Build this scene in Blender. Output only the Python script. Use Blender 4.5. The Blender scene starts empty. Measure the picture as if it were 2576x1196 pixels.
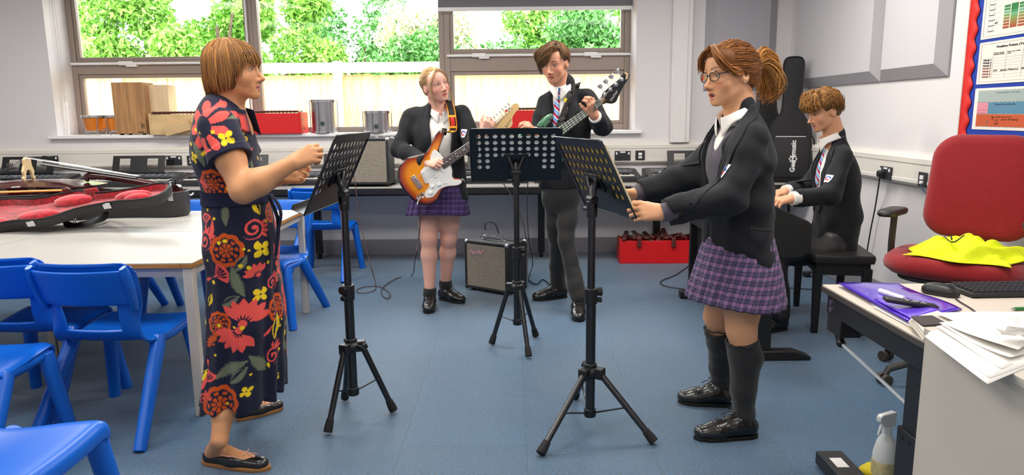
import bpy, math, random
import numpy as np
from mathutils import Vector, Matrix
from mathutils.bvhtree import BVHTree
random.seed(7)
S = bpy.context.scene
COL = S.collection
rad = math.radians
PI = math.pi
# ------------------------------------------------------------------ camera
FPX, PITCH, ROLL, CAMZ = 1800.0, rad(9.86), -0.0095, 1.32
RC = Matrix.Rotation(rad(90) - PITCH, 3, 'X') @ Matrix.Rotation(ROLL, 3, 'Z')
cam = bpy.data.objects.new('camera', bpy.data.cameras.new('camera'))
COL.objects.link(cam)
cam.matrix_world = Matrix.Translation((0, 0, CAMZ)) @ RC.to_4x4()
cam.data.sensor_width = 36
cam.data.lens = FPX / 2576 * 36
cam.data.clip_start = 0.05
S.camera = cam
# ------------------------------------------------------------------ light and exposure
S.view_settings.view_transform = 'Standard'
S.view_settings.look = 'None'
S.view_settings.exposure = 0.55
S.view_settings.gamma = 1.0
S.view_settings.use_curve_mapping = False
try:
    S.cycles.use_denoising = True
    S.cycles.max_bounces = 8
    S.cycles.transparent_max_bounces = 16
    S.cycles.sample_clamp_indirect = 6
except Exception:
    pass
W = bpy.data.worlds.new('sky')
S.world = W
W.use_nodes = True
bgn = W.node_tree.nodes['Background']
bgn.inputs[0].default_value = (0.93, 0.96, 1.0, 1)
bgn.inputs[1].default_value = 6.6
sun = bpy.data.objects.new('sun', bpy.data.lights.new('sun', 'SUN'))
COL.objects.link(sun)
sun.data.energy = 3.2
sun.data.angle = rad(1.5)
sun.data.color = (1, 0.95, 0.86)
sun.rotation_euler = (rad(33), rad(-14), 0)
def ceiling_lamp(x, y, e, sx=1.2, sy=0.6, col=(1, 0.95, 0.89)):
    l = bpy.data.objects.new('ceiling_lamp', bpy.data.lights.new('ceiling_lamp', 'AREA'))
    COL.objects.link(l)
    l.data.shape = 'RECTANGLE'
    l.data.size, l.data.size_y = sx, sy
    l.data.energy = e
    l.data.color = col
    l.location = (x, y, 2.73)
for lx in (-3.4, -1.1, 1.2):
    for ly in (0.4, 2.4, 4.5):
        ceiling_lamp(lx, ly, {0.4: 13, 2.4: 24, 4.5: 34}[ly])
# ------------------------------------------------------------------ helpers
def ray(px, py):
    return RC @ Vector(((px - 1288) / FPX, -(py - 598) / FPX, -1))
def P(px, py, Y):                       # the place where a sight line meets the upright plane y = Y
    d = ray(px, py)
    return Vector((0, 0, CAMZ)) + d * (Y / d.y)
def PZ(px, py, z):                      # ... or the level plane at height z
    d = ray(px, py)
    return Vector((0, 0, CAMZ)) + d * ((z - CAMZ) / d.z)
def lin(c):
    if isinstance(c, str):
        c = tuple(int(c[i:i + 2], 16) / 255 for i in (0, 2, 4))
    return tuple(x / 12.92 if x <= 0.04045 else ((x + 0.055) / 1.055) ** 2.4 for x in c)
MATS = {}
def mat(name, col, rough=0.5, metal=0.0, spec=0.5, noise=0.0, nscale=20, bump=0.0, bscale=200, coat=0.0, sheen=0.0, trans=0.0, attr=None, stretch=None, rnd=0.0, sss=0.0, nmix=None):
    if name in MATS:
        return MATS[name]
    m = bpy.data.materials.new(name)
    m.use_nodes = True
    nt = m.node_tree
    N, L = nt.nodes, nt.links
    b = N['Principled BSDF']
    rgb = (*lin(col), 1)
    b.inputs['Base Color'].default_value = rgb
    b.inputs['Roughness'].default_value = rough
    b.inputs['Metallic'].default_value = metal
    b.inputs['Specular IOR Level'].default_value = spec
    b.inputs['Coat Weight'].default_value = coat
    b.inputs['Coat Roughness'].default_value = 0.15
    b.inputs['Sheen Weight'].default_value = sheen
    b.inputs['Transmission Weight'].default_value = trans
    if sss:
        b.inputs['Subsurface Weight'].default_value = sss
        b.inputs['Subsurface Radius'].default_value = (0.012, 0.005, 0.003)
        b.inputs['Subsurface Scale'].default_value = 0.6
    src = None
    tc = N.new('ShaderNodeTexCoord')
    co = tc.outputs['Object']
    if stretch:
        mp = N.new('ShaderNodeMapping')
        mp.inputs['Scale'].default_value = stretch
        L.new(co, mp.inputs['Vector'])
        co = mp.outputs['Vector']
    if attr:
        a = N.new('ShaderNodeVertexColor')
        a.layer_name = attr
        src = a.outputs['Color']
    if noise or nmix:
        n = N.new('ShaderNodeTexNoise')
        n.inputs['Scale'].default_value = nscale
        n.inputs['Detail'].default_value = 4
        L.new(co, n.inputs['Vector'])
        mx = N.new('ShaderNodeMix')
        mx.data_type = 'RGBA'
        cr = N.new('ShaderNodeValToRGB')
        cr.color_ramp.elements[0].position = 0.35
        cr.color_ramp.elements[1].position = 0.65
        L.new(n.outputs['Fac'], cr.inputs['Fac'])
        L.new(cr.outputs['Color'], mx.inputs['Factor'])
        if nmix:
            mx.inputs[6].default_value = rgb
            mx.inputs[7].default_value = (*lin(nmix), 1)
        elif src is not None:
            mx.blend_type = 'MULTIPLY'
            mx.inputs['Factor'].default_value = 1
            L.remove(mx.inputs['Factor'].links[0])
            mr = N.new('ShaderNodeMapRange')
            mr.inputs['To Min'].default_value = 1 - noise
            mr.inputs['To Max'].default_value = 1 + noise
            L.new(n.outputs['Fac'], mr.inputs['Value'])
            L.new(src, mx.inputs[6])
            L.new(mr.outputs['Result'], mx.inputs[7])
        else:
            mx.inputs[6].default_value = tuple(x * (1 - noise) for x in rgb[:3]) + (1,)
            mx.inputs[7].default_value = tuple(min(1, x * (1 + noise)) for x in rgb[:3]) + (1,)
        src = mx.outputs[2]
    if rnd:
        oi = N.new('ShaderNodeObjectInfo')
        hs = N.new('ShaderNodeHueSaturation')
        mr = N.new('ShaderNodeMapRange')
        mr.inputs['To Min'].default_value = 1 - rnd
        mr.inputs['To Max'].default_value = 1 + rnd
        L.new(oi.outputs['Random'], mr.inputs['Value'])
        L.new(mr.outputs['Result'], hs.inputs['Value'])
        if src is not None:
            L.new(src, hs.inputs['Color'])
        else:
            hs.inputs['Color'].default_value = rgb
        src = hs.outputs['Color']
    if src is not None:
        L.new(src, b.inputs['Base Color'])
    if bump:
        n2 = N.new('ShaderNodeTexNoise')
        n2.inputs['Scale'].default_value = bscale
        n2.inputs['Detail'].default_value = 3
        L.new(co, n2.inputs['Vector'])
        bp = N.new('ShaderNodeBump')
        bp.inputs['Strength'].default_value = bump
        bp.inputs['Distance'].default_value = 0.002
        L.new(n2.outputs['Fac'], bp.inputs['Height'])
        L.new(bp.outputs['Normal'], b.inputs['Normal'])
    MATS[name] = m
    return m
class MB:
    def __init__(s):
        s.v, s.f = [], []
    def add(s, vs, fs, M=None):
        o = len(s.v)
        s.v += [tuple(M @ Vector(p)) if M is not None else tuple(p) for p in vs]
        s.f += [tuple(i + o for i in f) for f in fs]
        return s
    def box(s, c, d, M=None):
        x, y, z = (k / 2 for k in d)
        vs = [(c[0] + a * x, c[1] + b * y, c[2] + e * z) for a in (-1, 1) for b in (-1, 1) for e in (-1, 1)]
        return s.add(vs, [(0, 1, 3, 2), (4, 6, 7, 5), (0, 4, 5, 1), (2, 3, 7, 6), (0, 2, 6, 4), (1, 5, 7, 3)], M)
    def box2(s, a, b, M=None):
        return s.box([(p + q) / 2 for p, q in zip(a, b)], [abs(q - p) for p, q in zip(a, b)], M)
    def loft(s, rings, close=True, cap=True, M=None):
        n = len(rings[0])
        vs = [p for r in rings for p in r]
        fs = []
        for i in range(len(rings) - 1):
            for j in range(n if close else n - 1):
                k = (j + 1) % n
                fs.append((i * n + j, i * n + k, (i + 1) * n + k, (i + 1) * n + j))
        if cap:
            fs.append(tuple(range(n))[::-1])
            fs.append(tuple((len(rings) - 1) * n + j for j in range(n)))
        return s.add(vs, fs, M)
    def tube(s, pts, r, n=8, flat=None, cap=True, M=None):
        pts = [Vector(p) for p in pts]
        rs = r if isinstance(r, list) else [r] * len(pts)
        rings, up = [], None
        for i, p in enumerate(pts):
            t = (pts[min(i + 1, len(pts) - 1)] - pts[max(i - 1, 0)])
            t = t.normalized() if t.length > 1e-9 else Vector((0, 0, 1))
            if up is None:
                up = Vector(flat) if flat else (Vector((0, 0, 1)) if abs(t.z) < 0.9 else Vector((1, 0, 0)))
            up = (up - t * up.dot(t))
            up = up.normalized() if up.length > 1e-6 else t.orthogonal().normalized()
            sd = t.cross(up)
            ru, rv = rs[i] if isinstance(rs[i], (list, tuple)) else (rs[i], rs[i])
            rings.append([p + sd * (math.cos(2 * PI * j / n) * ru) + up * (math.sin(2 * PI * j / n) * rv) for j in range(n)])
        return s.loft(rings, True, cap, M)
    def cyl(s, a, b, r0, r1=None, n=14, M=None):
        return s.tube([a, b], [r0, r0 if r1 is None else r1], n, M=M)
    def ball(s, c, r, n=14, m=9, M=None):
        r = r if isinstance(r, (list, tuple)) else (r, r, r)
        vs, fs = [(c[0], c[1], c[2] - r[2])], []
        for i in range(1, m):
            a = -PI / 2 + PI * i / m
            for j in range(n):
                t = 2 * PI * j / n
                vs.append((c[0] + r[0] * math.cos(a) * math.cos(t), c[1] + r[1] * math.cos(a) * math.sin(t), c[2] + r[2] * math.sin(a)))
        vs.append((c[0], c[1], c[2] + r[2]))
        for j in range(n):
            k = (j + 1) % n
            fs.append((0, 1 + k, 1 + j))
            for i in range(m - 2):
                fs.append((1 + i * n + j, 1 + i * n + k, 1 + (i + 1) * n + k, 1 + (i + 1) * n + j))
            fs.append((1 + (m - 2) * n + j, 1 + (m - 2) * n + k, len(vs) - 1))
        return s.add(vs, fs, M)
    def lathe(s, prof, n=24, M=None, cap=True):
        return s.loft([[(r * math.cos(2 * PI * j / n), r * math.sin(2 * PI * j / n), z) for j in range(n)] for r, z in prof], True, cap, M)
    def prism(s, poly, z0, z1, M=None):
        return s.loft([[(x, y, z0) for x, y in poly], [(x, y, z1) for x, y in poly]], True, True, M)
    def strip(s, fn, nu, nv, M=None, wrap=False):
        vs = [fn(i / nu, j / nv) for i in range(nu + (0 if wrap else 1)) for j in range(nv + 1)]
        R = nu if wrap else nu + 1
        fs = [(i * (nv + 1) + j, ((i + 1) % R) * (nv + 1) + j, ((i + 1) % R) * (nv + 1) + j + 1, i * (nv + 1) + j + 1) for i in range(nu) for j in range(nv)]
        return s.add(vs, fs, M)
def wmat(o):
    m = o.matrix_basis.copy()
    return m if o.parent is None else wmat(o.parent) @ m
def link_mesh(name, me, m, parent=None, smooth=35, bevel=0, seg=2, solid=0, sub=0, kind=None, label=None):
    if m is not None:
        for q in (m if isinstance(m, (list, tuple)) else [m]):
            me.materials.append(q)
    if smooth:
        me.shade_smooth()
        if smooth < 180:
            me.set_sharp_from_angle(angle=rad(smooth))
    o = bpy.data.objects.new(name, me)
    COL.objects.link(o)
    if parent is not None:
        o.parent = parent
    if solid:
        md = o.modifiers.new('thick', 'SOLIDIFY')
        md.thickness, md.offset = abs(solid), (1 if solid > 0 else -1)
    if bevel:
        md = o.modifiers.new('bevel', 'BEVEL')
        md.width, md.segments, md.limit_method, md.angle_limit = bevel, seg, 'ANGLE', rad(40)
    if sub:
        md = o.modifiers.new('sub', 'SUBSURF')
        md.levels = md.render_levels = sub
    if kind:
        o['kind'] = kind
    if label:
        o['label'] = label
    return o
def part(name, mb, m, parent=None, world=False, **kw):
    me = bpy.data.meshes.new(name)
    vs = mb.v
    if world and parent is not None:
        iv = wmat(parent).inverted()
        vs = [tuple(iv @ Vector(p)) for p in vs]
    me.from_pydata(vs, [], mb.f)
    me.update()
    if not kw.pop('keepn', False):
        import bmesh
        bm = bmesh.new()
        bm.from_mesh(me)
        bmesh.ops.recalc_face_normals(bm, faces=bm.faces)
        bm.to_mesh(me)
        bm.free()
    return link_mesh(name, me, m, parent, **kw)
def tag(o, label, cat, group=None):
    o['label'], o['category'] = label, cat
    if group:
        o['group'] = group
    return o
def thing(name, label, cat, loc=(0, 0, 0), rz=0, group=None, rot=None):
    o = bpy.data.objects.new(name, None)
    COL.objects.link(o)
    o.empty_display_size = 0.05
    M = Matrix.Translation(loc) @ (rot if rot is not None else Matrix.Rotation(rz, 4, 'Z'))
    o.matrix_basis = M
    return tag(o, label, cat, group)
def struct(o):
    o['kind'] = 'structure'
    return o
def dup(root, loc, rz, label, group=None):
    r = root.copy()
    COL.objects.link(r)
    r.matrix_basis = Matrix.Translation(loc) @ Matrix.Rotation(rz, 4, 'Z')
    r['label'] = label
    if group:
        r['group'] = group
    for ch in list(root.children):
        c = ch.copy()
        COL.objects.link(c)
        c.parent = r
        for g in list(ch.children):
            d = g.copy()
            COL.objects.link(d)
            d.parent = c
    return r
def text(name, body, size, m, parent, M, extrude=0.0006, align='LEFT', sx=1, shear=0.0, spacing=1.0, bold=0.0):
    cu = bpy.data.curves.new(name, 'FONT')
    cu.body, cu.size, cu.extrude, cu.align_x, cu.align_y, cu.shear, cu.space_character, cu.offset = body, size, extrude, align, 'CENTER', shear, spacing, bold
    cu.resolution_u = 2
    t = bpy.data.objects.new(name + '_tmp', cu)
    COL.objects.link(t)
    dg = bpy.context.evaluated_depsgraph_get()
    me = bpy.data.meshes.new_from_object(t.evaluated_get(dg))
    bpy.data.objects.remove(t)
    me.transform(M @ Matrix.Diagonal((sx, 1, 1, 1)))
    me.materials.clear()
    o = link_mesh(name, me, m, parent, smooth=0)
    return o
def frame(o, x, y):                    # matrix from an origin and two directions (x along the line of writing, y up)
    x = Vector(x).normalized()
    y = Vector(y)
    y = (y - x * y.dot(x)).normalized()
    z = x.cross(y)
    return Matrix(((x.x, y.x, z.x, o[0]), (x.y, y.y, z.y, o[1]), (x.z, y.z, z.z, o[2]), (0, 0, 0, 1)))
def arc(cx, cy, r, a0, a1, n):
    return [(cx + r * math.cos(rad(a0 + (a1 - a0) * i / n)), cy + r * math.sin(rad(a0 + (a1 - a0) * i / n))) for i in range(n + 1)]
def rrect(w, h, r, n=4):
    return arc(w / 2 - r, h / 2 - r, r, 0, 90, n) + arc(-w / 2 + r, h / 2 - r, r, 90, 180, n) + arc(-w / 2 + r, -h / 2 + r, r, 180, 270, n) + arc(w / 2 - r, -h / 2 + r, r, 270, 360, n)
def spline(pts, n=6):
    pts = [Vector(p) for p in pts]
    q = [pts[0] * 2 - pts[1]] + pts + [pts[-1] * 2 - pts[-2]]
    out = []
    for i in range(1, len(q) - 2):
        a, b, c, d = q[i - 1:i + 3]
        for k in range(n):
            t = k / n
            out.append(0.5 * ((2 * b) + (c - a) * t + (2 * a - 5 * b + 4 * c - d) * t * t + (3 * b - a - 3 * c + d) * t ** 3))
    return out + [pts[-1]]
# ------------------------------------------------------------------ the room
YB, XR, ZC = 6.70, 2.55, 2.8
M_wall = mat('painted_wall', 'dedbdc', 0.75, bump=0.08, bscale=300)
M_white = mat('white_gloss', 'f0f0f0', 0.35)
M_skirt = mat('grey_skirting', '8f8d92', 0.5)
M_taupe = mat('taupe_frame', '96887e', 0.4)
M_ceil = mat('ceiling_white', 'ecebe8', 0.8)
M_black = mat('black_plastic', '17181a', 0.42)
M_blackm = mat('black_metal', '121314', 0.38, spec=0.55)
M_chrome = mat('chrome', 'cfcfd2', 0.22, metal=1)
M_rubber = mat('black_rubber', '161616', 0.8)
def carpet():
    m = bpy.data.materials.new('ribbed_carpet')
    m.use_nodes = True
    N, L = m.node_tree.nodes, m.node_tree.links
    b = N['Principled BSDF']
    b.inputs['Roughness'].default_value = 0.46
    b.inputs['Specular IOR Level'].default_value = 0.6
    b.inputs['Sheen Weight'].default_value = 0.35
    b.inputs['Sheen Roughness'].default_value = 0.5
    tc = N.new('ShaderNodeTexCoord')
    n = N.new('ShaderNodeTexNoise')
    n.inputs['Scale'].default_value = 230
    n.inputs['Detail'].default_value = 3
    mp = N.new('ShaderNodeMapping')
    mp.inputs['Scale'].default_value = (0.35, 1.0, 1)
    L.new(tc.outputs['Object'], mp.inputs['Vector'])
    L.new(mp.outputs['Vector'], n.inputs['Vector'])
    cr = N.new('ShaderNodeValToRGB')
    cr.color_ramp.elements[0].position, cr.color_ramp.elements[1].position = 0.3, 0.72
    cr.color_ramp.elements[0].color = (*lin('051b2b'), 1)
    cr.color_ramp.elements[1].color = (*lin('31709a'), 1)
    L.new(n.outputs['Fac'], cr.inputs['Fac'])
    oi = N.new('ShaderNodeObjectInfo')
    hs = N.new('ShaderNodeHueSaturation')
    mr = N.new('ShaderNodeMapRange')
    mr.inputs['To Min'].default_value, mr.inputs['To Max'].default_value = 0.9, 1.08
    L.new(oi.outputs['Random'], mr.inputs['Value'])
    L.new(mr.outputs['Result'], hs.inputs['Value'])
    L.new(cr.outputs['Color'], hs.inputs['Color'])
    L.new(hs.outputs['Color'], b.inputs['Base Color'])
    w = N.new('ShaderNodeTexWave')
    w.bands_direction = 'Y'
    w.inputs['Scale'].default_value = 60
    w.inputs['Distortion'].default_value = 1.5
    L.new(tc.outputs['Object'], w.inputs['Vector'])
    ad = N.new('ShaderNodeMath')
    ad.operation = 'ADD'
    L.new(w.outputs['Fac'], ad.inputs[0])
    L.new(n.outputs['Fac'], ad.inputs[1])
    bp = N.new('ShaderNodeBump')
    bp.inputs['Strength'].default_value = 0.5
    bp.inputs['Distance'].default_value = 0.003
    L.new(ad.outputs[0], bp.inputs['Height'])
    L.new(bp.outputs['Normal'], b.inputs['Normal'])
    return m
M_carpet = carpet()
floor = struct(part('floor', MB().box2((-6, -1.4, -0.12), (XR, YB, -0.004)), mat('floor_screed', '2a3a48', 0.9), smooth=0))
tile = None
ny = int((YB + 1.4) / 0.5) + 1
for i in range(18):
    for j in range(ny):
        x0, y1 = XR - 0.5 * i, YB - 0.5 * j
        if x0 < -6 + 0.5 or y1 - 0.5 < -1.4:
            continue
        if tile is None:
            tile = part('carpet_tile', MB().box((0, 0, -0.002), (0.4993, 0.4993, 0.004)), M_carpet, floor, smooth=0)
            o = tile
        else:
            o = tile.copy()
            COL.objects.link(o)
        o.location = (x0 - 0.25, y1 - 0.25, 0)
        o.rotation_euler = (0, 0, 0 if random.random() < 0.85 else PI)
WX0, WX1, WZ0, WZ1 = -4.2, 1.145, 1.13, 2.6
wb = MB()
for a, b in (((-6, 0), (XR, WZ0)), ((-6, WZ0), (WX0, ZC)), ((WX1, WZ0), (XR, ZC)), ((WX0, WZ1), (WX1, ZC))):
    wb.box2((a[0], YB, a[1]), (b[0], YB + 0.46, b[1]))
struct(part('wall_back', wb, M_wall, smooth=0))
struct(part('wall_right', MB().box2((XR, -1.4, 0), (XR + 0.2, YB + 0.46, ZC)), M_wall, smooth=0))
struct(part('wall_left', MB().box2((-6.2, -1.4, 0), (-6, YB + 0.46, ZC)), M_wall, smooth=0))
struct(part('wall_front', MB().box2((-6.2, -1.6, 0), (XR + 0.2, -1.4, ZC)), M_wall, smooth=0))
struct(part('ceiling', MB().box2((-6.2, -1.6, ZC), (XR + 0.2, YB + 0.5, ZC + 0.3)), M_ceil, smooth=0))
struct(part('baseboard_back', MB().box2((-6, YB - 0.016, 0), (XR, YB, 0.15)), M_skirt, bevel=0.004))
struct(part('baseboard_right', MB().box2((XR - 0.016, -1.4, 0), (XR, YB - 0.016, 0.15)), M_skirt, bevel=0.004))
struct(part('trim_1', MB().box2((WX0 - 0.06, YB - 0.06, WZ0 - 0.005), (WX1 + 0.06, YB + 0.4, WZ0 + 0.025)), M_white, bevel=0.006)).__setitem__('label', 'white window sill board')
# dado trunking along both walls
def trunk_profile(mb, fn, l0, l1):
    pr = [(0, 1.044), (0.03, 1.04), (0.052, 1.02), (0.052, 0.99), (0.047, 0.988), (0.047, 0.89), (0.052, 0.888), (0.052, 0.868), (0.03, 0.848), (0, 0.846)]
    mb.loft([[fn(l0, d, z) for d, z in pr], [fn(l1, d, z) for d, z in pr]])
t = MB()
trunk_profile(t, lambda l, d, z: (l, YB - d, z), -6, XR)
M_trunk = mat('cream_trunking', 'e3ded6', 0.45)
struct(part('trim_2', t, M_trunk, smooth=20)).__setitem__('label', 'cream cable trunking along the window wall')
t = MB()
trunk_profile(t, lambda l, d, z: (XR - d, l, z), -1.4, YB - 0.05)
struct(part('trim_3', t, M_trunk, smooth=20)).__setitem__('label', 'cream cable trunking along the side wall')
t = MB().box2((1.46, YB - 0.07, 1.04), (1.64, YB, ZC))
t.box2((1.475, YB - 0.078, 1.04), (1.60, YB - 0.068, ZC))
struct(part('trim_4', t, mat('boxing_white', 'e6e3e1', 0.5), bevel=0.006)).__setitem__('label', 'white vertical pipe boxing')
# ------------------------------------------------------------------ windows
def glass_mat():
    m = bpy.data.materials.new('window_glass')
    m.use_nodes = True
    N, L = m.node_tree.nodes, m.node_tree.links
    N.remove(N['Principled BSDF'])
    tr = N.new('ShaderNodeBsdfTransparent')
    tr.inputs[0].default_value = (0.97, 0.985, 0.98, 1)
    gl = N.new('ShaderNodeBsdfGlossy')
    gl.inputs['Roughness'].default_value = 0.02
    fr = N.new('ShaderNodeFresnel')
    fr.inputs['IOR'].default_value = 1.18
    mx = N.new('ShaderNodeMixShader')
    L.new(fr.outputs[0], mx.inputs[0])
    L.new(tr.outputs[0], mx.inputs[1])
    L.new(gl.outputs[0], mx.inputs[2])
    L.new(mx.outputs[0], N['Material Output'].inputs['Surface'])
    return m
M_glass = glass_mat()
YW = 7.03                                # face of the window frames
def wx(px):
    return P(px, 150, YW).x
def wz(px, py):
    return P(px, py, YW).z
def border(mb, x0, x1, z0, z1, w, y0, y1):
    mb.box2((x0, y0, z0), (x0 + w, y1, z1)).box2((x1 - w, y0, z0), (x1, y1, z1))
    mb.box2((x0 + w, y0, z0), (x1 - w, y1, z0 + w)).box2((x0 + w, y0, z1 - w), (x1 - w, y1, z1))
def window(n, x0, x1, zt, label, mull=0.05):
    o = bpy.data.objects.new('window_%d' % n, None)
    COL.objects.link(o)
    struct(o)
    o['label'] = label
    f = MB()
    border(f, x0, x1, WZ0 + 0.025, WZ1, mull, YW, YW + 0.09)
    if zt:
        f.box2((x0 + mull, YW, zt[0]), (x1 - mull, YW + 0.09, zt[1]))
    part('window_frame', f, M_taupe, o, bevel=0.005)
    zs = [(WZ0 + 0.025 + mull, zt[0]), (zt[1], WZ1 - mull)] if zt else [(WZ0 + 0.025 + mull, WZ1 - mull)]
    for a, b in zs:
        if zt:
            s = MB()
            border(s, x0 + mull, x1 - mull, a, b, 0.035, YW + 0.018, YW + 0.075)
            part('sash', s, M_taupe, o, bevel=0.004)
        e = 0.035 if zt else 0
        part('pane', MB().box2((x0 + mull + e, YW + 0.045, a + e), (x1 - mull - e, YW + 0.051, b - e)), M_glass, o, smooth=0)
    return o
zt1 = (wz(400, 186), wz(400, 152))
zt3 = (wz(1350, 178), wz(1350, 131))
w1 = window(1, WX0, wx(640), zt1, 'left casement window with a taupe frame')
w2 = window(2, wx(640), wx(1118), None, 'large fixed middle window pane')
w3 = window(3, wx(1118), WX1, zt3, 'right casement window under a grey roller blind', 0.055)
for w, xa, xb, z, hs in ((w1, WX0 + 0.02, wx(625), wz(400, 160), (320,)), (w3, wx(1125), WX1 + 0.0, wz(1350, 139), (1205, 1485))):
    part('winder_rod', MB().cyl((xa, YW - 0.035, z), (xb, YW - 0.035, z), 0.011, n=10), M_white, w)
    for h in hs:
        mb = MB().box((wx(h), YW - 0.04, z + 0.002), (0.13, 0.03, 0.035))
        mb.box((wx(h) + 0.05, YW - 0.02, z - 0.02), (0.10, 0.05, 0.02))
        part('winder_handle', mb, M_white, w, bevel=0.006)
part('pull_rod', MB().cyl((wx(628), YW - 0.03, 1.2), (wx(628), YW - 0.03, 2.5), 0.009), M_white, w1)
bl = thing('roller_blind', 'grey roller blind drawn a little way down over the right window', 'blind', ((wx(1108) + WX1) / 2, YW - 0.09, 2.5))
bw = (WX1 - wx(1108)) / 2
zb = wz(1350, 27) - 2.5 + 0.02
part('fabric', MB().box2((-bw, -0.003, zb), (bw, 0.003, 0.06)), mat('blind_fabric', '7d7d82', 0.85), bl, smooth=0)
part('bottom_bar', MB().box2((-bw, -0.012, zb - 0.03), (bw, 0.012, zb + 0.005)), M_white, bl, bevel=0.005)
part('roller_tube', MB().cyl((-bw, 0, 0.08), (bw, 0, 0.08), 0.025, n=12), M_white, bl)
# cord and cleat in the left reveal
cd = thing('blind_cord', 'thin white blind cord looped down the left window reveal', 'cord', (WX0 + 0.012, YB + 0.14, 1.8))
c = MB()
for dy in (-0.012, 0.012):
    c.tube(spline([(0, dy, 0.75), (0.004, dy * 1.4, 0.2), (0.006, dy * 0.8, -0.3), (0.004, dy * 0.4, -0.34)], 4), 0.0025, 5)
part('cord', c, mat('cord_grey', 'c9c9cc', 0.7), cd)
part('cleat', MB().box((0.012, 0, -0.36), (0.02, 0.02, 0.05)).box((0.012, 0.0, -0.5), (0.014, 0.012, 0.3)), M_white, cd, bevel=0.004)
# ------------------------------------------------------------------ outside: fence, trees, ground
YF = 9.6
struct(part('ground_outside', MB().box2((-14, YB + 0.46, -0.25), (10, 26, -0.15)), mat('rough_grass', '7d8a58', 0.9, noise=0.3, nscale=8), smooth=0))
fe = thing('garden_fence', 'bright timber board fence outside the windows', 'fence', (-2.2, YF, -0.15))
M_fence = mat('fence_timber', 'd6ac7c', 0.8, noise=0.28, nscale=5, stretch=(6, 6, 0.7), rnd=0.14)
zft = P(900, 188, YF).z + 0.15
bd = None
for i in range(92):
    if bd is None:
        bd = o = part('fence_board', MB().box2((-0.058, -0.012, 0.02), (0.058, 0.01, zft)), M_fence, fe, bevel=0.003, seg=1)
    else:
        o = bd.copy()
        COL.objects.link(o)
    o.location = ((i - 46) * 0.112, -0.006 * (i % 2), random.uniform(-0.01, 0.006))
    o.rotation_euler = (0, rad(random.uniform(-0.25, 0.25)), rad(random.uniform(-2, 2)))
zr = P(900, 158, YF).z + 0.15
for i, z in enumerate((zr, 0.62)):
    part('fence_rail', MB().box2((-5.3, -0.075, z - 0.13), (5.3, -0.02, z)), mat('fence_rail_timber', 'f0dcc0', 0.8, noise=0.1, nscale=4), fe, bevel=0.005)
for x in (P(300, 200, YF).x + 2.2, P(852, 200, YF).x + 2.2, P(1400, 200, YF).x + 2.2, -4.9, 5.0):
    part('fence_post', MB().box2((x - 0.05, -0.09, 0), (x + 0.05, 0.05, zr + 0.02)), MATS['fence_rail_timber'], fe, bevel=0.008)
M_leaf = [mat('leaf_bright', '7fb447', 0.55, noise=0.3, nscale=3), mat('leaf_deep', '4f8a3e', 0.55, noise=0.3, nscale=3), mat('leaf_overexposed', 'cfd2a8', 0.55, noise=0.2, nscale=3)]  # the last one is foliage with overexposed glare painted into its colour
M_bark = mat('bark', '6a5848', 0.9, noise=0.3, nscale=12)
def leaf_bush(label, cx, cy, w, d, z0, z1, mt, n, size=0.11, name='leafy_tree'):
    o = thing(name, label, 'tree', (cx, cy, -0.15), group=None)
    rng = np.random.default_rng(int(abs(cx * 100 + cy * 7)))
    mb = MB()
    # clumps of leaves on the crown's shell
    cl = []
    for _ in range(26):
        a, b = rng.uniform(0, 2 * PI), rng.uniform(-1, 1)
        q = math.sqrt(1 - b * b)
        r = rng.uniform(0.55, 1.0)
        cl.append((w * q * math.cos(a) * r, d * q * math.sin(a) * r, (z0 + z1) / 2 + (z1 - z0) / 2 * b * r, rng.uniform(0.28, 0.5)))
    cl = np.array(cl)
    c = cl[rng.integers(0, len(cl), n)]
    nrm = lambda q: q / np.linalg.norm(q, axis=1)[:, None]
    p = c[:, :3] + nrm(rng.normal(0, 1, (n, 3))) * (c[:, 3] * rng.uniform(0.5, 1.0, n))[:, None]
    p = p[p[:, 2] > z0 - 0.2]
    n = len(p)
    s = (size * rng.uniform(0.6, 1.3, n))[:, None]
    dr = nrm(rng.normal(0, 1, (n, 3)) + np.array([0, 0, -0.4]))
    sd = nrm(np.cross(dr, rng.normal(0, 1, (n, 3))))
    up = np.cross(dr, sd) * 0.12
    mb.v = np.stack([p, p + dr * s * 0.38 + sd * s * 0.24 + up * s, p + dr * s, p + dr * s * 0.38 - sd * s * 0.24 + up * s], 1).reshape(-1, 3).tolist()
    mb.f = [q for k in range(n) for q in ((4 * k, 4 * k + 1, 4 * k + 2), (4 * k, 4 * k + 2, 4 * k + 3))]
    part('foliage', mb, mt, o, smooth=0, keepn=True, kind='stuff')
    tr = MB()
    tr.tube([(0, 0, 0), (0.05, 0, z0 * 0.6), (0, 0, (z0 + z1) / 2)], [0.09, 0.07, 0.03], 8)
    for k in range(7):
        c = cl[k]
        tr.tube(spline([(0, 0, z0 * 0.5 + 0.2), (c[0] * 0.4, c[1] * 0.4, (c[2] + z0) / 2), c[:3]], 3), [0.035] * 3 + [0.025] * 3 + [0.012], 6)
    part('branches', tr, M_bark, o)
    return o
leaf_bush('tall leafy bright green tree behind the left casement window', -4.9, 12.4, 2.3, 0.9, 1.5, 4.4, M_leaf[0], 28000, .115)
leaf_bush('darker green tree seen beside the window post at the teacher', -2.9, 14.6, 1.2, 0.8, 1.4, 4.2, M_leaf[1], 9000, .12)
leaf_bush('shrub over the fence in the middle window, overexposure put into its pale leaves', -1.25, 12.6, 1.0, 0.6, 1.5, 3.3, M_leaf[2], 9000, .11)
leaf_bush('low green bush at the fence in the middle window', -1.0, 10.7, 1.2, 0.45, 1.2, 2.75, M_leaf[1], 7000, .10)
leaf_bush('leafy bright green tree behind the right casement window', 1.6, 14.2, 2.0, 0.9, 1.6, 4.6, M_leaf[0], 22000, .115)
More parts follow.
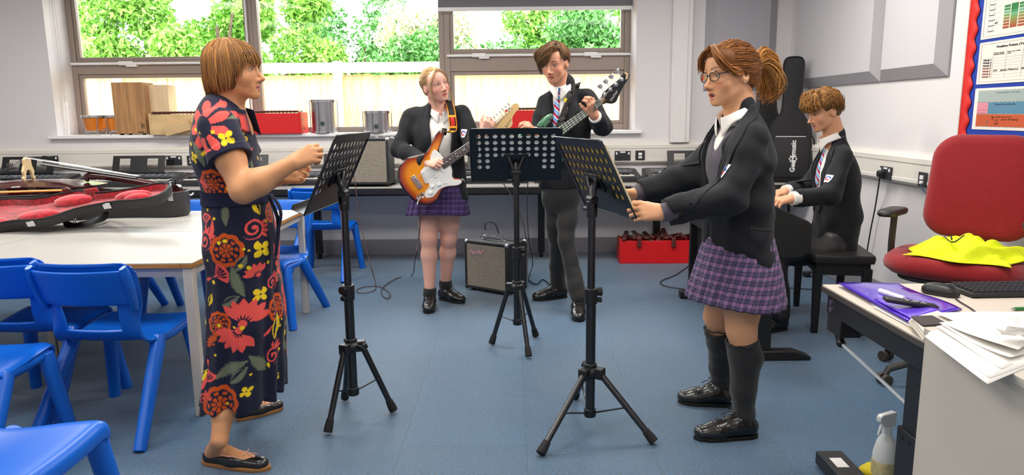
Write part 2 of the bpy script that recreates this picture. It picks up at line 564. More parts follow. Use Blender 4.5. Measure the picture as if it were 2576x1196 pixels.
leaf_bush('dark green shrub at the far end of the right window', 1.35, 11.9, 0.9, 0.5, 1.4, 3.2, M_leaf[1], 8000, .11)
# ------------------------------------------------------------------ tables and chairs
M_lam = mat('white_laminate', 'a9a6a1', 0.38, noise=0.02, nscale=6)
M_edge = mat('wood_edge', 'b07a3c', 0.45, noise=0.2, nscale=8, stretch=(1, 12, 12))
M_leg = mat('light_grey_steel', 'c4bfb6', 0.4, spec=0.5)
TX0, TX1, TX2 = -3.69, -2.53, -1.37
TY0, TY1, TY2 = 3.0, 3.86, 4.72
TZ = 0.70
def make_table(label, loc):
    t = thing('classroom_table', label, 'table', loc, 0, 'white classroom tables pushed together')
    hw, hd = 0.5785, 0.4285
    part('tabletop', MB().prism(rrect(hw * 2 - 0.001, hd * 2 - 0.001, 0.006), TZ - 0.003, TZ), M_lam, t, smooth=20)
    e = MB()
    border(e, -hw, hw, -hd, hd, 0.05, TZ - 0.024, TZ - 0.003)
    e.v = [(x, z, y) for x, y, z in e.v]
    part('edge_trim', e, M_edge, t, bevel=0.003)
    f = MB()
    for s in (-1, 1):
        f.box((0, s * (hd - 0.035), TZ - 0.045), (hw * 2 - 0.08, 0.022, 0.04)).box((s * (hw - 0.035), 0, TZ - 0.045), (0.022, hd * 2 - 0.09, 0.04))
    part('apron_frame', f, M_leg, t, smooth=0)
    for a in (-1, 1):
        for b in (-1, 1):
            part('leg', MB().box((a * (hw - 0.026), b * (hd - 0.026), (TZ - 0.024) / 2), (0.042, 0.042, TZ - 0.024)), M_leg, t, bevel=0.004)
    return t
tb = make_table('white table with a wooden edge under the teacher, behind the empty blue chair', ((TX1 + TX2) / 2, (TY0 + TY1) / 2, 0))
dup(tb, ((TX1 + TX2) / 2, (TY1 + TY2) / 2, 0), 0, 'white table beyond the seam, its right corner behind the left music stand')
dup(tb, ((TX0 + TX1) / 2, (TY0 + TY1) / 2, 0), 0, 'white table at the photo edge in front of the open red case lid')
dup(tb, ((TX0 + TX1) / 2, (TY1 + TY2) / 2, 0), 0, 'white table carrying the body of the cello at the photo edge')
M_blue = mat('blue_plastic', '0862cc', 0.33, spec=0.5, bump=0.06, bscale=500)
CH_P = [(0.222, 0.385), (0.222, 0.412), (0.212, 0.430), (0.185, 0.440), (0.10, 0.433), (0, 0.421), (-0.09, 0.418), (-0.145, 0.428), (-0.182, 0.462), (-0.203, 0.51), (-0.214, 0.548), (-0.229, 0.60), (-0.246, 0.66), (-0.262, 0.72), (-0.276, 0.772), (-0.284, 0.786), (-0.295, 0.788)]
CH_W = [0.196, 0.2, 0.205, 0.207, 0.207, 0.205, 0.202, 0.197, 0.188, 0.182, 0.184, 0.194, 0.203, 0.204, 0.2, 0.196, 0.19]
def chair_shell():
    cp = spline([(a, b, w) for (a, b), w in zip(CH_P, CH_W)], 3)
    nt = 22
    mb = MB()
    n = len(cp)
    for i, q in enumerate(cp):
        bk = min(1, max(0, (q.y - 0.43) / 0.15))
        for j in range(nt + 1):
            t = -1 + 2 * j / nt
            e = max(0, (abs(t) - 0.8) / 0.2)
            y = q.x + bk * 0.045 * t * t + bk * 0.02 * e * e
            z = q.y - (1 - bk) * (0.018 * e ** 2 - 0.012 * t * t) - (0.02 * e ** 3 if q.y > 0.75 else 0)
            mb.v.append((q.z * t, y, z))
    for i in range(n - 1):
        zm = (cp[i].y + cp[i + 1].y) / 2
        for j in range(nt):
            t = abs(-1 + 2 * (j + 0.5) / nt)
            if cp[i].x < -0.17 and 0.478 < zm < 0.592 and t < 0.66:
                continue
            mb.f.append((i * (nt + 1) + j, i * (nt + 1) + j + 1, (i + 1) * (nt + 1) + j + 1, (i + 1) * (nt + 1) + j))
    mb.v = [(x, y, z * CZ) for x, y, z in mb.v]
    return mb
CZ = 0.958
def make_chair(label, loc, rz):
    c = thing('plastic_chair', label, 'chair', loc, rz, 'blue plastic school chairs')
    o = part('seat_shell', chair_shell(), M_blue, c, smooth=60, solid=-0.011, bevel=0.004, seg=2)
    p = MB()
    p.strip(lambda u, v: (0.187 * (2 * u - 1), -0.240 - 0.058 * v + 0.045 * (2 * u - 1) ** 2 - 0.006, (0.605 + 0.155 * v) * CZ), 14, 6)
    part('back_panel', p, M_blue, c, smooth=60, solid=0.012, bevel=0.005)
    for s in (-1, 1):
        fl = MB().tube([(s * (0.186 + 0.012 * math.sin(k / 6 * PI * .8)), -0.198 - 0.068 * k / 6, (0.575 + 0.195 * k / 6) * CZ) for k in range(7)], [(0.011, 0.026 if 0 < k < 6 else 0.018) for k in range(7)], 10, flat=(0, 1, 0))
        part('side_flange', fl, M_blue, c, smooth=60)
    for s in (-1, 1):
        r = MB().tube([(s * 0.183, 0.185, 0.387), (s * 0.188, 0.05, 0.38), (s * 0.186, -0.10, 0.38)], [(0.02, 0.022)] * 3, 10)
        part('side_rail', r, M_blue, c, smooth=60)
        for nm, y0, y1 in (('front', 0.175, 0.225), ('rear', -0.055, -0.335)):
            pts = [(s * (0.188 + 0.042 * k), y0 + (y1 - y0) * k, 0.394 * (1 - k)) for k in (0, 0.08, 0.35, 0.7, 1)]
            part('leg', MB().tube(pts, [(0.026, 0.028), (0.029, 0.036), (0.028, 0.035), (0.026, 0.032), (0.024, 0.029)], 12, flat=(0, 1, 0)), M_blue, c, smooth=60, bevel=0.003)
    return c
ch = make_chair('blue plastic chair with its back to us, tucked under the table left of the teacher', (-1.70, 3.02, 0), rad(-4))
dup(ch, (-2.15, 3.15, 0), rad(-2), 'blue chair at the photo edge beyond the empty chair tucked at the table')
dup(ch, (-2.06, 2.57, 0), rad(1), 'blue chair of which only the seat corner and two legs show, behind the nearest seat')
dup(ch, (-1.44, 1.83, 0), rad(-90), 'nearest blue chair, its bright seat filling the bottom corner of the photo')
dup(ch, (-1.57, 4.55, 0), rad(173), 'blue chair facing us behind the teacher, by the far table corner')
dup(ch, (-2.13, 4.60, 0), rad(180), 'blue chair at the far table side whose back shows between case and teacher')
dup(ch, (-2.70, 4.61, 0), rad(181), 'blue chair at the far table side mostly hidden behind the cello case')
dup(ch, (-1.55, 5.90, 0), rad(-4), 'blue chair pushed up to the long worktop behind the left music stand')
# ------------------------------------------------------------------ worktop
WT = 0.72
wk = thing('long_worktop', 'long white worktop with black edge and legs under the windows', 'worktop', (-1.7, 6.35, 0))
part('worktop', MB().box2((-4.2, -0.37, WT - 0.03), (4.2, 0.345, WT)), M_lam, wk, bevel=0.003)
part('front_edge', MB().box2((-4.2, -0.382, WT - 0.06), (4.2, -0.37, WT - 0.012)), M_black, wk, smooth=0)
part('under_frame', MB().box2((-4.1, -0.33, WT - 0.08), (4.1, -0.28, WT - 0.03)).box2((-4.1, 0.25, WT - 0.08), (4.1, 0.3, WT - 0.03)), M_blackm, wk, smooth=0)
for px in (180, 800, 1362, 1652, 1990):
    x = P(px, 600, 6.5).x + 1.7
    part('leg', MB().box2((x - 0.03, 0.15, 0.05), (x + 0.03, 0.21, WT - 0.08)), M_blackm, wk, bevel=0.004)
    part('support_arm', MB().box2((x - 0.025, -0.28, WT - 0.075), (x + 0.025, 0.25, WT - 0.035)), M_blackm, wk, bevel=0.004)
    part('caster', MB().cyl((x - 0.014, 0.18, 0.03), (x + 0.014, 0.18, 0.03), 0.03), M_rubber, wk)
# ------------------------------------------------------------------ electronic keyboards
M_kb = mat('keyboard_charcoal', '26282c', 0.4)
M_kb2 = mat('keyboard_panel', '4c5058', 0.35)
M_wkey = mat('white_keys', 'e9e8e2', 0.3)
M_bkey = mat('black_keys', '101012', 0.3)
def make_keyboard(label, loc, rz=0):
    k = thing('electronic_keyboard', label, 'keyboard', loc, rz, 'electronic keyboards on the worktop')
    w = 0.465
    prof = [(-0.17, 0.0), (-0.175, 0.02), (-0.17, 0.05), (-0.155, 0.055), (-0.154, 0.043), (-0.02, 0.043), (-0.018, 0.07), (0.10, 0.095), (0.165, 0.10), (0.175, 0.08), (0.17, 0.0)]
    b = MB().loft([[(-w + 0.055, y, z) for y, z in prof], [(w - 0.055, y, z) for y, z in prof]])
    full = [(-0.17, 0.0), (-0.175, 0.02), (-0.165, 0.056), (-0.02, 0.074), (0.10, 0.095), (0.165, 0.10), (0.175, 0.08), (0.17, 0.0)]
    for s in (-1, 1):
        b.loft([[(s * (w - 0.056), y, z) for y, z in full], [(s * w, y, z * 0.96) for y, z in full]])
    part('body', b, M_kb, k, bevel=0.006)
    part('control_panel', MB().add([(-w + 0.05, -0.012, 0.0725), (w - 0.05, -0.012, 0.0725), (w - 0.05, 0.095, 0.0955), (-w + 0.05, 0.095, 0.0955)], [(0, 1, 2, 3)]), M_kb2, k, smooth=0)
    kw = (2 * w - 0.115) / 36
    wk_, bk_ = MB(), MB()
    for i in range(36):
        x = -w + 0.058 + kw * (i + 0.5)
        wk_.box((x, -0.088, 0.05), (kw * 0.93, 0.128, 0.018))
        if i % 7 not in (2, 6) and i < 35:
            bk_.box((x + kw / 2, -0.06, 0.063), (kw * 0.55, 0.08, 0.012))
    part('white_keys', wk_, M_wkey, k, smooth=0)
    part('black_keys', bk_, M_bkey, k, smooth=0)
    bt = MB()
    for i in range(14):
        x = -0.36 + i * 0.055
        for j in range(2):
            bt.box((x, 0.02 + j * 0.035, 0.083 + j * 0.008), (0.03, 0.012, 0.006))
    bt.box((0, 0.05, 0.09), (0.14, 0.05, 0.008))
    part('buttons', bt, mat('button_silver', '8f949c', 0.35), k, smooth=0)
    # open-framed music rest
    M = Matrix.Translation((0, 0.13, 0.095)) @ Matrix.Rotation(rad(-20), 4, 'X')
    r = MB()
    a, hgt, th = 0.235, 0.165, 0.008
    for x0, x1, z0, z1 in ((-a, a, 0, 0.03), (-a, a, hgt - 0.025, hgt), (-a, -a + 0.06, 0.03, hgt - 0.025), (a - 0.06, a, 0.03, hgt - 0.025), (-0.075, 0.075, 0.03, hgt - 0.025)):
        r.box2((x0, -th / 2, z0), (x1, th / 2, z1), M)
    r.box2((-a - 0.01, -0.035, -0.004), (a + 0.01, 0.004, 0.006), M)
    part('music_rest', r, M_black, k, smooth=0)
    return k
kpos = [(35, 'keyboard at the photo edge behind the cello body'), (322, 'keyboard behind the case lid, its open music rest clear against the wall'), (590, 'keyboard directly behind the teacher'), (868, 'keyboard behind the left music stand and the small amplifier'), (1195, 'keyboard hidden behind the girl guitarist and the middle music stand'), (1475, 'keyboard behind the bass player, its keys showing at the socket'), (1757, 'keyboard behind the singing girl with its music rest under the white boxing')]
k0 = None
for i, (px, lb) in enumerate(kpos):
    x = P(px, 440, 6.32).x
    if k0 is None:
        k0 = make_keyboard(lb, (x, 6.36, WT))
    else:
        dup(k0, (x, 6.36, WT), 0, lb)
# ------------------------------------------------------------------ sockets
M_sock = mat('graphite_socket', '2b2c30', 0.45)
def socket(label, M4, double=True, plug=0):
    o = thing('power_socket', label, 'socket', rot=M4, group='black sockets on the trunking')
    w = 0.073 if double else 0.043
    part('face_plate', MB().box((0, 0, 0.005), (w * 2, 0.088, 0.01)), M_sock, o, bevel=0.003)
    s, h = MB(), MB()
    if double:
        for x in (-1, 1):
            s.box((x * 0.056, 0.022, 0.012), (0.014, 0.022, 0.008))
            for dx, dy in ((0, 0.004), (-0.012, -0.018), (0.012, -0.018)):
                h.box((x * 0.026 + dx, dy - 0.004, 0.0102), (0.007, 0.007, 0.001))
        s.box((0, 0.033, 0.0105), (0.05, 0.012, 0.001))
        part('switches', s, M_white, o, bevel=0.001, seg=1)
        part('pin_holes', h, M_bkey, o, smooth=0)
    else:
        s.box((0, 0.012, 0.012), (0.034, 0.026, 0.01)).box((0, -0.018, 0.012), (0.034, 0.02, 0.01))
        part('data_ports', s, M_white, o, bevel=0.002, seg=1)
    if plug:
        part('plug', MB().loft([[(plug * 0.026 + x * q, -0.006 + y * q, z) for x, y in rrect(0.05, 0.05, 0.014)] for z, q in ((0.01, 1), (0.035, 0.95), (0.045, 0.7))]), M_black, o, smooth=50)
    return o
def bwall(px, py):
    return frame(P(px, py, YB - 0.05) + Vector((0, 0, 0)), (1, 0, 0), (0, 0, 1))
def rwall(px, py):
    d = ray(px, py)
    q = Vector((0, 0, CAMZ)) + d * ((XR - 0.05) / d.x)
    return frame(q, (0, -1, 0), (0, 0, 1))
socket('double socket beside the music rest, just left of the teacher', bwall(438, 404), plug=-1)
socket('small data socket touching the back of the teacher', bwall(483, 404), False)
socket('double socket above the keyboard at the bass player', bwall(1566, 392))
socket('small data socket right of the socket at the bass player', bwall(1610, 391), False)
socket('double socket showing through the music rest at the photo edge', bwall(128, 404), plug=1)
socket('double socket with a black plug on the side wall', rwall(2230, 436), plug=-1)
socket('data socket with a blue cable beside the red office chair', rwall(2323, 452), False)
M_cable = mat('black_cable', '141414', 0.5)
def rw(px, py, off=0.0):
    d = ray(px, py)
    return Vector((0, 0, CAMZ)) + d * ((XR - off) / d.x)
o = part('plug_cable', MB().tube(spline([rw(2213, 440, 0.09), rw(2212, 455, 0.07), rw(2202, 520, 0.04), rw(2190, 580, 0.04), rw(2180, 640, 0.04), rw(2172, 690, 0.05)], 5), 0.0045, 6), M_cable)
tag(o, 'black mains cable hanging from the plug behind the pianist', 'cable')
o = part('network_cable', MB().tube(spline([rw(2318, 462, 0.07), rw(2320, 476, 0.08), rw(2345, 500, 0.08), rw(2400, 540, 0.05), rw(2440, 600, 0.05), rw(2500, 640, 0.06), rw(2570, 640, 0.06)], 5), 0.004, 6), mat('blue_cable', '1d2f55', 0.5))
tag(o, 'dark blue network cable drooping behind the red office chair', 'cable')
# ------------------------------------------------------------------ acoustic panels and pinboard
M_pan = mat('acoustic_fabric', 'c9c8cc', 0.9, bump=0.25, bscale=700)
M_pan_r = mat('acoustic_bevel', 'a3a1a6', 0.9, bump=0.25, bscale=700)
def acoustic(label, c, u, w, h, m=M_pan):
    n = Vector((0, 0, 1)).cross(Vector(u))
    o = thing('acoustic_panel', label, 'panel', rot=frame(c, u, (0, 0, 1)), group='grey fabric acoustic panels')
    b, d = 0.075, 0.055
    part('fabric_face', MB().box2((-w / 2 + b, -h / 2 + b, d - 0.004), (w / 2 - b, h / 2 - b, d)), m, o, smooth=0)
    x, y, X, Y = w / 2, h / 2, w / 2 - b, h / 2 - b
    v = [(-x, -y, 0.012), (x, -y, 0.012), (x, y, 0.012), (-x, y, 0.012), (-X, -Y, d), (X, -Y, d), (X, Y, d), (-X, Y, d), (-x, -y, 0), (x, -y, 0), (x, y, 0), (-x, y, 0)]
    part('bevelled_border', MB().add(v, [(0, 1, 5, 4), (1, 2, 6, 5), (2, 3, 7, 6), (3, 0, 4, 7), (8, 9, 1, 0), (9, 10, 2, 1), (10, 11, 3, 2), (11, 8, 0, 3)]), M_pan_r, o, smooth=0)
    return o
acoustic('large pale acoustic panel on the side wall above the gig bags', (XR - 0.002, 5.775, 2.10), (0, -1, 0), 1.51, 1.18)
acoustic('pale acoustic panel on the side wall next to the pinboard', (XR - 0.002, 4.63, 2.10), (0, -1, 0), 0.76, 1.18)
acoustic('acoustic panel on the window wall by the corner, shade put into its grey', (P(1862, 100, YB).x, YB - 0.002, 2.10), (1, 0, 0), 0.64, 1.18, mat('acoustic_shaded', 'adabb2', 0.9, bump=0.25, bscale=700))  # shade on this wall painted as a darker copy of the fabric
pb = thing('pinboard', 'blue pinboard with a red scalloped border above the office chair', 'pinboard', rot=frame((XR - 0.002, 4.10, 1.155), (0, -1, 0), (0, 0, 1)))
PW, PH = 1.5, 1.32
part('backing_paper', MB().box2((0.012, 0.012, 0), (PW - 0.012, PH, 0.012)), mat('blue_backing', '1238a0', 0.8), pb, smooth=0)
fm = MB()
border(fm, 0, PW, 0, PH, 0.012, 0, 0.02)
fm.v = [(x, z, y) for x, y, z in fm.v]
part('board_frame', fm, mat('board_aluminium', 'd8d5d0', 0.4), pb, bevel=0.003)
bd = MB()
n = 300
for i in range(n + 1):
    v = 0.012 + (PH - 0.012) * i / n
    w = 0.088 + 0.011 * math.cos(v / 0.098 * 2 * PI)
    z = 0.0155 + 0.0022 * math.sin(v / 0.0088 * 2 * PI)
    bd.v += [(0.012, v, z), (w * 0.5, v, z), (w, v, z)]
for i in range(n):
    for j in range(2):
        bd.f.append((i * 3 + j, i * 3 + j + 1, i * 3 + j + 4, i * 3 + j + 3))
part('scalloped_border', bd, mat('corrugated_red', 'd8201c', 0.6), pb, smooth=180, solid=-0.002)
M_paper = mat('white_paper', 'ece9e4', 0.55)
M_lamin = mat('laminated_white', 'e9e6e0', 0.22, coat=0.6)
M_ink = mat('black_ink', '1c1c1e', 0.6)
M_line = mat('table_line_grey', '9a9692', 0.6)
M_red_l = mat('frame_line_brown', '8c4a3a', 0.6)
def poster(label, z0, z1, x0=0.118, zw=0.0):
    d = XR - 0.0155
    o = thing('poster', label, 'poster', rot=frame((d, 3.975, zw), (0, -1, 0), (0, 0, 1)) @ Matrix.Diagonal((1.0, .575, 1, 1)), group='laminated posters on the pinboard')
    w, h = 0.46, z1 - z0
    part('sheet', MB().prism([(p[0] + w / 2, p[1] + h / 2) for p in rrect(w, h, 0.006)], 0, 0.0015), M_lamin, o, smooth=0)
    return o, w, h
def lines(nm, o, segs, m, t=0.0012, z=0.0017):
    mb = MB()
    for x0, y0, x1, y1 in segs:
        mb.box2((min(x0, x1) - t / 2, min(y0, y1) - t / 2, z), (max(x0, x1) + t / 2, max(y0, y1) + t / 2, z + 0.0004))
    return part(nm, mb, m, o, smooth=0)
def rects(nm, o, rs, m, z=0.0018):
    mb = MB()
    for x0, y0, x1, y1 in rs:
        mb.box2((x0, y0, z), (x1, y1, z + 0.0004))
    return part(nm, mb, m, o, smooth=0)
def T2(x, y, z=0.0024):
    return Matrix.Translation((x, y, z))
# top poster: a table and a colour ladder
o, w, h = poster('laminated poster with a green to brown ladder chart, topmost on the pinboard', 0.865, 1.24, zw=1.685)
lines('ruled_border', o, [(0.02, 0.02, w, 0.02), (0.02, 0.02, 0.02, h)], M_red_l, 0.002)
lines('table_rules', o, [(0.05, 0.055 + k * 0.055, 0.15, 0.055 + k * 0.055) for k in range(6)] + [(0.09, 0.055, 0.09, 0.33), (0.05, 0.055, 0.05, 0.33)] + [(0.35, 0.055 + k * 0.055, 0.45, 0.055 + k * 0.055) for k in range(6)], M_line)
ladder = ['1f7a3c', '3c8f52', '6fae8a', '7a9a52', '8f8440', '9c6a34', 'a3532c', 'a84a28']
for k in range(8):
    y = 0.25 - k * 0.026
    rects('ladder_step', o, [(0.17, y, 0.215, y + 0.02), (0.28, y, 0.325, y + 0.02)], mat('ladder_%d' % k, ladder[k], 0.5))
    rects('ladder_rung', o, [(0.222, y, 0.272, y + 0.026)], mat('ladder_c%d' % k, ladder[max(0, k - 1)], 0.5))
for k, wd in enumerate(('Term 1', 'Term 2', 'Term 3', 'Term 4', 'Term 5', 'Term 6')):
    text('lettering', wd, 0.016, M_ink, o, T2(0.054, 0.30 - k * 0.047))
text('handwriting', '45', 0.026, M_ink, o, T2(0.10, 0.13), shear=0.3)
# middle poster
o, w, h = poster('laminated poster headed Positive Points, middle one on the pinboard', 0.455, 0.835, zw=1.450)
lines('ruled_border', o, [(0.02, 0.02, w, 0.02), (0.02, 0.02, 0.02, h - 0.02), (0.02, h - 0.02, w, h - 0.02)], M_red_l, 0.002)
text('lettering', 'Positive Points (Term 5)', 0.027, M_ink, o, T2(0.14, h - 0.055), bold=0.0006)
for x, s in ((0.125, '(Tutor group)\nPositive Points'), (0.225, 'Top scorer of the\nweek'), (0.345, 'Positive Points')):
    text('lettering', s, 0.0135, M_ink, o, T2(x, h - 0.115))
for k in range(7):
    text('lettering', 'Week %d' % (k + 1), 0.021, M_ink if k < 3 else M_red_l, o, T2(0.042, h - 0.165 - k * 0.025), bold=0.0006)
lines('table_rules', o, [(0.04, h - 0.152 - k * 0.025, 0.45, h - 0.152 - k * 0.025) for k in range(8)] + [(x, 0.05, x, h - 0.09) for x in (0.12, 0.22, 0.34)], M_line)
text('handwriting', '235    James Memory   20', 0.022, M_ink, o, T2(0.128, h - 0.265), shear=0.3)
# bottom poster
o, w, h = poster('laminated poster with grey, blue and orange strips, lowest on the pinboard', 0.055, 0.435, zw=1.210)
rects('grey_strip', o, [(0.03, 0.255, 0.45, 0.355)], mat('strip_grey', '9fb0ae', 0.4))
rects('blue_strip', o, [(0.03, 0.145, 0.45, 0.25)], mat('strip_blue', '4f86a3', 0.4))
rects('pink_patch', o, [(0.03, 0.147, 0.12, 0.248)], mat('strip_pink', 'd88a9c', 0.4), 0.0022)
rects('orange_strip', o, [(0.03, 0.03, 0.45, 0.14)], mat('strip_orange', 'c2522a', 0.4))
lines('dashed_rules', o, [(0.03 + k * 0.03, y, 0.05 + k * 0.03, y) for k in range(14) for y in (0.027, 0.142, 0.252, 0.358)], M_ink, 0.002)
text('lettering', 'Total number of votes', 0.02, mat('faint_ink', '6a7a7c', 0.5), o, T2(0.17, 0.335))
text('lettering', 'Votes for schools', 0.022, M_ink, o, T2(0.17, 0.23))
text('lettering', 'Yes votes', 0.017, mat('pink_ink', 'b03a50', 0.5), o, T2(0.04, 0.18))
text('lettering', 'No votes', 0.017, MATS['pink_ink'], o, T2(0.04, 0.152))
text('lettering', "This week's quiz score:", 0.017, M_ink, o, T2(0.15, 0.117))
text('handwriting', 'won both(s)', 0.026, M_ink, o, T2(0.23, 0.095), shear=0.3)
text('handwriting', '15\n20', 0.03, M_ink, o, T2(0.18, 0.07), shear=0.2)
text('handwriting', '15\n20', 0.026, MATS['faint_ink'], o, T2(0.11, 0.065), shear=0.2)
text('handwriting', '3', 0.03, M_ink, o, T2(0.155, 0.1), shear=0.2)
lines('handwritten_bars', o, [(0.222, 0.03, 0.222, 0.11), (0.175, 0.07, 0.21, 0.07)], M_ink, 0.003)
# ------------------------------------------------------------------ music stands
HOLE_N = 14
def desk_plate():
    W_, H_ = 0.50, 0.335
    mb = MB()
    nx, nz = 10, 6
    mx, mt, mbm = 0.025, 0.028, 0.075
    cw = (W_ - 2 * mx) / nx
    chh = (H_ - mt - mbm) / nz
    seg = HOLE_N
    def hole(i, j):
        return not (j >= 4 and 2 <= i <= 7)
    y = 0.0
    xs = [-W_ / 2, -W_ / 2 + mx]
    # border quads
    z1 = H_
    def q(a, b, c, d):
        mb.add([(a, y, b), (c, y, b), (c, y, d), (a, y, d)], [(0, 1, 2, 3)])
    q(-W_ / 2, 0, W_ / 2, mbm)
    q(-W_ / 2, H_ - mt, W_ / 2, H_)
    q(-W_ / 2, mbm, -W_ / 2 + mx, H_ - mt)
    q(W_ / 2 - mx, mbm, W_ / 2, H_ - mt)
    for i in range(nx):
        for j in range(nz):
            x0 = -W_ / 2 + mx + i * cw
            zt = H_ - mt - j * chh
            if not hole(i, j):
                q(x0, zt - chh, x0 + cw, zt)
                continue
            cx, cz = x0 + cw / 2, zt - chh / 2
            sq, el = [], []
            for k in range(seg):
                a = 2 * PI * (k + 0.5) / seg
                c_, s_ = math.cos(a), math.sin(a)
                m_ = max(abs(c_), abs(s_))
                sq.append((cx + c_ / m_ * cw / 2, y, cz + s_ / m_ * chh / 2))
                el.append((cx + c_ * cw * 0.29, y, cz + s_ * chh * 0.34))
            mb.add(sq + el, [(k, (k + 1) % seg, seg + (k + 1) % seg, seg + k) for k in range(seg)])
            for k in range(4):       # close the cell corners
                a = PI / 4 + k * PI / 2
                cn = (cx + math.copysign(cw / 2, math.cos(a)), y, cz + math.copysign(chh / 2, math.sin(a)))
                near = sorted(range(seg), key=lambda t: (sq[t][0] - cn[0]) ** 2 + (sq[t][2] - cn[2]) ** 2)[:2]
                mb.add([cn, sq[near[0]], sq[near[1]]], [(0, 1, 2)])
    return mb
M_stand = mat('stand_black', '101112', 0.32, spec=0.6)
M_standm = mat('stand_tube_black', '131415', 0.28, spec=0.6, coat=0.3)
def music_stand(label, loc, rz, feet, hub, clamp, top, tilt, desk_off=(0, 0, 0), knob=0.0):
    s = thing('music_stand', label, 'music stand', loc, rz, 'black perforated music stands')
    part('lower_tube', MB().cyl((0, 0, hub - 0.22 if hub > 0.3 else 0.06), (0, 0, clamp), 0.0205, n=16), M_standm, s)
    part('upper_tube', MB().cyl((0, 0, clamp), (0, 0, top), 0.0155, n=16), M_standm, s)
    cl = MB().cyl((0, 0, clamp - 0.055), (0, 0, clamp + 0.012), 0.026, 0.027, n=16)
    ck = part('clamp_collar', cl, M_black, s, bevel=0.004)
    ca, sa = math.cos(knob), math.sin(knob)
    for z, r in ((clamp - 0.005, 0.02), (clamp - 0.04, 0.012)):
        part('clamp_knob', MB().cyl((ca * 0.012, sa * 0.012, z), (ca * 0.045, sa * 0.045, z), r * 0.6, r, n=10), M_black, ck, bevel=0.003)
    h = MB().cyl((0, 0, hub + 0.01), (0, 0, hub + 0.028), 0.027, n=16)
    h.lathe([(0.028, hub + 0.014), (0.040, hub), (0.040, hub - 0.020), (0.025, hub - 0.034)], 16)
    for fx, fy in feet:
        d = Vector((fx, fy, 0)).normalized()
        sd = Vector((-d.y, d.x, 0))
        A = frame((0, 0, hub), d, (0, 0, 1))
        h.box2((0.01, -0.032, -0.02), (0.062, 0.014, 0.02), A)
    part('hub', h, M_black, s, bevel=0.004)
    kb = MB().cyl((sa * -0.02, ca * 0.02, hub - 0.005), (sa * -0.07, ca * 0.07, hub - 0.005), 0.006, n=8)
    for k in range(6):
        a = k * PI / 3
        c = Vector((sa * -0.07, ca * 0.07, hub - 0.005))
        sd = Vector((ca, sa, 0))
        kb.ball(c + sd * math.cos(a) * 0.012 + Vector((0, 0, math.sin(a) * 0.012)), 0.009, 8, 6)
    part('hub_knob', kb, M_black, s)
    zb = max(hub - 0.21, 0.075) if hub > 0.3 else 0.075
    part('lower_collar', MB().cyl((0, 0, zb - 0.02), (0, 0, zb + 0.015), 0.0255, n=16), M_black, s, bevel=0.003)
    for fx, fy in feet:
        d = Vector((fx, fy, 0)).normalized()
        L = math.hypot(fx, fy)
        p0 = d * 0.048 + Vector((0, 0, hub - 0.012))
        p1 = d * L + Vector((0, 0, 0.014))
        lg = part('leg', MB().cyl(p0, p1, 0.0132, n=12), M_standm, s)
        u = (p1 - p0).normalized()
        part('rubber_foot', MB().tube([p1 - u * 0.055, p1 - u * 0.02, p1 + u * 0.002], [0.0155, 0.019, 0.0195], 12), M_rubber, lg, bevel=0.003)
        pm = p0.lerp(p1, 0.5)
        b = MB()
        b.tube([Vector((0, 0, zb)) + d * 0.02, pm], [(0.005, 0.0035)] * 2, 6)
        b.cyl(pm - Vector((-d.y, d.x, 0)) * 0.014, pm + Vector((-d.y, d.x, 0)) * 0.014, 0.004, n=8)
        part('brace', b, M_stand, s)
    # head: bracket and desk; the player stands on the -y side
    off = Vector(desk_off)
    t = rad(tilt)
    base = Vector((0, -0.055, top + 0.07)) + off
    A = Matrix.Translation(base) @ Matrix.Rotation(-t, 4, 'X')
    br = MB().cyl((0, 0, top - 0.06), (0, 0, top + 0.005), 0.022, n=14)
    br.cyl((-0.026, 0.0, top + 0.012), (0.026, 0.0, top + 0.012), 0.017, n=12)
    br.tube([Vector((0, 0, top + 0.012)), A @ Vector((0, 0.03, -0.02)), A @ Vector((0, 0.012, 0.0))], [(0.014, 0.018)] * 3, 8)
    for sx in (-1, 1):
        br.tube([(sx * 0.012, 0, top + 0.012), A @ Vector((sx * 0.025, 0.024, -0.01)), A @ Vector((sx * 0.045, 0.006, 0.035))], [(0.008, 0.012)] * 3, 8)
    br.box2((-0.07, 0.001, -0.03), (0.07, 0.006, 0.05), A)
    br.cyl((0.02, 0.006, top - 0.03), (0.05, 0.012, top - 0.03), 0.009, n=10)
    part('bracket', br, M_stand, s, bevel=0.002, seg=1)
    dk = desk_plate()
    B = A @ Matrix.Translation((0, 0, -0.13))
    dk.v = [tuple(B @ Vector(p)) for p in dk.v]
    d = part('desk', dk, M_stand, s, smooth=0, solid=0.0022)
    lp = MB()
    lp.box2((-0.248, -0.055, 0.0), (0.248, 0.0, 0.0025), B)
    lp.box2((-0.248, -0.057, 0.0), (0.248, -0.054, 0.022), B)
    part('lip', lp, M_stand, s, bevel=0.001, seg=1)
    rm = MB()
    rm.tube([B @ Vector(p) for p in ((-0.25, 0, 0.0), (-0.25, 0, 0.32), (-0.235, 0, 0.336), (0.235, 0, 0.336), (0.25, 0, 0.32), (0.25, 0, 0.0))], 0.0035, 6)
    rm.tube([B @ Vector((-0.25, 0, 0)), B @ Vector((0.25, 0, 0))], 0.003, 6)
    part('rim', rm, M_stand, d, smooth=60)
    return s, B
def rotpt(v, rz):
    c, s = math.cos(-rz), math.sin(-rz)
    return (v[0] * c - v[1] * s, v[0] * s + v[1] * c)
RL, RM, RR = rad(-94), rad(180), rad(107)
sL, BL = music_stand('music stand in front of the teacher, its desk seen almost edge on', (-0.703, 2.98, 0), RL,
                     [rotpt(v, RL) for v in ((-0.075, -0.17), (0.165, 0.046), (-0.087, 0.196))], 0.338, 0.592, 0.986, 24.8, (0.0, 0.028, 0.0), knob=rad(-20))
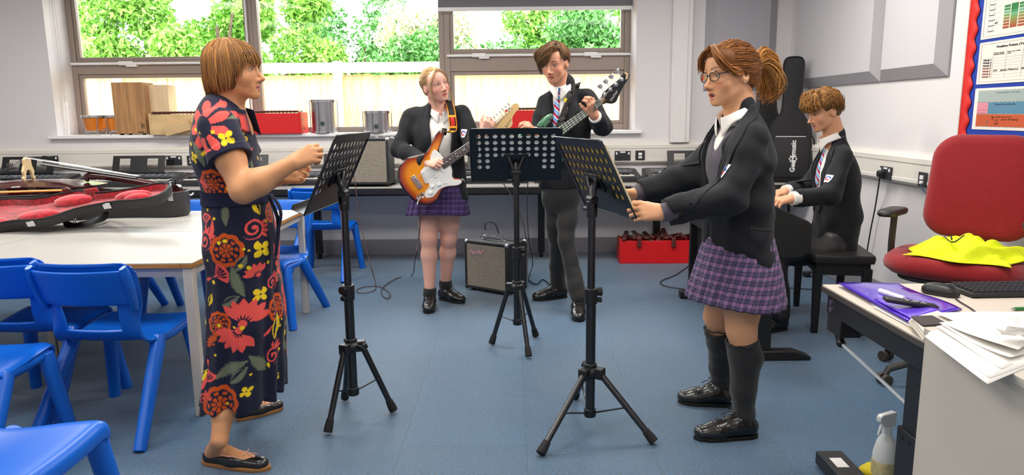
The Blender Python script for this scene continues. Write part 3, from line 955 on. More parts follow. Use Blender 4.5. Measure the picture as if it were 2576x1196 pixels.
sM, BM = music_stand('middle music stand facing away, in front of the two guitarists', (0.026, 3.94, 0), RM,
                     [rotpt(v, RM) for v in ((-0.149, 0.019), (0.059, -0.21), (0.11, 0.16))], 0.36, 0.57, 0.987, 28, (0.0, 0.022, 0.0), knob=rad(180))
sR, BR = music_stand('music stand in front of the singing girl, its desk turned to her', (0.322, 2.85, 0), RR,
                     [rotpt(v, RR) for v in ((-0.219, -0.251), (0.241, -0.159), (-0.034, 0.314))], 0.262, 0.600, 0.965, 26.6, (0.02, 0.028, 0.0), knob=rad(-107 + 10))
# songbook and sheets on the singing girl's stand
BRW = Matrix.Translation((0.322, 2.85, 0)) @ Matrix.Rotation(RR, 4, 'Z') @ BR
bk = thing('song_folder', 'songbook with gold edged pages leaning on the stand of the singing girl', 'book', rot=BRW)
part('cover', MB().box2((-0.235, -0.006, 0.004), (0.235, -0.003, 0.325)), mat('folder_gold', 'c9a24a', 0.5), bk, smooth=0)
pg = MB()
for k in range(5):
    pg.box2((-0.232, -0.0085 - k * 0.0022, 0.005), (0.232, -0.0068 - k * 0.0022, 0.318 - 0.003 * k))
part('pages', pg, mat('cream_pages', 'f0e4c0', 0.7), bk, smooth=0)
for base, rz, B_, lb, x0, x1, z1 in (((0.026, 3.94, 0), RM, BM, 'sheet music on the middle stand, seen through its holes', -0.225, 0.205, 0.285), ((-0.703, 2.98, 0), RL, BL, 'sheet music on the stand in front of the teacher', -0.12, 0.19, 0.25)):
    so = thing('sheet_music', lb, 'sheet music', rot=Matrix.Translation(base) @ Matrix.Rotation(rz, 4, 'Z') @ B_)
    xm = (x0 + x1) / 2
    part('left_page', MB().box2((x0, -0.0048, 0.0045), (xm - 0.001, -0.0038, z1)), M_paper, so, smooth=0)
    part('right_page', MB().box2((xm + 0.001, -0.0050, 0.0045), (x1, -0.0040, z1)), M_paper, so, smooth=0)
# ------------------------------------------------------------------ amplifiers
M_tolex = mat('black_tolex', '1b1b1d', 0.55, bump=0.5, bscale=900)
M_grille = mat('silver_grille', 'a59c8c', 0.8, nmix='5c554b', nscale=400, bump=0.5, bscale=500)
def amplifier(label, loc, rz, w, d, h, logo):
    a = thing('guitar_amplifier', label, 'amplifier', loc, rz)
    b = MB()
    t = 0.022
    b.box2((-w / 2, -d / 2 + 0.012, 0.02), (w / 2, d / 2, h))
    border(b, -w / 2, w / 2, 0.02, h, t, -d / 2, -d / 2 + 0.012)
    part('cabinet', b, M_tolex, a, bevel=0.006)
    part('grille_cloth', MB().box2((-w / 2 + t, -d / 2 + 0.004, 0.02 + t), (w / 2 - t, -d / 2 + 0.0125, h - t)), M_grille, a, smooth=0)
    for x in (-1, 1):
        for y in (-1, 1):
            for z in (0.03, h - 0.01):
                part('corner_cap', MB().ball((x * (w / 2 - 0.012), y * (d / 2 - 0.012), z), 0.018, 8, 6), M_chrome if z > 0.1 else M_black, a)
            part('foot', MB().cyl((x * (w / 2 - 0.05), y * (d / 2 - 0.05), 0), (x * (w / 2 - 0.05), y * (d / 2 - 0.05), 0.02), 0.016), M_rubber, a)
    part('control_panel', MB().box2((-w / 2 + 0.03, d / 2 - 0.10, h), (w / 2 - 0.03, d / 2 - 0.02, h + 0.006)), M_blackm, a, bevel=0.002)
    for k in range(6):
        part('knob', MB().cyl((-w / 2 + 0.07 + k * (w - 0.14) / 5, d / 2 - 0.06, h + 0.006), (-w / 2 + 0.07 + k * (w - 0.14) / 5, d / 2 - 0.06, h + 0.02), 0.009, 0.007, n=10), M_chrome, a)
    part('handle', MB().tube(spline([(-0.1, -0.02, h + 0.004), (-0.075, -0.02, h + 0.014), (0, -0.02, h + 0.034), (0.075, -0.02, h + 0.014), (0.1, -0.02, h + 0.004)], 5), (0.011, 0.003), 8), mat('handle_vinyl', '2b2b2d', 0.45), a)
    part('handle_ends', MB().box((-0.1, -0.02, h + 0.004), (0.03, 0.024, 0.008)).box((0.1, -0.02, h + 0.004), (0.03, 0.024, 0.008)), M_chrome, a, bevel=0.002)
    if logo:
        text('logo', logo, 0.052, mat('logo_pink_silver', 'd9a8ac', 0.3, metal=0.3), a, frame((-w / 2 + 0.045, -d / 2 + 0.002, h - 0.09), (1, 0, 0.12), (0, 0, 1)), shear=0.35, spacing=0.9, bold=0.0015)
    return a
amplifier('black amplifier with a silver grille standing on the floor between the guitarists', (-0.125, 5.28, 0), rad(-36), 0.40, 0.25, 0.385, 'Fender')
xa = P(922, 400, 6.10).x
amplifier('grey fronted amplifier standing on the worktop behind the left music stand', (xa, 6.105, WT), rad(-4), 0.43, 0.21, 0.405, None)
# ------------------------------------------------------------------ instruments on the sill
SZ = WZ0 + 0.0255
M_orange = mat('bongo_orange', 'd97a16', 0.3, coat=0.5, noise=0.15, nscale=9, stretch=(1, 1, 0.2))
M_skin_d = mat('drum_skin', 'efe9dc', 0.5)
def sx(px, Y=6.78):
    return P(px, 330, Y).x
bg = thing('bongo_drums', 'pair of orange bongos with chrome rims at the end of the sill', 'drum', ((sx(240) + sx(297)) / 2, 6.76, SZ))
for i, px in enumerate((243, 299)):
    x = sx(px) - (sx(240) + sx(297)) / 2
    r = 0.098 - 0.012 * i
    part('drum_shell', MB().lathe([(r * 0.78, 0.0), (r * 0.92, 0.06), (r, 0.145)], 24, Matrix.Translation((x, 0, 0.03))), M_orange, bg)
    part('drum_skin', MB().lathe([(r, 0.145), (r, 0.152), (r * 0.5, 0.154), (0.001, 0.154)], 24, Matrix.Translation((x, 0, 0.03))), M_skin_d, bg)
    rg = MB().lathe([(r + 0.001, 0.13), (r + 0.01, 0.13), (r + 0.01, 0.15), (r + 0.001, 0.15)], 24, Matrix.Translation((x, 0, 0.03)))
    rg.lathe([(r * 0.78, -0.004), (r * 0.84, -0.004), (r * 0.84, 0.012), (r * 0.78, 0.012)], 24, Matrix.Translation((x, 0, 0.03)))
    for k in range(5):
        a = k * 2 * PI / 5 + 0.4
        rg.tube([(x + math.cos(a) * (r + 0.012), math.sin(a) * (r + 0.012), 0.17), (x + math.cos(a) * (r + 0.014), math.sin(a) * (r + 0.014), 0.12), (x + math.cos(a) * r * 0.84, math.sin(a) * r * 0.84, 0.0)], 0.004, 6)
    part('chrome_hoops', rg, M_chrome, bg, smooth=60)
part('centre_block', MB().box((0, 0, 0.11), (0.05, 0.06, 0.09)), M_orange, bg, bevel=0.006)
M_cajon = mat('cajon_wood', 'ad8052', 0.5, noise=0.22, nscale=5, stretch=(9, 9, 0.5))
def cajon(label, px, w, d, h, m, Y, rz, front):
    c = thing('cajon', label, 'drum box', (sx(px, Y), Y, SZ), rz)
    part('body', MB().box2((-w / 2, -d / 2 + 0.006, 0.012), (w / 2, d / 2, h)), m, c, bevel=0.006)
    part('tapping_board', MB().box2((-w / 2, -d / 2, 0.014), (w / 2, -d / 2 + 0.005, h)), front, c, bevel=0.002)
    for x in (-1, 1):
        for y in (-1, 1):
            part('foot', MB().cyl((x * (w / 2 - 0.04), y * (d / 2 - 0.04), 0), (x * (w / 2 - 0.04), y * (d / 2 - 0.04), 0.013), 0.016), M_rubber, c)
    return c
c = cajon('tall brown wooden drum box with a curved mark, right of the bongos', 345, 0.275, 0.25, 0.475, mat('cajon_side', 'bf9468', 0.5, noise=0.15, nscale=5, stretch=(9, 9, 0.5)), 6.78, rad(5), M_cajon)
mk = MB()
for k in range(3):
    pts = arc(0.055 + 0.018 * k, 0.085, 0.045 - 0.008 * k, -38, 38, 6)
    mk.tube([(x, -0.136, z) for x, z in pts], (0.0012, 0.0038 - 0.0007 * k), 6, flat=(0, 1, 0))
part('printed_mark', mk, M_ink, c)
part('printed_caption', MB().box2((0.065, -0.1364, 0.024), (0.115, -0.1352, 0.030)), M_ink, c, smooth=0)
cajon('pale wooden drum box half hidden behind the brown one', 408, 0.24, 0.2, 0.455, mat('cajon_pale', 'e6cda6', 0.5, noise=0.08, nscale=5, stretch=(9, 9, 0.5)), 6.90, rad(3), MATS['cajon_pale'])
M_rose = mat('rosewood_bars', '5a2c24', 0.35, noise=0.2, nscale=20)
def xylophone(label, x, y, z, rz, w, d, h, m, nbars, lift=0.0, cat='xylophone', pins=True):
    o = thing('box_xylophone', label, cat, (x, y, z), rz)
    b = MB()
    b.box2((-w / 2, -d / 2, 0.0), (w / 2, -d / 2 + 0.014, h)).box2((-w / 2, d / 2 - 0.014, 0.0), (w / 2, d / 2, h))
    b.box2((-w / 2, -d / 2 + 0.014, 0.01), (w / 2, d / 2 - 0.014, 0.022))
    part('sound_box', b, m, o, bevel=0.003)
    for s in (-1, 1):
        e = MB().box2((s * w / 2 - s * 0.016, -d / 2 - 0.006, 0.0), (s * (w / 2 + 0.004), d / 2 + 0.006, h + 0.008))
        part('end_board', e, m, o, bevel=0.003)
    bw_ = (w - 0.06) / nbars
    rng = random.Random(nbars)
    for k in range(nbars):
        xx = -w / 2 + 0.03 + bw_ * (k + 0.5)
        L = d * (1.25 - 0.5 * k / nbars)
        bb = MB().box((0, 0, 0), (bw_ * 0.82, L * 0.94, 0.018))
        ob = part('tone_bar', bb, M_rose, o, bevel=0.004, seg=1)
        ob.location = (xx, 0, h + 0.014 + (rng.uniform(0, 0.03) if lift else 0))
        if lift:
            ob.rotation_euler = (rng.uniform(-lift, lift), rng.uniform(-lift, lift) * 0.8, rng.uniform(-lift, lift))
    if pins:
        pn = MB()
        for k in range(nbars + 1):
            xx = -w / 2 + 0.03 + bw_ * k
            for s in (-1, 1):
                pn.cyl((xx, s * d * 0.3, h - 0.01), (xx, s * d * 0.3, h + 0.03), 0.003, n=6)
        part('pins', pn, M_chrome, o)
    return o
M_birch = mat('birch_ply', 'd4b483', 0.5, noise=0.08, nscale=6, stretch=(1, 6, 6))
M_redpaint = mat('red_paint', 'd3141a', 0.42)
Yx = 6.72
def sxw(a, b, Y):
    return (sx(a, Y) + sx(b, Y)) / 2, sx(b, Y) - sx(a, Y)
x, w = sxw(396, 552, Yx)
xylophone('pale wooden box xylophone with dark bars left of the teacher', x, Yx, SZ, 0, w, 0.26, 0.185, M_birch, 14)
bo = part('wood_offcut', MB().box((0, 0, 0.014), (0.235, 0.1, 0.085)), M_birch, None, bevel=0.003)
bo.matrix_basis = Matrix.Translation((sx(450, 6.56), 6.562, SZ + 0.047)) @ Matrix.Rotation(rad(-14), 4, 'Y') @ Matrix.Rotation(rad(8), 4, 'X') @ Matrix.Scale(0.55, 4, (0, 1, 0))
tag(bo, 'small pale wooden block tilted against the pale xylophone', 'block')
x, w = sxw(598, 766, Yx)
xo = xylophone('red box xylophone on the sill right of the teacher', x, Yx, SZ, rad(1.5), w, 0.24, 0.185, M_redpaint, 16)
hh = MB()
for z, xx, ww in ((0.125, 0.05, 0.055), (0.045, 0.03, 0.016), (0.045, 0.09, 0.016)):
    hh.box((w / 2 + 0.004, -0.10 + xx, z), (0.003, ww, 0.014))
part('grip_slots', hh, M_bkey, xo, bevel=0.001)
x, w = sxw(1272, 1400, Yx)
xo = xylophone('red box xylophone on the sill behind the bass player', x, Yx, SZ, rad(2), w, 0.24, 0.19, M_redpaint, 12)
rects('white_marking', xo, [], M_white)
bpy.data.objects.remove([c for c in xo.children if c.name.startswith('white_marking')][0])
xf = P(1655, 660, 6.2).x
xo = xylophone('red box xylophone with loose tumbled bars on the floor under the worktop', xf, 6.30, 0.0, rad(-2), 0.66, 0.24, 0.205, M_redpaint, 12, lift=0.28)
for px in (1613, 1700):
    xx = P(px, 620, 6.1).x - xf
    part('stray_bar', MB().box2((xx - 0.018, -0.145, 0.15), (xx + 0.018, -0.127, 0.235)), M_rose, xo, bevel=0.003)
def metal_drum(label, pa, pb, py, Y, hpx):
    r = (sx(pb, Y) - sx(pa, Y)) / 2
    h = P(pa, hpx, Y).z - SZ
    d = thing('metal_drum', label, 'drum', ((sx(pa, Y) + sx(pb, Y)) / 2, Y, SZ))
    part('drum_shell', MB().lathe([(r * 0.97, 0.004), (r * 0.97, h - 0.01)], 28), mat('brushed_metal', 'b4b6ba', 0.28, metal=1, noise=0.1, nscale=4), d)
    part('drum_skin', MB().lathe([(r * 0.98, h - 0.012), (r * 0.98, h - 0.004), (0.001, h)], 28), M_skin_d, d)
    hp = MB().lathe([(r * 0.975, h - 0.03), (r * 1.05, h - 0.03), (r * 1.05, h - 0.006), (r * 0.985, h - 0.006)], 28)
    hp.lathe([(r * 0.975, 0.0), (r * 1.04, 0.0), (r * 1.04, 0.02), (r * 0.975, 0.02)], 28)
    for k in range(6):
        a = k * PI / 3 + 0.3
        hp.cyl((math.cos(a) * r * 1.06, math.sin(a) * r * 1.06, 0.0), (math.cos(a) * r * 1.06, math.sin(a) * r * 1.06, h - 0.008), 0.004, n=6)
    part('rim_hoops', hp, M_chrome, d, smooth=50)
    part('badge', MB().lathe([(0.022, 0), (0.022, 0.004), (0.001, 0.005)], 16, frame((0.01, -r * 0.965, h * 0.28), (1, 0, 0), (0, 0, 1))), mat('badge_dark', '3a4a44', 0.3), d)
    return d
metal_drum('tall silver drum on the sill in the middle window', 786, 849, 330, 6.74, 250)
metal_drum('short wide silver drum on the sill beside the girl guitarist', 917, 984, 327, 6.74, 278)
# ------------------------------------------------------------------ blue tray and papers on the worktop
tp = P(700, 436, 6.1)
tr = thing('blue_tray', 'blue plastic tray of papers on the worktop behind the hands of the teacher', 'tray', (tp.x - 0.02, 6.16, WT + 0.101))
tb_ = MB()
tb_.box2((-0.16, -0.11, 0), (0.16, 0.11, 0.006))
for a, b in (((-0.16, -0.11), (0.16, -0.104)), ((-0.16, 0.104), (0.16, 0.11)), ((-0.16, -0.104), (-0.154, 0.104)), ((0.154, -0.104), (0.16, 0.104))):
    tb_.box2((a[0], a[1], 0.006), (b[0], b[1], 0.05))
part('tray', tb_, M_blue, tr, bevel=0.002)
for k in range(4):
    o = part('loose_paper', MB().strip(lambda u, v, k=k: (-0.13 + 0.22 * u + 0.01 * k, -0.08 + 0.15 * v, 0.008 + 0.004 * k + 0.045 * u * (1 - u) * (1 + 0.5 * k)), 8, 4), mat('turquoise_paper', '8fd6d8', 0.6) if k == 3 else M_paper, None, smooth=60, solid=0.0006)
    o.location = (tp.x - 0.02, 6.16, WT + 0.107 + 0.004 * k)
    o.rotation_euler = (0, 0, 0.2 * k)
    tag(o, 'turquoise sheet on top of the papers in the blue tray' if k == 3 else ('lowest', 'second', 'third')[k] + ' white sheet from the bottom of the blue tray on the worktop', 'paper', 'sheets in the blue tray')
gd = thing('grey_device', 'small pale grey plastic device standing on the keyboard by the singing girl', 'device', (P(1670, 435, 6.1).x + 0.03, 6.12, WT))
part('casing', MB().loft([[(-0.06, -0.05, 0), (0.06, -0.05, 0), (0.06, 0.06, 0), (-0.06, 0.06, 0)], [(-0.06, -0.045, 0.07), (0.06, -0.045, 0.07), (0.06, 0.06, 0.1), (-0.06, 0.06, 0.1)]]), mat('pale_grey_plastic', 'b9bcc2', 0.4), gd, bevel=0.006)
part('display', MB().box((0, -0.05, 0.045), (0.08, 0.004, 0.03)), M_wkey, gd, bevel=0.001)
# ------------------------------------------------------------------ gig bags in the corner
M_bag = mat('black_nylon', '141416', 0.75, bump=0.6, bscale=350, sheen=0.2)
M_bag2 = mat('black_nylon_pocket', '1b1b1d', 0.65, bump=0.8, bscale=500)
def gig_bag(label, loc, rz, lean, logo):
    R = Matrix.Translation(loc) @ Matrix.Rotation(rz, 4, 'Z') @ Matrix.Rotation(rad(lean), 4, 'X') @ Matrix.Scale(.94, 4)
    g = thing('gig_bag', label, 'guitar bag', rot=R)
    pts = [(0.0, 0.0), (0.16, 0.005), (0.21, 0.06), (0.215, 0.15), (0.185, 0.27), (0.165, 0.34), (0.17, 0.41), (0.155, 0.49), (0.11, 0.56), (0.085, 0.62), (0.078, 0.75), (0.082, 0.92), (0.085, 1.02), (0.06, 1.075), (0.0, 1.085)]
    sp = [Vector((a, b, 0)) for a, b in pts]
    rp = [(p.x, p.y) for p in spline(sp, 3)]
    out = rp + [(-x, z) for x, z in rp[::-1][1:-1]]
    rings = []
    for y, q in ((-0.062, 0.84), (-0.055, 0.93), (-0.035, 1.0), (0.035, 1.0), (0.055, 0.93), (0.062, 0.84)):
        rings.append([(x * q if abs(x) > 0 else 0, y * (1.15 if z < 0.5 else 0.9), 0.5 + (z - 0.5) * (1 - (1 - q) * 0.28)) for x, z in out])
    part('bag_body', MB().loft(rings), M_bag, g, smooth=70)
    pk = [(0, 0.03), (0.13, 0.03), (0.165, 0.07), (0.165, 0.25), (0.135, 0.4), (0, 0.4)]
    pk = pk + [(-x, z) for x, z in pk[::-1][1:-1]]
    part('front_pocket', MB().loft([[(x, -0.070, z) for x, z in pk], [(x * 0.985, -0.082, z) for x, z in pk], [(x * 0.93, -0.088, 0.2 + (z - 0.2) * 0.94) for x, z in pk]]), M_bag2, g, smooth=50)
    pts = [(x * 1.02, -0.046, z) for x, z in out]
    part('piping', MB().tube(pts + pts[:1], 0.006, 6), M_black, g)
    part('reflective_strip', MB().box2((-0.125, -0.0905, 0.385), (0.125, -0.082, 0.392)), mat('reflective_grey', 'c8c8cc', 0.4), g, smooth=0)
    part('carry_handle', MB().tube(spline([(0.16, -0.03, 0.42), (0.2, -0.035, 0.36), (0.2, -0.035, 0.3), (0.175, -0.03, 0.26)], 4), (0.012, 0.005), 8), M_black, g)
    if logo:
        text('printed_logo', logo, 0.058, mat('logo_white', 'dcdcdc', 0.6), g, frame((0.028, -0.0893, 0.075), (0, 0, 1), (-1, 0, 0)), bold=0.0022)
        gm = MB()
        for k in range(8):
            a = k * PI / 4
            gm.box((math.cos(a) * 0.028, math.sin(a) * 0.028, 0), (0.014, 0.014, 0.0008), frame((0.028, -0.0892, 0.193), (0, 0, 1), (-1, 0, 0)) @ Matrix.Translation((math.cos(a) * 0, 0, 0)))
        part('printed_cog', gm, MATS['logo_white'], g, smooth=0)
    return g
gig_bag('front black gig bag with a white printed logo, leaning in the corner', (P(1990, 450, 6.05).x - .025, 6.06, WT + 0.018), rad(-16), -3, 'Gear4music')
gig_bag('plain black gig bag standing behind the one with the logo', (P(1926, 450, 6.32).x, 6.34, WT + 0.018), rad(6), -5, None)
# ------------------------------------------------------------------ cello and its open case on the tables
CA = rad(1.5)
CB = Matrix.Translation((-3.37, 4.47, TZ)) @ Matrix.Rotation(CA, 4, 'Z')
M_case = mat('case_black', '2c2c2e', 0.55, bump=0.3, bscale=500)
M_plush = mat('red_plush', '9c0f1c', 0.9, noise=0.5, nscale=45, bump=1.0, bscale=220, sheen=0.5)
M_cello = mat('cello_varnish', '3a100e', 0.12, coat=0.8, noise=0.25, nscale=6)
M_bridge = mat('maple', 'd9bd8c', 0.5)
M_ebony = mat('ebony', '2e2e2e', 0.35)
OUTL = [(0, .09), (.03, .17), (.12, .225), (.25, .225), (.36, .185), (.45, .155), (.54, .155), (.66, .185), (.74, .17), (.82, .115), (.9, .09), (1.05, .08), (1.15, .1), (1.24, .105), (1.3, .08), (1.325, .03)]
def outline(k=1.0, n=3, o=OUTL):
    sp = [(p.x, p.y) for p in spline([Vector((a, b, 0)) for a, b in o], n)]
    c = 0.66
    up = [((a - c) * (1 - (1 - k) * 0.4) + c, b * k) for a, b in sp]
    return up + [(a, -b) for a, b in up[::-1]]
def shell(th, name, M, depth, parent):
    o1, o0, i1, i0 = outline(1), outline(0.93), outline(0.93), outline(0.86)
    b = MB().loft([[(x, y, 0) for x, y in o0], [(x, y, 0.02) for x, y in outline(0.985)], [(x, y, depth) for x, y in o1], [(x, y, depth) for x, y in i1]], True, False)
    n = len(o0)
    b.f.append(tuple(range(n)))
    b.v = [tuple(M @ Vector(p)) for p in b.v]
    s = part(name, b, M_case, parent, smooth=50)
    l = MB().loft([[(x, y, depth - 0.004) for x, y in i1], [(x, y, depth * 0.5) for x, y in outline(0.9)], [(x, y, 0.018) for x, y in i0]], True, False)
    l.f.append(tuple(2 * n + k for k in range(n)))
    l.v = [tuple(M @ Vector(p)) for p in l.v]
    part('plush_lining', l, M_plush, s, smooth=50)
    rm = MB().tube([M @ Vector((x, y, depth)) for x, y in outline(0.985)] + [M @ Vector((*outline(0.985)[0], depth))], 0.0055, 6)
    part('rim_valance', rm, M_blackm, s)
    return s
case = thing('cello_case', 'open black cello case with crimson plush lining lying on the tables', 'instrument case', rot=CB)
shell(case, 'case_base', Matrix.Identity(4), 0.155, case)
LF = frame((0, 0, 0), (1, -0.02, 0.135), (0, math.cos(rad(19)), math.sin(rad(19))))
HL = CB.inverted() @ Matrix.Translation(P(425, 474, 3.98) - LF @ Vector((1.325, 0, 0.055))) @ LF
lid = shell(case, 'case_lid', HL, 0.055, case)
for (sx_, sy_, L, wd, hh_) in ((0.72, 0.08, 0.24, 0.045, 0.034), (1.10, 0.02, 0.22, 0.035, 0.03), (0.60, -0.075, 0.26, 0.04, 0.032), (0.32, -0.10, 0.26, 0.06, 0.034), (1.15, -0.03, 0.16, 0.028, 0.03)):
    pd = MB().ball((0, 0, 0), (L / 2, wd, hh_), 14, 8, HL @ Matrix.Translation((sx_, sy_, 0.034)) @ Matrix.Rotation(rad(-4), 4, 'Z'))
    part('cushion', pd, mat('red_plush_light', 'c22030', 0.9, noise=0.35, nscale=40, bump=1.0, bscale=220, sheen=0.6), lid, smooth=180)
part('accessory_flap', MB().box2((0.79, 0.095, 0.04), (0.87, 0.11, 0.085), HL), M_plush, lid, bevel=0.01)
lt = MB()
for x in (0.30, 0.62, 1.0):
    y = -0.5 * 0
    k = min(outline(1)[len(outline(1)) // 2:], key=lambda p: abs(p[0] - x))
    lt.box((k[0], k[1] - 0.004, 0.036), (0.045, 0.012, 0.032), HL)
    k2 = min(outline(1)[len(outline(1)) // 2:], key=lambda p: abs(p[0] - (x + .05)))
part('latches', lt, M_chrome, lid, bevel=0.003)
lb = MB()
for x in (1.27, 0.75):
    k = min(outline(1)[:len(outline(1)) // 2], key=lambda p: abs(p[0] - x))
    lb.box((k[0], -k[1] - 0.004, 0.13), (0.03, 0.014, 0.05))
lb.tube([(1.325, 0.0, 0.13), (1.345, 0.0, 0.128), (1.36, 0.005, 0.142)], 0.006, 6)
part('base_latches', lb, M_chrome, case, bevel=0.002)
def CBI(px, py, z):
    return CB.inverted() @ PZ(px, py, z)
st = MB()
sp = spline([HL @ Vector((0.72, -0.05, -0.006)), CBI(170, 565, .722), CBI(200, 566, .724), CBI(240, 556, .728), CBI(262, 545, .735), CBI(270, 528, .77), HL @ Vector((1.05, -0.02, -0.006))], 6)
st.tube(sp, (0.004, 0.021), 8, flat=(0, 1, 0))
ss = part('carry_strap', st, M_black, case)
bk_ = MB()
for x in (0.60, 0.66):
    c0 = CBI(166 if x == 0.60 else 186, 570, .704)
    bk_.tube([c0, c0 + Vector((0.004, 0, 0.052)), c0 + Vector((0.014, 0, 0.052)), c0 + Vector((0.012, 0, 0.0)), c0], 0.003, 6)
part('buckle', bk_, M_chrome, ss)
cel = thing('cello', 'dark red brown cello lying in the base of its open case', 'cello', rot=CB @ Matrix.Translation((0, 0, 0.045)))
CO = [(.04, .03), (.06, .12), (.14, .2), (.24, .205), (.34, .165), (.40, .125), (.48, .122), (.55, .14), (.64, .165), (.72, .155), (.775, .09), (.79, .03)]
def cout(k):
    sp = [(p.x, p.y) for p in spline([Vector((a, b, 0)) for a, b in CO], 4)]
    c = 0.41
    up = [((a - c) * k + c, b * k) for a, b in sp]
    return up + [(a, -b) for a, b in up[::-1]]
part('cello_body', MB().loft([[(x, y, 0.03) for x, y in cout(0.97)], [(x, y, 0.045) for x, y in cout(0.985)], [(x, y, 0.15) for x, y in cout(0.985)], [(x, y, 0.153) for x, y in cout(1.03)], [(x, y, 0.16) for x, y in cout(1.03)], [(x, y, 0.165) for x, y in cout(0.93)], [(x, y, 0.18) for x, y in cout(0.7)], [(x, y, 0.192) for x, y in cout(0.4)], [(x, y, 0.196) for x, y in cout(0.1)]]), M_cello, cel, smooth=60)
BS = 0.35
br = MB()
bp_ = [(-.045, 0), (-.05, .012), (-.038, .022), (-.045, .045), (-.03, .075), (-.028, .105), (0, .118), (.028, .105), (.03, .075), (.045, .045), (.038, .022), (.05, .012), (.045, 0), (.028, .006), (.024, .03), (.012, .05), (0, .052), (-.012, .05), (-.024, .03), (-.028, .006)]
A = CB.inverted() @ CB @ Matrix.Translation((BS, 0, 0.192)) @ frame((0, 0, 0), (0, 1, 0), (0, 0, 1)) @ Matrix.Scale(1.22, 4)
br.prism(bp_, -0.006, 0.006, A)
part('bridge', br, M_bridge, cel, smooth=0, bevel=0.0015, seg=1)
fb = MB().tube([(0.45, 0, 0.290), (1.02, 0, 0.195)], [(0.032, 0.011), (0.02, 0.01)], 10, flat=(0, 0, 1))
part('fingerboard', fb, M_ebony, cel, smooth=50)
nk = MB().tube(spline([(0.70, 0, 0.19), (0.75, 0, 0.215), (1.0, 0, 0.178), (1.10, 0, 0.155)], 4), [(0.02, 0.022)] * 13, 10)
nk.tube(spline([(1.08, 0, 0.165), (1.16, 0, 0.145), (1.22, 0, 0.12)], 3), [(0.022, 0.02)] * 6 + [(0.014, 0.014)], 10)
nk.cyl((1.26, -0.022, 0.125), (1.26, 0.022, 0.125), 0.027, n=14)
part('neck_and_scroll', nk, M_cello, cel, smooth=60)
pg = MB()
for k in range(4):
    s = -1 if k % 2 else 1
    pg.tube([(1.155 + k * 0.018, 0, 0.155), (1.155 + k * 0.018, s * 0.05, 0.158), (1.155 + k * 0.018, s * 0.075, 0.16)], [(0.006, 0.006), (0.006, 0.006), (0.013, 0.006)], 8)
part('pegs', pg, M_ebony, cel)
tp_ = MB().loft([[(0.06, -0.022, 0.205), (0.06, 0.022, 0.205), (0.06, 0.018, 0.216), (0.06, -0.018, 0.216)], [(0.26, -0.034, 0.262), (0.26, 0.034, 0.262), (0.26, 0.026, 0.278), (0.26, -0.026, 0.278)]])
for k in range(4):
    tp_.cyl((0.245, -0.024 + k * 0.016, 0.27), (0.245, -0.024 + k * 0.016, 0.296), 0.004, n=8)
part('tailpiece', tp_, M_ebony, cel, bevel=0.003)
sg = MB()
for k in range(4):
    y = (k - 1.5)
    sg.tube([(0.26, y * 0.014, 0.272), (BS, y * 0.017, 0.335 - 0.002 * abs(y)), (1.03, y * 0.007, 0.208)], 0.0014, 4)
part('strings', sg, M_chrome, cel)
fh = MB()
for s in (-1, 1):
    fh.tube(spline([(0.29, s * 0.075, 0.1815), (0.305, s * 0.066, 0.1835), (0.35, s * 0.074, 0.183), (0.40, s * 0.085, 0.18), (0.415, s * 0.076, 0.182)], 4), (0.004, 0.003), 6)
part('sound_holes', fh, M_bkey, cel)
pr_ = [PZ(-140, 488, 0.905), PZ(-30, 485, 0.905), PZ(60, 482, 0.905), PZ(158, 479, 0.905)]
bw = thing('cello_bow', 'pale cello bow lying along the near rim of the open case', 'bow', pr_[1])
b = MB().tube([p - pr_[1] for p in pr_], 0.006, 8)
part('bow_stick', b, mat('bow_wood', 'dcae58', 0.35), bw)
part('bow_tip', MB().tube([pr_[3] - pr_[1], pr_[3] - pr_[1] + Vector((0.03, 0, 0.006)), pr_[3] - pr_[1] + Vector((0.05, -0.005, 0.002))], [(0.008, 0.01), (0.007, 0.012), (0.003, 0.004)], 8), mat('bow_tip', '5a2418', 0.4), bw)
# ------------------------------------------------------------------ digital piano and bench
M_pno = mat('piano_black', '131313', 0.5)
PX1, PY0, PY1 = 1.56, 3.66, 5.02
pn = thing('digital_piano', 'black digital piano standing end on behind the singing girl', 'piano', (PX1, PY0, 0))
prof = [(0.0, 0.60), (0.0, 0.735), (-0.025, 0.755), (-0.20, 0.835), (-0.24, 0.86), (-0.36, 0.865), (-0.36, 0.56), (-0.05, 0.56)]
for y0, y1 in ((0, 0.045), (PY1 - PY0 - 0.045, PY1 - PY0)):
    part('cheek', MB().loft([[(x, y0, z) for x, z in prof], [(x, y1, z) for x, z in prof]]), M_pno, pn, bevel=0.006)
b = MB().box2((-0.355, 0.045, 0.58), (-0.02, PY1 - PY0 - 0.045, 0.70)).box2((-0.355, 0.045, 0.70), (-0.19, PY1 - PY0 - 0.045, 0.845)).box2((-0.03, 0.045, 0.62), (0.0, PY1 - PY0 - 0.045, 0.722))
part('keybed', b, M_pno, pn, bevel=0.004)
wk2, bk2 = MB(), MB()
for i in range(52):
    y = 0.05 + 0.0241 * (i + 0.5)
    wk2.box((-0.105, y, 0.725), (0.15, 0.0225, 0.022))
    if i % 7 not in (2, 6):
        bk2.box((-0.13, y + 0.012, 0.741), (0.095, 0.011, 0.014))
part('white_keys', wk2, M_wkey, pn, smooth=0)
part('black_keys', bk2, M_bkey, pn, smooth=0)
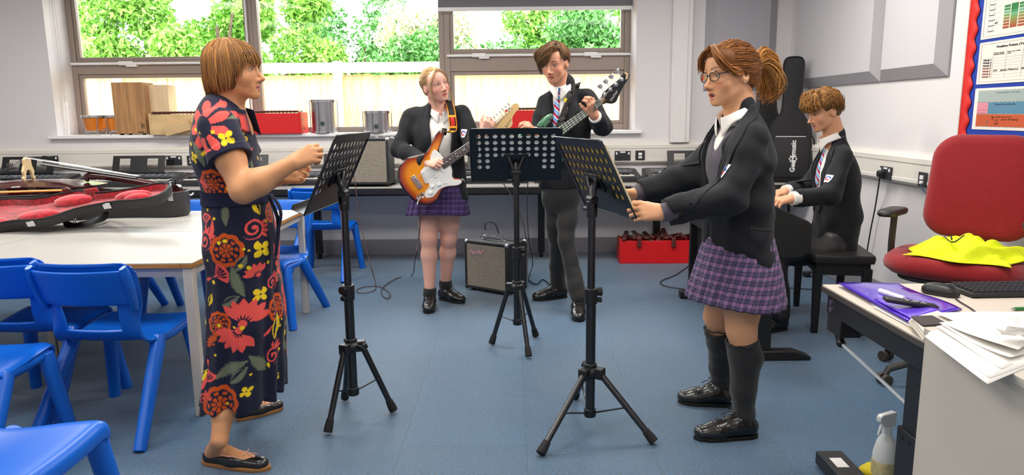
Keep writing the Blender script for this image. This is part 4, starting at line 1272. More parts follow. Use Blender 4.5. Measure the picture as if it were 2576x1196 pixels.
for y0 in (0.01, PY1 - PY0 - 0.05):
    part('leg', MB().box2((-0.30, y0, 0.05), (-0.18, y0 + 0.04, 0.58)), M_pno, pn, bevel=0.004)
    part('foot', MB().loft([[(x, y0 - 0.015, z) for x, z in ((-0.36, 0), (0.03, 0), (0.035, 0.02), (-0.05, 0.052), (-0.36, 0.055))], [(x, y0 + 0.055, z) for x, z in ((-0.36, 0), (0.03, 0), (0.035, 0.02), (-0.05, 0.052), (-0.36, 0.055))]]), M_pno, pn, bevel=0.006)
part('back_board', MB().box2((-0.26, 0.05, 0.18), (-0.235, PY1 - PY0 - 0.05, 0.56)), M_pno, pn, bevel=0.003)
pdl = MB().box2((-0.26, 0.55, 0.06), (-0.16, 0.80, 0.12))
for k in range(3):
    pdl.box2((-0.17, 0.59 + k * 0.07, 0.06), (-0.08, 0.62 + k * 0.07, 0.075))
part('pedals', pdl, M_chrome, pn, bevel=0.004)
bz = rad(-12)
bn = thing('piano_bench', 'black padded piano bench under the seated boy', 'bench', (2.01, 4.42, 0), bz)
part('seat_pad', MB().loft([[(x, y, 0.435) for x, y in rrect(0.34, 0.68, 0.02)], [(x, y, 0.465) for x, y in rrect(0.35, 0.69, 0.02)], [(x * 0.97, y * 0.98, 0.482) for x, y in rrect(0.35, 0.69, 0.02)]]), mat('black_vinyl', '1e1c1b', 0.42), bn, smooth=50)
part('apron', MB().box2((-0.15, -0.32, 0.36), (0.15, 0.32, 0.437)), M_pno, bn, bevel=0.003)
for a in (-1, 1):
    for c_ in (-1, 1):
        part('leg', MB().loft([[(a * 0.135 + x, c_ * 0.305 + y, 0) for x, y in rrect(0.036, 0.036, 0.004)], [(a * 0.135 + x, c_ * 0.305 + y, 0.40) for x, y in rrect(0.052, 0.052, 0.005)]]), M_pno, bn, smooth=30)
# ------------------------------------------------------------------ red office chair
M_red = mat('red_upholstery', '8e0a12', 0.9, noise=0.25, nscale=300, bump=0.4, bscale=600, sheen=0.25)
M_seatblk = mat('chair_black_plastic', '2a2724', 0.5)
oc = thing('office_chair', 'red upholstered office chair with black armrests behind the desk', 'chair', (2.13, 3.35, 0), math.atan2(-0.69, -0.72) + PI / 2)
# local frame: the sitter faces -y
def pad(w, h, d, r):
    rings = []
    for y, q in ((-d / 2, 0.80), (-d / 2 + 0.008, 0.90), (-d * 0.2, 0.985), (0, 1.0), (d * 0.25, 0.98), (d / 2, 0.9)):
        rings.append([(x * q, y, z * q) for x, z in rrect(w, h, r, 7)])
    return rings
Mb = Matrix.Translation((0, 0.29, 0.935)) @ Matrix.Rotation(rad(-7), 4, 'X')
rings = pad(0.47, 0.52, 0.09, 0.12)
rings = [[(x * (1 + 0.10 * (-(z) / 0.26) * 0.5), y - 0.22 * x * x + 0.0, z) for x, y, z in r] for r in rings]
part('backrest', MB().loft(rings, M=Mb), M_red, oc, smooth=60)
rings = pad(0.60, 0.52, 0.10, 0.19)
Ms = Matrix.Translation((0, 0.0, 0.585)) @ Matrix.Rotation(rad(90), 4, 'X')
part('seat', MB().loft(rings, M=Ms), M_red, oc, smooth=60)
part('seat_base', MB().prism(rrect(0.46, 0.44, 0.14, 6), 0.515, 0.54), M_seatblk, oc, bevel=0.01)
part('back_bar', MB().tube([(0, 0.02, 0.50), (0, 0.27, 0.505), (0, 0.325, 0.58), (0, 0.345, 0.86)], [(0.04, 0.01)] * 4, 8, flat=(0, 0, 1)), M_seatblk, oc, bevel=0.003)
part('gas_column', MB().cyl((0, 0, 0.1), (0, 0, 0.33), 0.028).cyl((0, 0, 0.33), (0, 0, 0.51), 0.018), M_blackm, oc)
for k in range(5):
    a = rad(18 + 72 * k)
    d = Vector((math.cos(a), math.sin(a), 0))
    lg = part('base_spoke', MB().tube([d * 0.03 + Vector((0, 0, 0.12)), d * 0.2 + Vector((0, 0, 0.105)), d * 0.31 + Vector((0, 0, 0.08)), d * 0.33 + Vector((0, 0, 0.05))], [(0.026, 0.02), (0.022, 0.016), (0.02, 0.014), (0.014, 0.012)], 8), M_seatblk, oc)
    cs = MB()
    sd = Vector((-d.y, d.x, 0))
    for s in (-1, 1):
        cs.cyl(d * 0.33 + sd * s * 0.008 + Vector((0, 0, 0.029)), d * 0.33 + sd * s * 0.03 + Vector((0, 0, 0.029)), 0.029, n=16)
    part('caster', cs, mat('caster_grey', '3c3631', 0.5), lg, bevel=0.004)
for s in (-1, 1):
    am = MB().tube(spline([(s * 0.22, 0.02, 0.52), (s * 0.29, 0.02, 0.54), (s * 0.305, 0.02, 0.62), (s * 0.305, 0.03, 0.80)], 4), [(0.014, 0.03)] * 13, 8, flat=(0, 1, 0))
    ar = part('arm', am, M_seatblk, oc, bevel=0.003)
    part('arm_pad', MB().loft([[(s * 0.30 + x * q, -0.015 + y * q, z) for x, y in rrect(0.085, 0.25, 0.04, 5)] for z, q in ((0.80, 0.9), (0.81, 1.0), (0.825, 0.98), (0.832, 0.85))]), M_seatblk, ar, smooth=60)
# hi-vis vest thrown on the seat
M_vis = mat('high_visibility_yellow', 'e6f20a', 0.75, noise=0.06, nscale=30, bump=0.3, bscale=400)
vs = thing('safety_vest', 'crumpled fluorescent yellow safety vest lying on the red chair seat', 'vest', (2.16, 3.33, 0.636), math.atan2(-0.69, -0.72) + PI / 2)
rng = random.Random(3)
def vest(u, v):
    x, y = -0.205 + 0.43 * u, -0.24 + 0.43 * v
    e = min(1, min(u, 1 - u, v, 1 - v) * 7)
    z = (0.022 + 0.016 * math.sin(x * 31 + 2 * math.sin(y * 17)) + 0.014 * math.sin(y * 37 + x * 13) + 0.01 * math.sin(x * 71 - y * 53)) * e + 0.045 * math.exp(-((u - 0.3) ** 2 + (v - 0.6) ** 2) * 18) + 0.03 * math.exp(-((u - 0.75) ** 2 + (v - 0.5) ** 2) * 14)
    x += 0.03 * math.sin(v * 11) * (1 if u < 0.5 else -0.6) * (1 - e * 0.5)
    y += 0.025 * math.sin(u * 9)
    return (x, y, max(0.006, z + 0.004))
part('fabric', MB().strip(vest, 60, 60), M_vis, vs, smooth=180, solid=0.004)
def on_vest(u, v):
    p = Vector(vest(u, v))
    return p + Vector((0, 0, 0.006))
part('trim_cord', MB().tube([on_vest(0.08 + 0.32 * k / 14, 0.58 + 0.08 * math.sin(k * 0.5)) for k in range(15)], 0.0035, 6).tube([on_vest(0.2 + 0.09 * k / 6, 0.72 - 0.02 * k) for k in range(7)], 0.0035, 6), mat('navy_trim', '1d2430', 0.7), vs)
# ------------------------------------------------------------------ desk
DX, DY0, DY1, DZ = 1.083, 1.78, 2.435, 0.72
M_desk = mat('cream_speckled_top', 'cfc4b4', 0.45, noise=0.12, nscale=500)
dk = thing('teacher_desk', 'crank height desk with a speckled cream top and black steel frame', 'desk', (DX, DY0, 0))
part('desktop', MB().box2((0, 0, DZ - 0.024), (1.40, DY1 - DY0, DZ)), M_desk, dk, bevel=0.003)
part('edge_band', MB().box2((-0.002, -0.002, DZ - 0.025), (1.402, DY1 - DY0 + 0.002, DZ - 0.006)), mat('dark_edge_band', '4a443e', 0.45), dk, bevel=0.002)
M_frame = mat('black_steel_frame', '1e1f21', 0.42)
f = MB().box2((0.012, 0.02, DZ - 0.095), (0.065, DY1 - DY0 - 0.02, DZ - 0.025)).box2((0.05, 0.10, DZ - 0.085), (1.35, 0.16, DZ - 0.03)).box2((0.05, 0.50, DZ - 0.085), (1.35, 0.56, DZ - 0.03))
f.box2((0.012, DY1 - DY0 - 0.13, DZ - 0.155), (0.085, DY1 - DY0 - 0.03, DZ - 0.09))
part('steel_frame', f, M_frame, dk, bevel=0.003)
bo = MB()
for z in (0.05, 0.075):
    bo.cyl((0.03, DY1 - DY0 - 0.022, DZ - z), (0.03, DY1 - DY0 - 0.015, DZ - z), 0.009, n=10).cyl((0.013, DY1 - DY0 - 0.055, DZ - z), (0.008, DY1 - DY0 - 0.055, DZ - z), 0.010, n=10)
part('bolts', bo, M_chrome, dk)
for x in (0.06, 1.28):
    part('leg_column', MB().box2((x, 0.10, 0.30), (x + 0.075, 0.20, DZ - 0.09)), M_frame, dk, bevel=0.003)
    lw = part('leg_sleeve', MB().box2((x - 0.008, 0.09, 0.05), (x + 0.083, 0.21, 0.40)), M_frame, dk, bevel=0.003)
    hs = MB()
    for k in range(3):
        hs.box((x + 0.0 + 0.03 * k, 0.0895, 0.375 - 0.0), (0.012, 0.002, 0.01))
        hs.box((x - 0.0085, 0.11 + 0.035 * k, 0.375), (0.002, 0.012, 0.01))
    part('slots', hs, M_bkey, lw, smooth=0)
    ft = part('foot', MB().box2((x - 0.012, 0.0, 0.012), (x + 0.085, DY1 - DY0 + 0.07, 0.062)), M_frame, dk, bevel=0.004)
    part('label', MB().box2((x + 0.012, DY1 - DY0 - 0.06, 0.0615), (x + 0.055, DY1 - DY0 + 0.01, 0.0628)), M_paper, ft, smooth=0)
    part('glide', MB().cyl((x + 0.035, DY1 - DY0 + 0.03, 0), (x + 0.035, DY1 - DY0 + 0.03, 0.014), 0.02), M_rubber, ft)
cr0, cr1 = Vector((0.045, DY1 - DY0 - 0.075, DZ - 0.19)), Vector((0.085, 0.15, DZ - 0.27))
part('crank_joint', MB().cyl((0.045, DY1 - DY0 - 0.05, DZ - 0.155), cr0, 0.016, 0.013).ball(cr0, 0.016), M_blackm, dk)
part('crank_rod', MB().cyl(cr0, cr1, 0.006, n=10), mat('zinc_rod', 'd4dbe2', 0.35, metal=0.4), dk)
# things on the desk
def flat_sheet(name, px, z, t, m, label, cat, group=None, parent=None):
    pts = [PZ(x, y, z) for x, y in px]
    c = sum(pts, Vector()) / len(pts)
    o = part(name, MB().prism([((p - c).x, (p - c).y) for p in pts], 0, t), m, parent, smooth=0, bevel=min(0.0006, t * 0.3), seg=1)
    o.location = c
    return tag(o, label, cat, group) if label else o
for k in range(3):
    flat_sheet('loose_sheet', [(2190 + 3 * k, 765 + 4 * k), (2275 + 10 * k, 742), (2420 + 4 * k, 790), (2290 + 6 * k, 832 + 3 * k - 8)], DZ + 0.0015 * k, 0.0009, M_paper, ('lowest', 'middle', 'topmost')[k] + ' white sheet of the fan of papers under the purple folder', 'paper', 'fan of papers under the purple folder')
M_purp = mat('purple_plastic', '4a1fb8', 0.16, spec=0.6, coat=0.5)
pf = thing('plastic_folder', 'translucent purple plastic folder on the desk corner', 'folder', PZ(2262, 764, DZ + 0.0105))
q = [PZ(x, y, DZ + 0.0105) - PZ(2262, 764, DZ + 0.0105) for x, y in ((2107, 714), (2260, 716), (2421, 782), (2284, 811))]
def lerp4(u, v):
    p = q[0].lerp(q[1], u).lerp(q[3].lerp(q[2], u), v)
    return (p.x, p.y, 0.004 + 0.004 * math.sin(u * 5) * math.sin(v * 6) + 0.006 * u * (1 - u))
part('back_cover', MB().strip(lambda u, v: (*lerp4(u, v)[:2], 0.0006), 6, 6), M_purp, pf, smooth=180, solid=0.0008)
part('front_cover', MB().strip(lerp4, 16, 16), M_purp, pf, smooth=180, solid=0.0008)
part('flap', MB().strip(lambda u, v: (lerp4(0.02 + 0.5 * u, 0.5 + 0.5 * v)[0] + 0.01, lerp4(0.02 + 0.5 * u, 0.5 + 0.5 * v)[1], lerp4(0.5 * u, 0.5 + 0.5 * v)[2] + 0.002 + 0.012 * u * v), 8, 8), mat('purple_plastic_light', '6a48d8', 0.16, coat=0.5), pf, smooth=180, solid=0.0008)
for k in range(3):
    flat_sheet('booklet', [(2285 + 4 * k, 812 - 4 * k), (2350 + 4 * k, 793 - 3 * k), (2420, 822 - 4 * k), (2322 + 3 * k, 860 - 7 * k)], DZ + 0.012 + 0.007 * k, 0.006, mat('booklet_cream', 'd8d0c2', 0.6), ('lowest', 'middle', 'topmost')[k] + ' cream booklet in the small stack beside the purple folder', 'booklet', 'cream booklets beside the folder')
flat_sheet('dark_notebook', [(2292, 799), (2345, 797), (2385, 818), (2322, 822)], DZ + 0.034, 0.004, mat('dark_cover', '3a3330', 0.5), 'dark covered notebook on top of the cream booklets', 'notebook')
wp0, wp1 = PZ(2216, 733, DZ + 0.024), PZ(2275, 752, DZ + 0.024)
wp = thing('marker_pen', 'white marker pen lying under the black remote', 'pen', wp0)
part('barrel', MB().cyl((0, 0, 0), wp1 - wp0, 0.0075, n=12), M_white, wp)
part('cap', MB().cyl((wp0 - wp1).normalized() * 0.004, (wp1 - wp0) * 0.35, 0.0085, n=12), M_white, wp)
r0, r1 = PZ(2224, 752, DZ + 0.04), PZ(2358, 774, DZ + 0.02)
rm_ = thing('remote_control', 'long black remote control resting on the purple folder', 'remote', rot=frame((r0 + r1) / 2, r1 - r0, (0.25, 1, 0)))
L = (r1 - r0).length
part('casing', MB().box((0, 0, 0), (L, 0.038, 0.014)), M_black, rm_, bevel=0.005)
bt = MB()
for i in range(9):
    for j in range(3):
        if (i * 3 + j) % 4 != 3:
            bt.cyl((-L / 2 + 0.06 + i * (L - 0.09) / 9, (j - 1) * 0.010, 0.007), (-L / 2 + 0.06 + i * (L - 0.09) / 9, (j - 1) * 0.010, 0.0085), 0.0028, n=8)
part('buttons', bt, mat('remote_button_grey', 'a8a8a8', 0.5), rm_)
mo = thing('computer_mouse', 'black computer mouse on the desk behind the folder', 'mouse', PZ(2366, 742, DZ), rad(38))
mr_ = []
for z, q_ in ((0.0, 0.92), (0.008, 1.0), (0.02, 0.95), (0.031, 0.75), (0.037, 0.4), (0.038, 0.1)):
    mr_.append([(x * q_, y * q_ + 0.006 * (z / 0.04), z) for x, y in rrect(0.062, 0.115, 0.03, 6)])
part('shell', MB().loft(mr_), M_black, mo, smooth=60)
part('scroll_wheel', MB().cyl((-0.004, -0.03, 0.032), (0.004, -0.03, 0.032), 0.01, n=12), mat('wheel_grey', '4a4a4a', 0.6), mo)
mc = [PZ(2404, 752, DZ + 0.004), PZ(2418, 762, DZ + 0.004), PZ(2440, 775, DZ + 0.004), PZ(2460, 790, DZ + 0.004)]
o = part('mouse_cable', MB().tube(spline(mc, 4), 0.0022, 6), M_cable)
tag(o, 'thin black cable running from the mouse under the papers', 'cable')
ka, kb_, kc = PZ(2445, 752, DZ), PZ(2700, 748, DZ), PZ(2388, 712, DZ)
kb = thing('computer_keyboard', 'black computer keyboard at the photo edge on the desk', 'keyboard', rot=frame(ka, kb_ - ka, kc - ka))
kd = 0.145
part('case', MB().box2((0, 0, 0.002), (0.44, kd, 0.016)), M_black, kb, bevel=0.004)
ky = None
for r in range(6):
    for c_ in range(21):
        x, y = 0.014 + c_ * 0.0198, 0.012 + r * 0.0215
        if ky is None:
            ky = o = part('key', MB().loft([[(px_, py_, 0) for px_, py_ in rrect(0.017, 0.018, 0.002, 1)], [(px_ * 0.82, py_ * 0.82, 0.007) for px_, py_ in rrect(0.017, 0.018, 0.002, 1)]]), mat('key_black', '222326', 0.5), kb, smooth=0)
        else:
            o = ky.copy()
            COL.objects.link(o)
        o.location = (x + 0.008, y + 0.008, 0.016)
g0, g1 = PZ(2542, 778, DZ + 0.006), PZ(2620, 775, DZ + 0.006)
gp = thing('green_pen', 'green ballpoint pen on the desk at the photo edge', 'pen', g0)
part('barrel', MB().cyl((g1 - g0) * 0.12, g1 - g0, 0.005, n=10), mat('pen_green', '1d7a3a', 0.35), gp)
part('tip', MB().cyl((0, 0, 0), (g1 - g0) * 0.12, 0.0012, 0.0045, n=10), M_chrome, gp)
# cream cabinet in the front corner, papers on it
cb = thing('side_cabinet', 'cream cabinet with plain sides in front of the desk', 'cabinet', (1.05, 1.0, 0))
M_cab = mat('cream_board', 'c3bbae', 0.5, noise=0.02, nscale=3)
part('body', MB().box2((0, 0, 0.05), (0.6, 0.752, 0.75)), M_cab, cb, bevel=0.002)
part('top_board', MB().box2((-0.002, -0.002, 0.75), (0.602, 0.757, 0.772)), M_cab, cb, bevel=0.002)
part('plinth', MB().box2((0.02, 0.02, 0), (0.58, 0.74, 0.05)), M_frame, cb, smooth=0)
part('door', MB().box2((0.01, -0.018, 0.06), (0.59, 0.0, 0.745)), M_cab, cb, bevel=0.002)
zz = 0.7725
def sheet(px, dz, label, k, curl=0.0):
    q = [PZ(x, y, zz + dz) for x, y in px]
    c = sum(q, Vector()) / 4
    q = [p - c for p in q]
    def fn(u, v):
        p = q[0].lerp(q[1], u).lerp(q[3].lerp(q[2], u), v)
        return (p.x, p.y, curl * (u - 0.5) ** 2 + 0.3 * curl * math.sin(v * 3 + k))
    o = part('loose_sheet', MB().strip(fn, 8, 8), M_paper, None, smooth=180, solid=0.0008)
    o.location = c
    return tag(o, label, 'paper', None)
sheet([(2325, 846), (2420, 800), (2640, 900), (2484, 967)], 0.001, 'lowest white sheet overhanging the cabinet, its corner pointing at us', 0)
sheet([(2333, 838), (2440, 798), (2650, 893), (2490, 952)], 0.0025, 'printed white sheet second from the bottom of the pile on the cabinet', 1)
sheet([(2355, 826), (2470, 795), (2660, 870), (2520, 928)], 0.0045, 'white sheet in the middle of the pile on the cabinet', 2, 0.01)
sheet([(2362, 820), (2480, 792), (2680, 850), (2540, 905)], 0.008, 'curled white sheet near the top of the pile on the cabinet', 3, 0.03)
sheet([(2368, 812), (2480, 784), (2650, 815), (2560, 890)], 0.016, 'topmost white sheet of the pile on the cabinet', 4, 0.02)
flat_sheet('large_sheet', [(2352, 788), (2480, 785), (2700, 788), (2440, 826)], DZ + 0.04, 0.001, M_paper, 'wide white sheet lying on the desk behind the paper pile', 'paper')
wr = MB()
rng = random.Random(9)
for i in range(7):
    for j in range(10):
        a, b = 2 * PI * j / 10, PI * (i + 0.5) / 7
        r = 0.036 * rng.uniform(0.7, 1.15)
        wr.v.append((r * 1.5 * math.sin(b) * math.cos(a), r * math.sin(b) * math.sin(a), 0.02 + r * 0.55 * math.cos(b)))
for i in range(6):
    for j in range(10):
        wr.f.append((i * 10 + j, i * 10 + (j + 1) % 10, (i + 1) * 10 + (j + 1) % 10, (i + 1) * 10 + j))
wr.f += [tuple(range(10)), tuple(60 + k for k in range(10))]
o = part('crumpled_paper', wr, M_paper, None, smooth=0)
o.location = PZ(2560, 845, zz + 0.035)
tag(o, 'crumpled white paper on top of the pile on the cabinet', 'paper')
pr = MB()
o_ = [c for c in COL.objects if c.name == 'loose_sheet.007' or False]
# cleaning things on the floor
sb = thing('spray_bottle', 'white trigger spray bottle standing on the floor at the desk leg', 'spray bottle', (1.318, 2.37, 0), rad(25))
M_bot = mat('bottle_white', 'dfe3e2', 0.3, spec=0.5)
part('bottle', MB().lathe([(0.036, 0), (0.042, 0.006), (0.042, 0.08), (0.040, 0.12), (0.030, 0.165), (0.016, 0.19), (0.0145, 0.20)], 20), M_bot, sb, smooth=60)
part('bottle_label', MB().lathe([(0.0424, 0.03), (0.0424, 0.095)], 20, cap=False), mat('label_yellowish', 'cfc493', 0.6, noise=0.2, nscale=40), sb, smooth=60)
part('collar', MB().cyl((0, 0, 0.195), (0, 0, 0.22), 0.0165, n=16), M_bot, sb, bevel=0.002)
part('trigger_head', MB().loft([[(x, y, z) for x, y in ((0.03, -0.012), (0.03, 0.012), (-0.05 + k, 0.010), (-0.05 + k, -0.010))] for z, k in ((0.22, 0.035), (0.245, 0.0), (0.262, 0.0), (0.27, 0.012))]), M_bot, sb, bevel=0.003)
part('trigger', MB().tube([(-0.02, 0, 0.24), (-0.034, 0, 0.225), (-0.045, 0, 0.195)], [(0.006, 0.006), (0.006, 0.005), (0.004, 0.003)], 8), M_bot, sb)
cy = PZ(2172, 1184, 0.02)
o = part('yellow_sponge', MB().loft([[(x * q_, y * q_, z) for x, y in rrect(0.10, 0.07, 0.025, 4)] for z, q_ in ((0, 0.9), (0.012, 1.0), (0.032, 1.0), (0.042, 0.88))]), mat('sponge_yellow', 'd8c22a', 0.9, bump=1.0, bscale=250), None, smooth=60)
o.location = (cy.x + 0.02, cy.y - 0.02, 0.0)
o.rotation_euler = (0, 0, 0.6)
tag(o, 'yellow cleaning sponge on the floor beside the spray bottle', 'sponge')
# ------------------------------------------------------------------ cables on the floor
def floor_cable(name, label, pts, r, m):
    o = part(name, MB().tube(spline(pts, 6), r, 6), m)
    return tag(o, label, 'cable')
M_brown = mat('brown_cable', '4a3430', 0.5)
GZ = lambda x, y: PZ(x, y, 0.008)
floor_cable('mains_cable', 'black cord looped on the carpet beside the singing girl', [GZ(1735, 668) + Vector((0, 0, 0)), GZ(1700, 692), GZ(1668, 705), GZ(1662, 714), GZ(1680, 722), GZ(1720, 728), GZ(1770, 738), GZ(1830, 748)], 0.004, M_cable)
floor_cable('mains_cable', 'dark cords under the piano bench near the side wall', [GZ(1985, 725), GZ(2040, 728), GZ(2075, 726), GZ(2110, 712), GZ(2128, 690), GZ(2140, 676)], 0.004, M_cable)
ad = thing('power_adapter', 'small black power adapter on the carpet under the piano bench', 'adapter', GZ(2035, 694) - Vector((0, 0, 0.008)), 0.3)
part('block', MB().box((0, 0, 0.022), (0.09, 0.055, 0.044)), M_black, ad, bevel=0.006)
part('status_ring', MB().cyl((0.0, -0.0285, 0.022), (0.0, -0.027, 0.022), 0.012), M_chrome, ad)
# ------------------------------------------------------------------ smooth bodies and cloth: a distance field meshed on a grid
def nv(v):
    return np.array(v, dtype=np.float64)
class Field:
    def __init__(s, wob=None):
        s.p, s.wob = [], wob
    def _add(s, kind, c, R, k, op, **a):
        s.p.append(dict(kind=kind, c=nv(c), R=R, k=k, op=op, **a))
        return s
    def cone(s, a, b, ra, rb, k=0.02, op='u', flat=None, cap=False):
        a, b = nv(a), nv(b)
        sc = 1.0
        if flat is not None:
            fd = nv(flat[0])
            flat = (fd / np.linalg.norm(fd), flat[1])
            sc = max(1.0, 1 / flat[1])
        return s._add('cap' if cap else 'cone', (a + b) / 2, np.linalg.norm(b - a) / 2 + max(ra, rb) * sc, k, op, a=a, b=b, ra=ra, rb=rb, flat=flat)
    def chain(s, pts, rs, k=0.02, **kw):
        for i in range(len(pts) - 1):
            s.cone(pts[i], pts[i + 1], rs[i], rs[i + 1], k, **kw)
        return s
    def ell(s, c, r, k=0.02, op='u', R=None):
        return s._add('ell', c, max(r), k, op, r=nv(r), M=None if R is None else np.array(R))
    def cut(s, pt, n, k=0.004):
        n = nv(n)
        return s._add('cut', pt, 99, k, 'i', n=n / np.linalg.norm(n))
    def prim(s, q, X):
        kd = q['kind']
        if kd == 'ell':
            d = X - q['c']
            if q['M'] is not None:
                d = d @ q['M']
            a = d / q['r']
            k0 = np.sqrt((a * a).sum(1))
            a = a / q['r']
            k1 = np.sqrt((a * a).sum(1)) + 1e-9
            return k0 * (k0 - 1) / k1
        if kd == 'cut':
            return (X - q['c']) @ q['n']
        ba = q['b'] - q['a']
        L2 = ba @ ba + 1e-12
        pa = X - q['a']
        t = (pa @ ba) / L2
        h = np.clip(t, 0, 1)
        w = pa - (t if kd == 'cap' else h)[:, None] * ba
        if q['flat'] is not None:
            fd, f = q['flat']
            w = w + ((f - 1) * (w @ fd))[:, None] * fd
        d = np.sqrt((w * w).sum(1)) - (q['ra'] + (q['rb'] - q['ra']) * h)
        if kd == 'cap':
            d = np.maximum(d, (np.abs(t - 0.5) - 0.5) * math.sqrt(L2))
        return d
    def ev(s, X, c, rb):
        d = None
        for q in s.p:
            far = q['kind'] != 'cut' and np.linalg.norm(q['c'] - c) - q['R'] > rb + q['k'] + 0.02
            if far:
                continue
            if q['op'] == 'u':
                e = s.prim(q, X)
                if d is None:
                    d = np.minimum(e, 1.0)
                else:
                    h = np.maximum(q['k'] - np.abs(d - e), 0) / q['k']
                    d = np.minimum(d, e) - h * h * q['k'] * 0.25
            elif d is not None:
                e = s.prim(q, X)
                e = -e if q['op'] == 's' else e
                h = np.maximum(q['k'] - np.abs(d - e), 0) / q['k']
                d = np.maximum(d, e) + h * h * q['k'] * 0.25
        if d is None:
            return np.ones(len(X))
        if s.wob is not None:
            d = d + s.wob(X)
        return d
    def grid(s, lo, hi, h):
        lo, hi = nv(lo), nv(hi)
        n = np.ceil((hi - lo) / h).astype(int) + 2
        F = np.ones(n, dtype=np.float32)
        B = 16
        ax = [lo[i] + h * np.arange(n[i]) for i in range(3)]
        for i in range(0, n[0], B):
            for j in range(0, n[1], B):
                for k in range(0, n[2], B):
                    xs, ys, zs = ax[0][i:i + B], ax[1][j:j + B], ax[2][k:k + B]
                    c = nv([(xs[0] + xs[-1]) / 2, (ys[0] + ys[-1]) / 2, (zs[0] + zs[-1]) / 2])
                    rb = math.sqrt((xs[-1] - xs[0]) ** 2 + (ys[-1] - ys[0]) ** 2 + (zs[-1] - zs[0]) ** 2) / 2 + h
                    v0 = s.ev(c[None, :], c, 1e-3 + rb)[0]
                    if abs(v0) > rb * 2.6 + 0.05:
                        F[i:i + B, j:j + B, k:k + B] = v0
                        continue
                    X = np.stack(np.meshgrid(xs, ys, zs, indexing='ij'), -1).reshape(-1, 3)
                    F[i:i + B, j:j + B, k:k + B] = s.ev(X, c, rb).reshape(len(xs), len(ys), len(zs))
        return F, lo, h
    def mesh(s, lo, hi, h):
        return surfnet(*s.grid(lo, hi, h))
    def bounds(s, pad=0.03):
        lo = np.min([q['c'] - q['R'] for q in s.p if q['op'] == 'u'], 0) - pad
        hi = np.max([q['c'] + q['R'] for q in s.p if q['op'] == 'u'], 0) + pad
        return lo, hi
def surfnet(F, lo, h):
    I = (F < 0)
    c = np.zeros(np.array(F.shape) - 1, dtype=np.int8)
    cs = [(a, b, d) for a in (0, 1) for b in (0, 1) for d in (0, 1)]
    sl = lambda o: tuple(slice(o[i], F.shape[i] - 1 + o[i]) for i in range(3))
    for o in cs:
        c += I[sl(o)]
    act = np.argwhere((c > 0) & (c < 8))
    if len(act) == 0:
        return np.zeros((0, 3)), np.zeros((0, 4), int)
    vid = np.full(c.shape, -1, dtype=np.int64)
    vid[tuple(act.T)] = np.arange(len(act))
    acc = np.zeros((len(act), 3))
    cnt = np.zeros(len(act))
    fv = {o: F[act[:, 0] + o[0], act[:, 1] + o[1], act[:, 2] + o[2]] for o in cs}
    for a in cs:
        for ax in range(3):
            if a[ax]:
                continue
            b = tuple(a[i] + (i == ax) for i in range(3))
            fa, fb = fv[a], fv[b]
            m = (fa < 0) != (fb < 0)
            t = np.where(m, fa / np.where(m, fa - fb, 1), 0)
            p = np.tile(nv(a), (len(act), 1))
            p[:, ax] += t
            acc += p * m[:, None]
            cnt += m
    V = lo + h * (act + acc / cnt[:, None])
    Q = []
    for ax in range(3):
        u, v = (ax + 1) % 3, (ax + 2) % 3
        s0 = [slice(None)] * 3
        s1 = [slice(None)] * 3
        s0[ax], s1[ax] = slice(0, -1), slice(1, None)
        ch = np.argwhere(I[tuple(s0)] != I[tuple(s1)])
        ok = (ch[:, u] > 0) & (ch[:, v] > 0) & (ch[:, u] < c.shape[u]) & (ch[:, v] < c.shape[v])
        ch = ch[ok]
        e = np.zeros(3, int)
        def at(du, dv):
            q = ch.copy()
            q[:, u] -= du
            q[:, v] -= dv
            return vid[tuple(q.T)]
        quad = np.stack([at(1, 1), at(0, 1), at(0, 0), at(1, 0)], 1)
        ins = I[tuple(ch.T)]
        quad[~ins] = quad[~ins][:, ::-1]
        Q.append(quad)
    Q = np.concatenate(Q)
    return V, Q[(Q >= 0).all(1)]
def mesh_np(name, V, Q, m, parent=None, world=True, cols=None, uv=None, smooth=180, **kw):
    V = np.asarray(V, dtype=np.float64)
    if world and parent is not None:
        iv = np.array(wmat(parent).inverted())
        V = V @ iv[:3, :3].T + iv[:3, 3]
    me = bpy.data.meshes.new(name)
    Q = np.asarray(Q)
    me.vertices.add(len(V))
    me.vertices.foreach_set('co', V.astype(np.float32).ravel())
    w = Q.shape[1]
    me.loops.add(len(Q) * w)
    me.loops.foreach_set('vertex_index', Q.astype(np.int32).ravel())
    me.polygons.add(len(Q))
    me.polygons.foreach_set('loop_start', np.arange(0, len(Q) * w, w, dtype=np.int32))
    me.update(calc_edges=True)
    me.validate()
    if cols is not None:
        a = me.color_attributes.new('Col', 'FLOAT_COLOR', 'POINT')
        a.data.foreach_set('color', np.concatenate([cols, np.ones((len(V), 1))], 1).astype(np.float32).ravel())
    if uv is not None:
        l = me.uv_layers.new(name='UVMap')
        vi = np.zeros(len(me.loops), dtype=np.int32)
        me.loops.foreach_get('vertex_index', vi)
        l.data.foreach_set('uv', np.asarray(uv, dtype=np.float32)[vi].ravel())
    return link_mesh(name, me, m, parent, smooth=smooth, **kw)
def cloth_obj(name, f, m, parent, h, box=None, relax=0, **kw):
    lo, hi = box if box else f.bounds()
    V, Q = f.mesh(lo, hi, h)
    if relax:
        V = laplace(V, Q, relax)
    return mesh_np(name, V, Q, m, parent, **kw), V, Q
def laplace(V, Q, n):
    for _ in range(n):
        acc = np.zeros_like(V)
        cnt = np.zeros(len(V))
        for a in range(4):
            b = (a + 1) % 4
            np.add.at(acc, Q[:, a], V[Q[:, b]])
            np.add.at(acc, Q[:, b], V[Q[:, a]])
            np.add.at(cnt, Q[:, a], 1)
            np.add.at(cnt, Q[:, b], 1)
        V = 0.5 * V + 0.5 * acc / np.maximum(cnt, 1)[:, None]
    return V
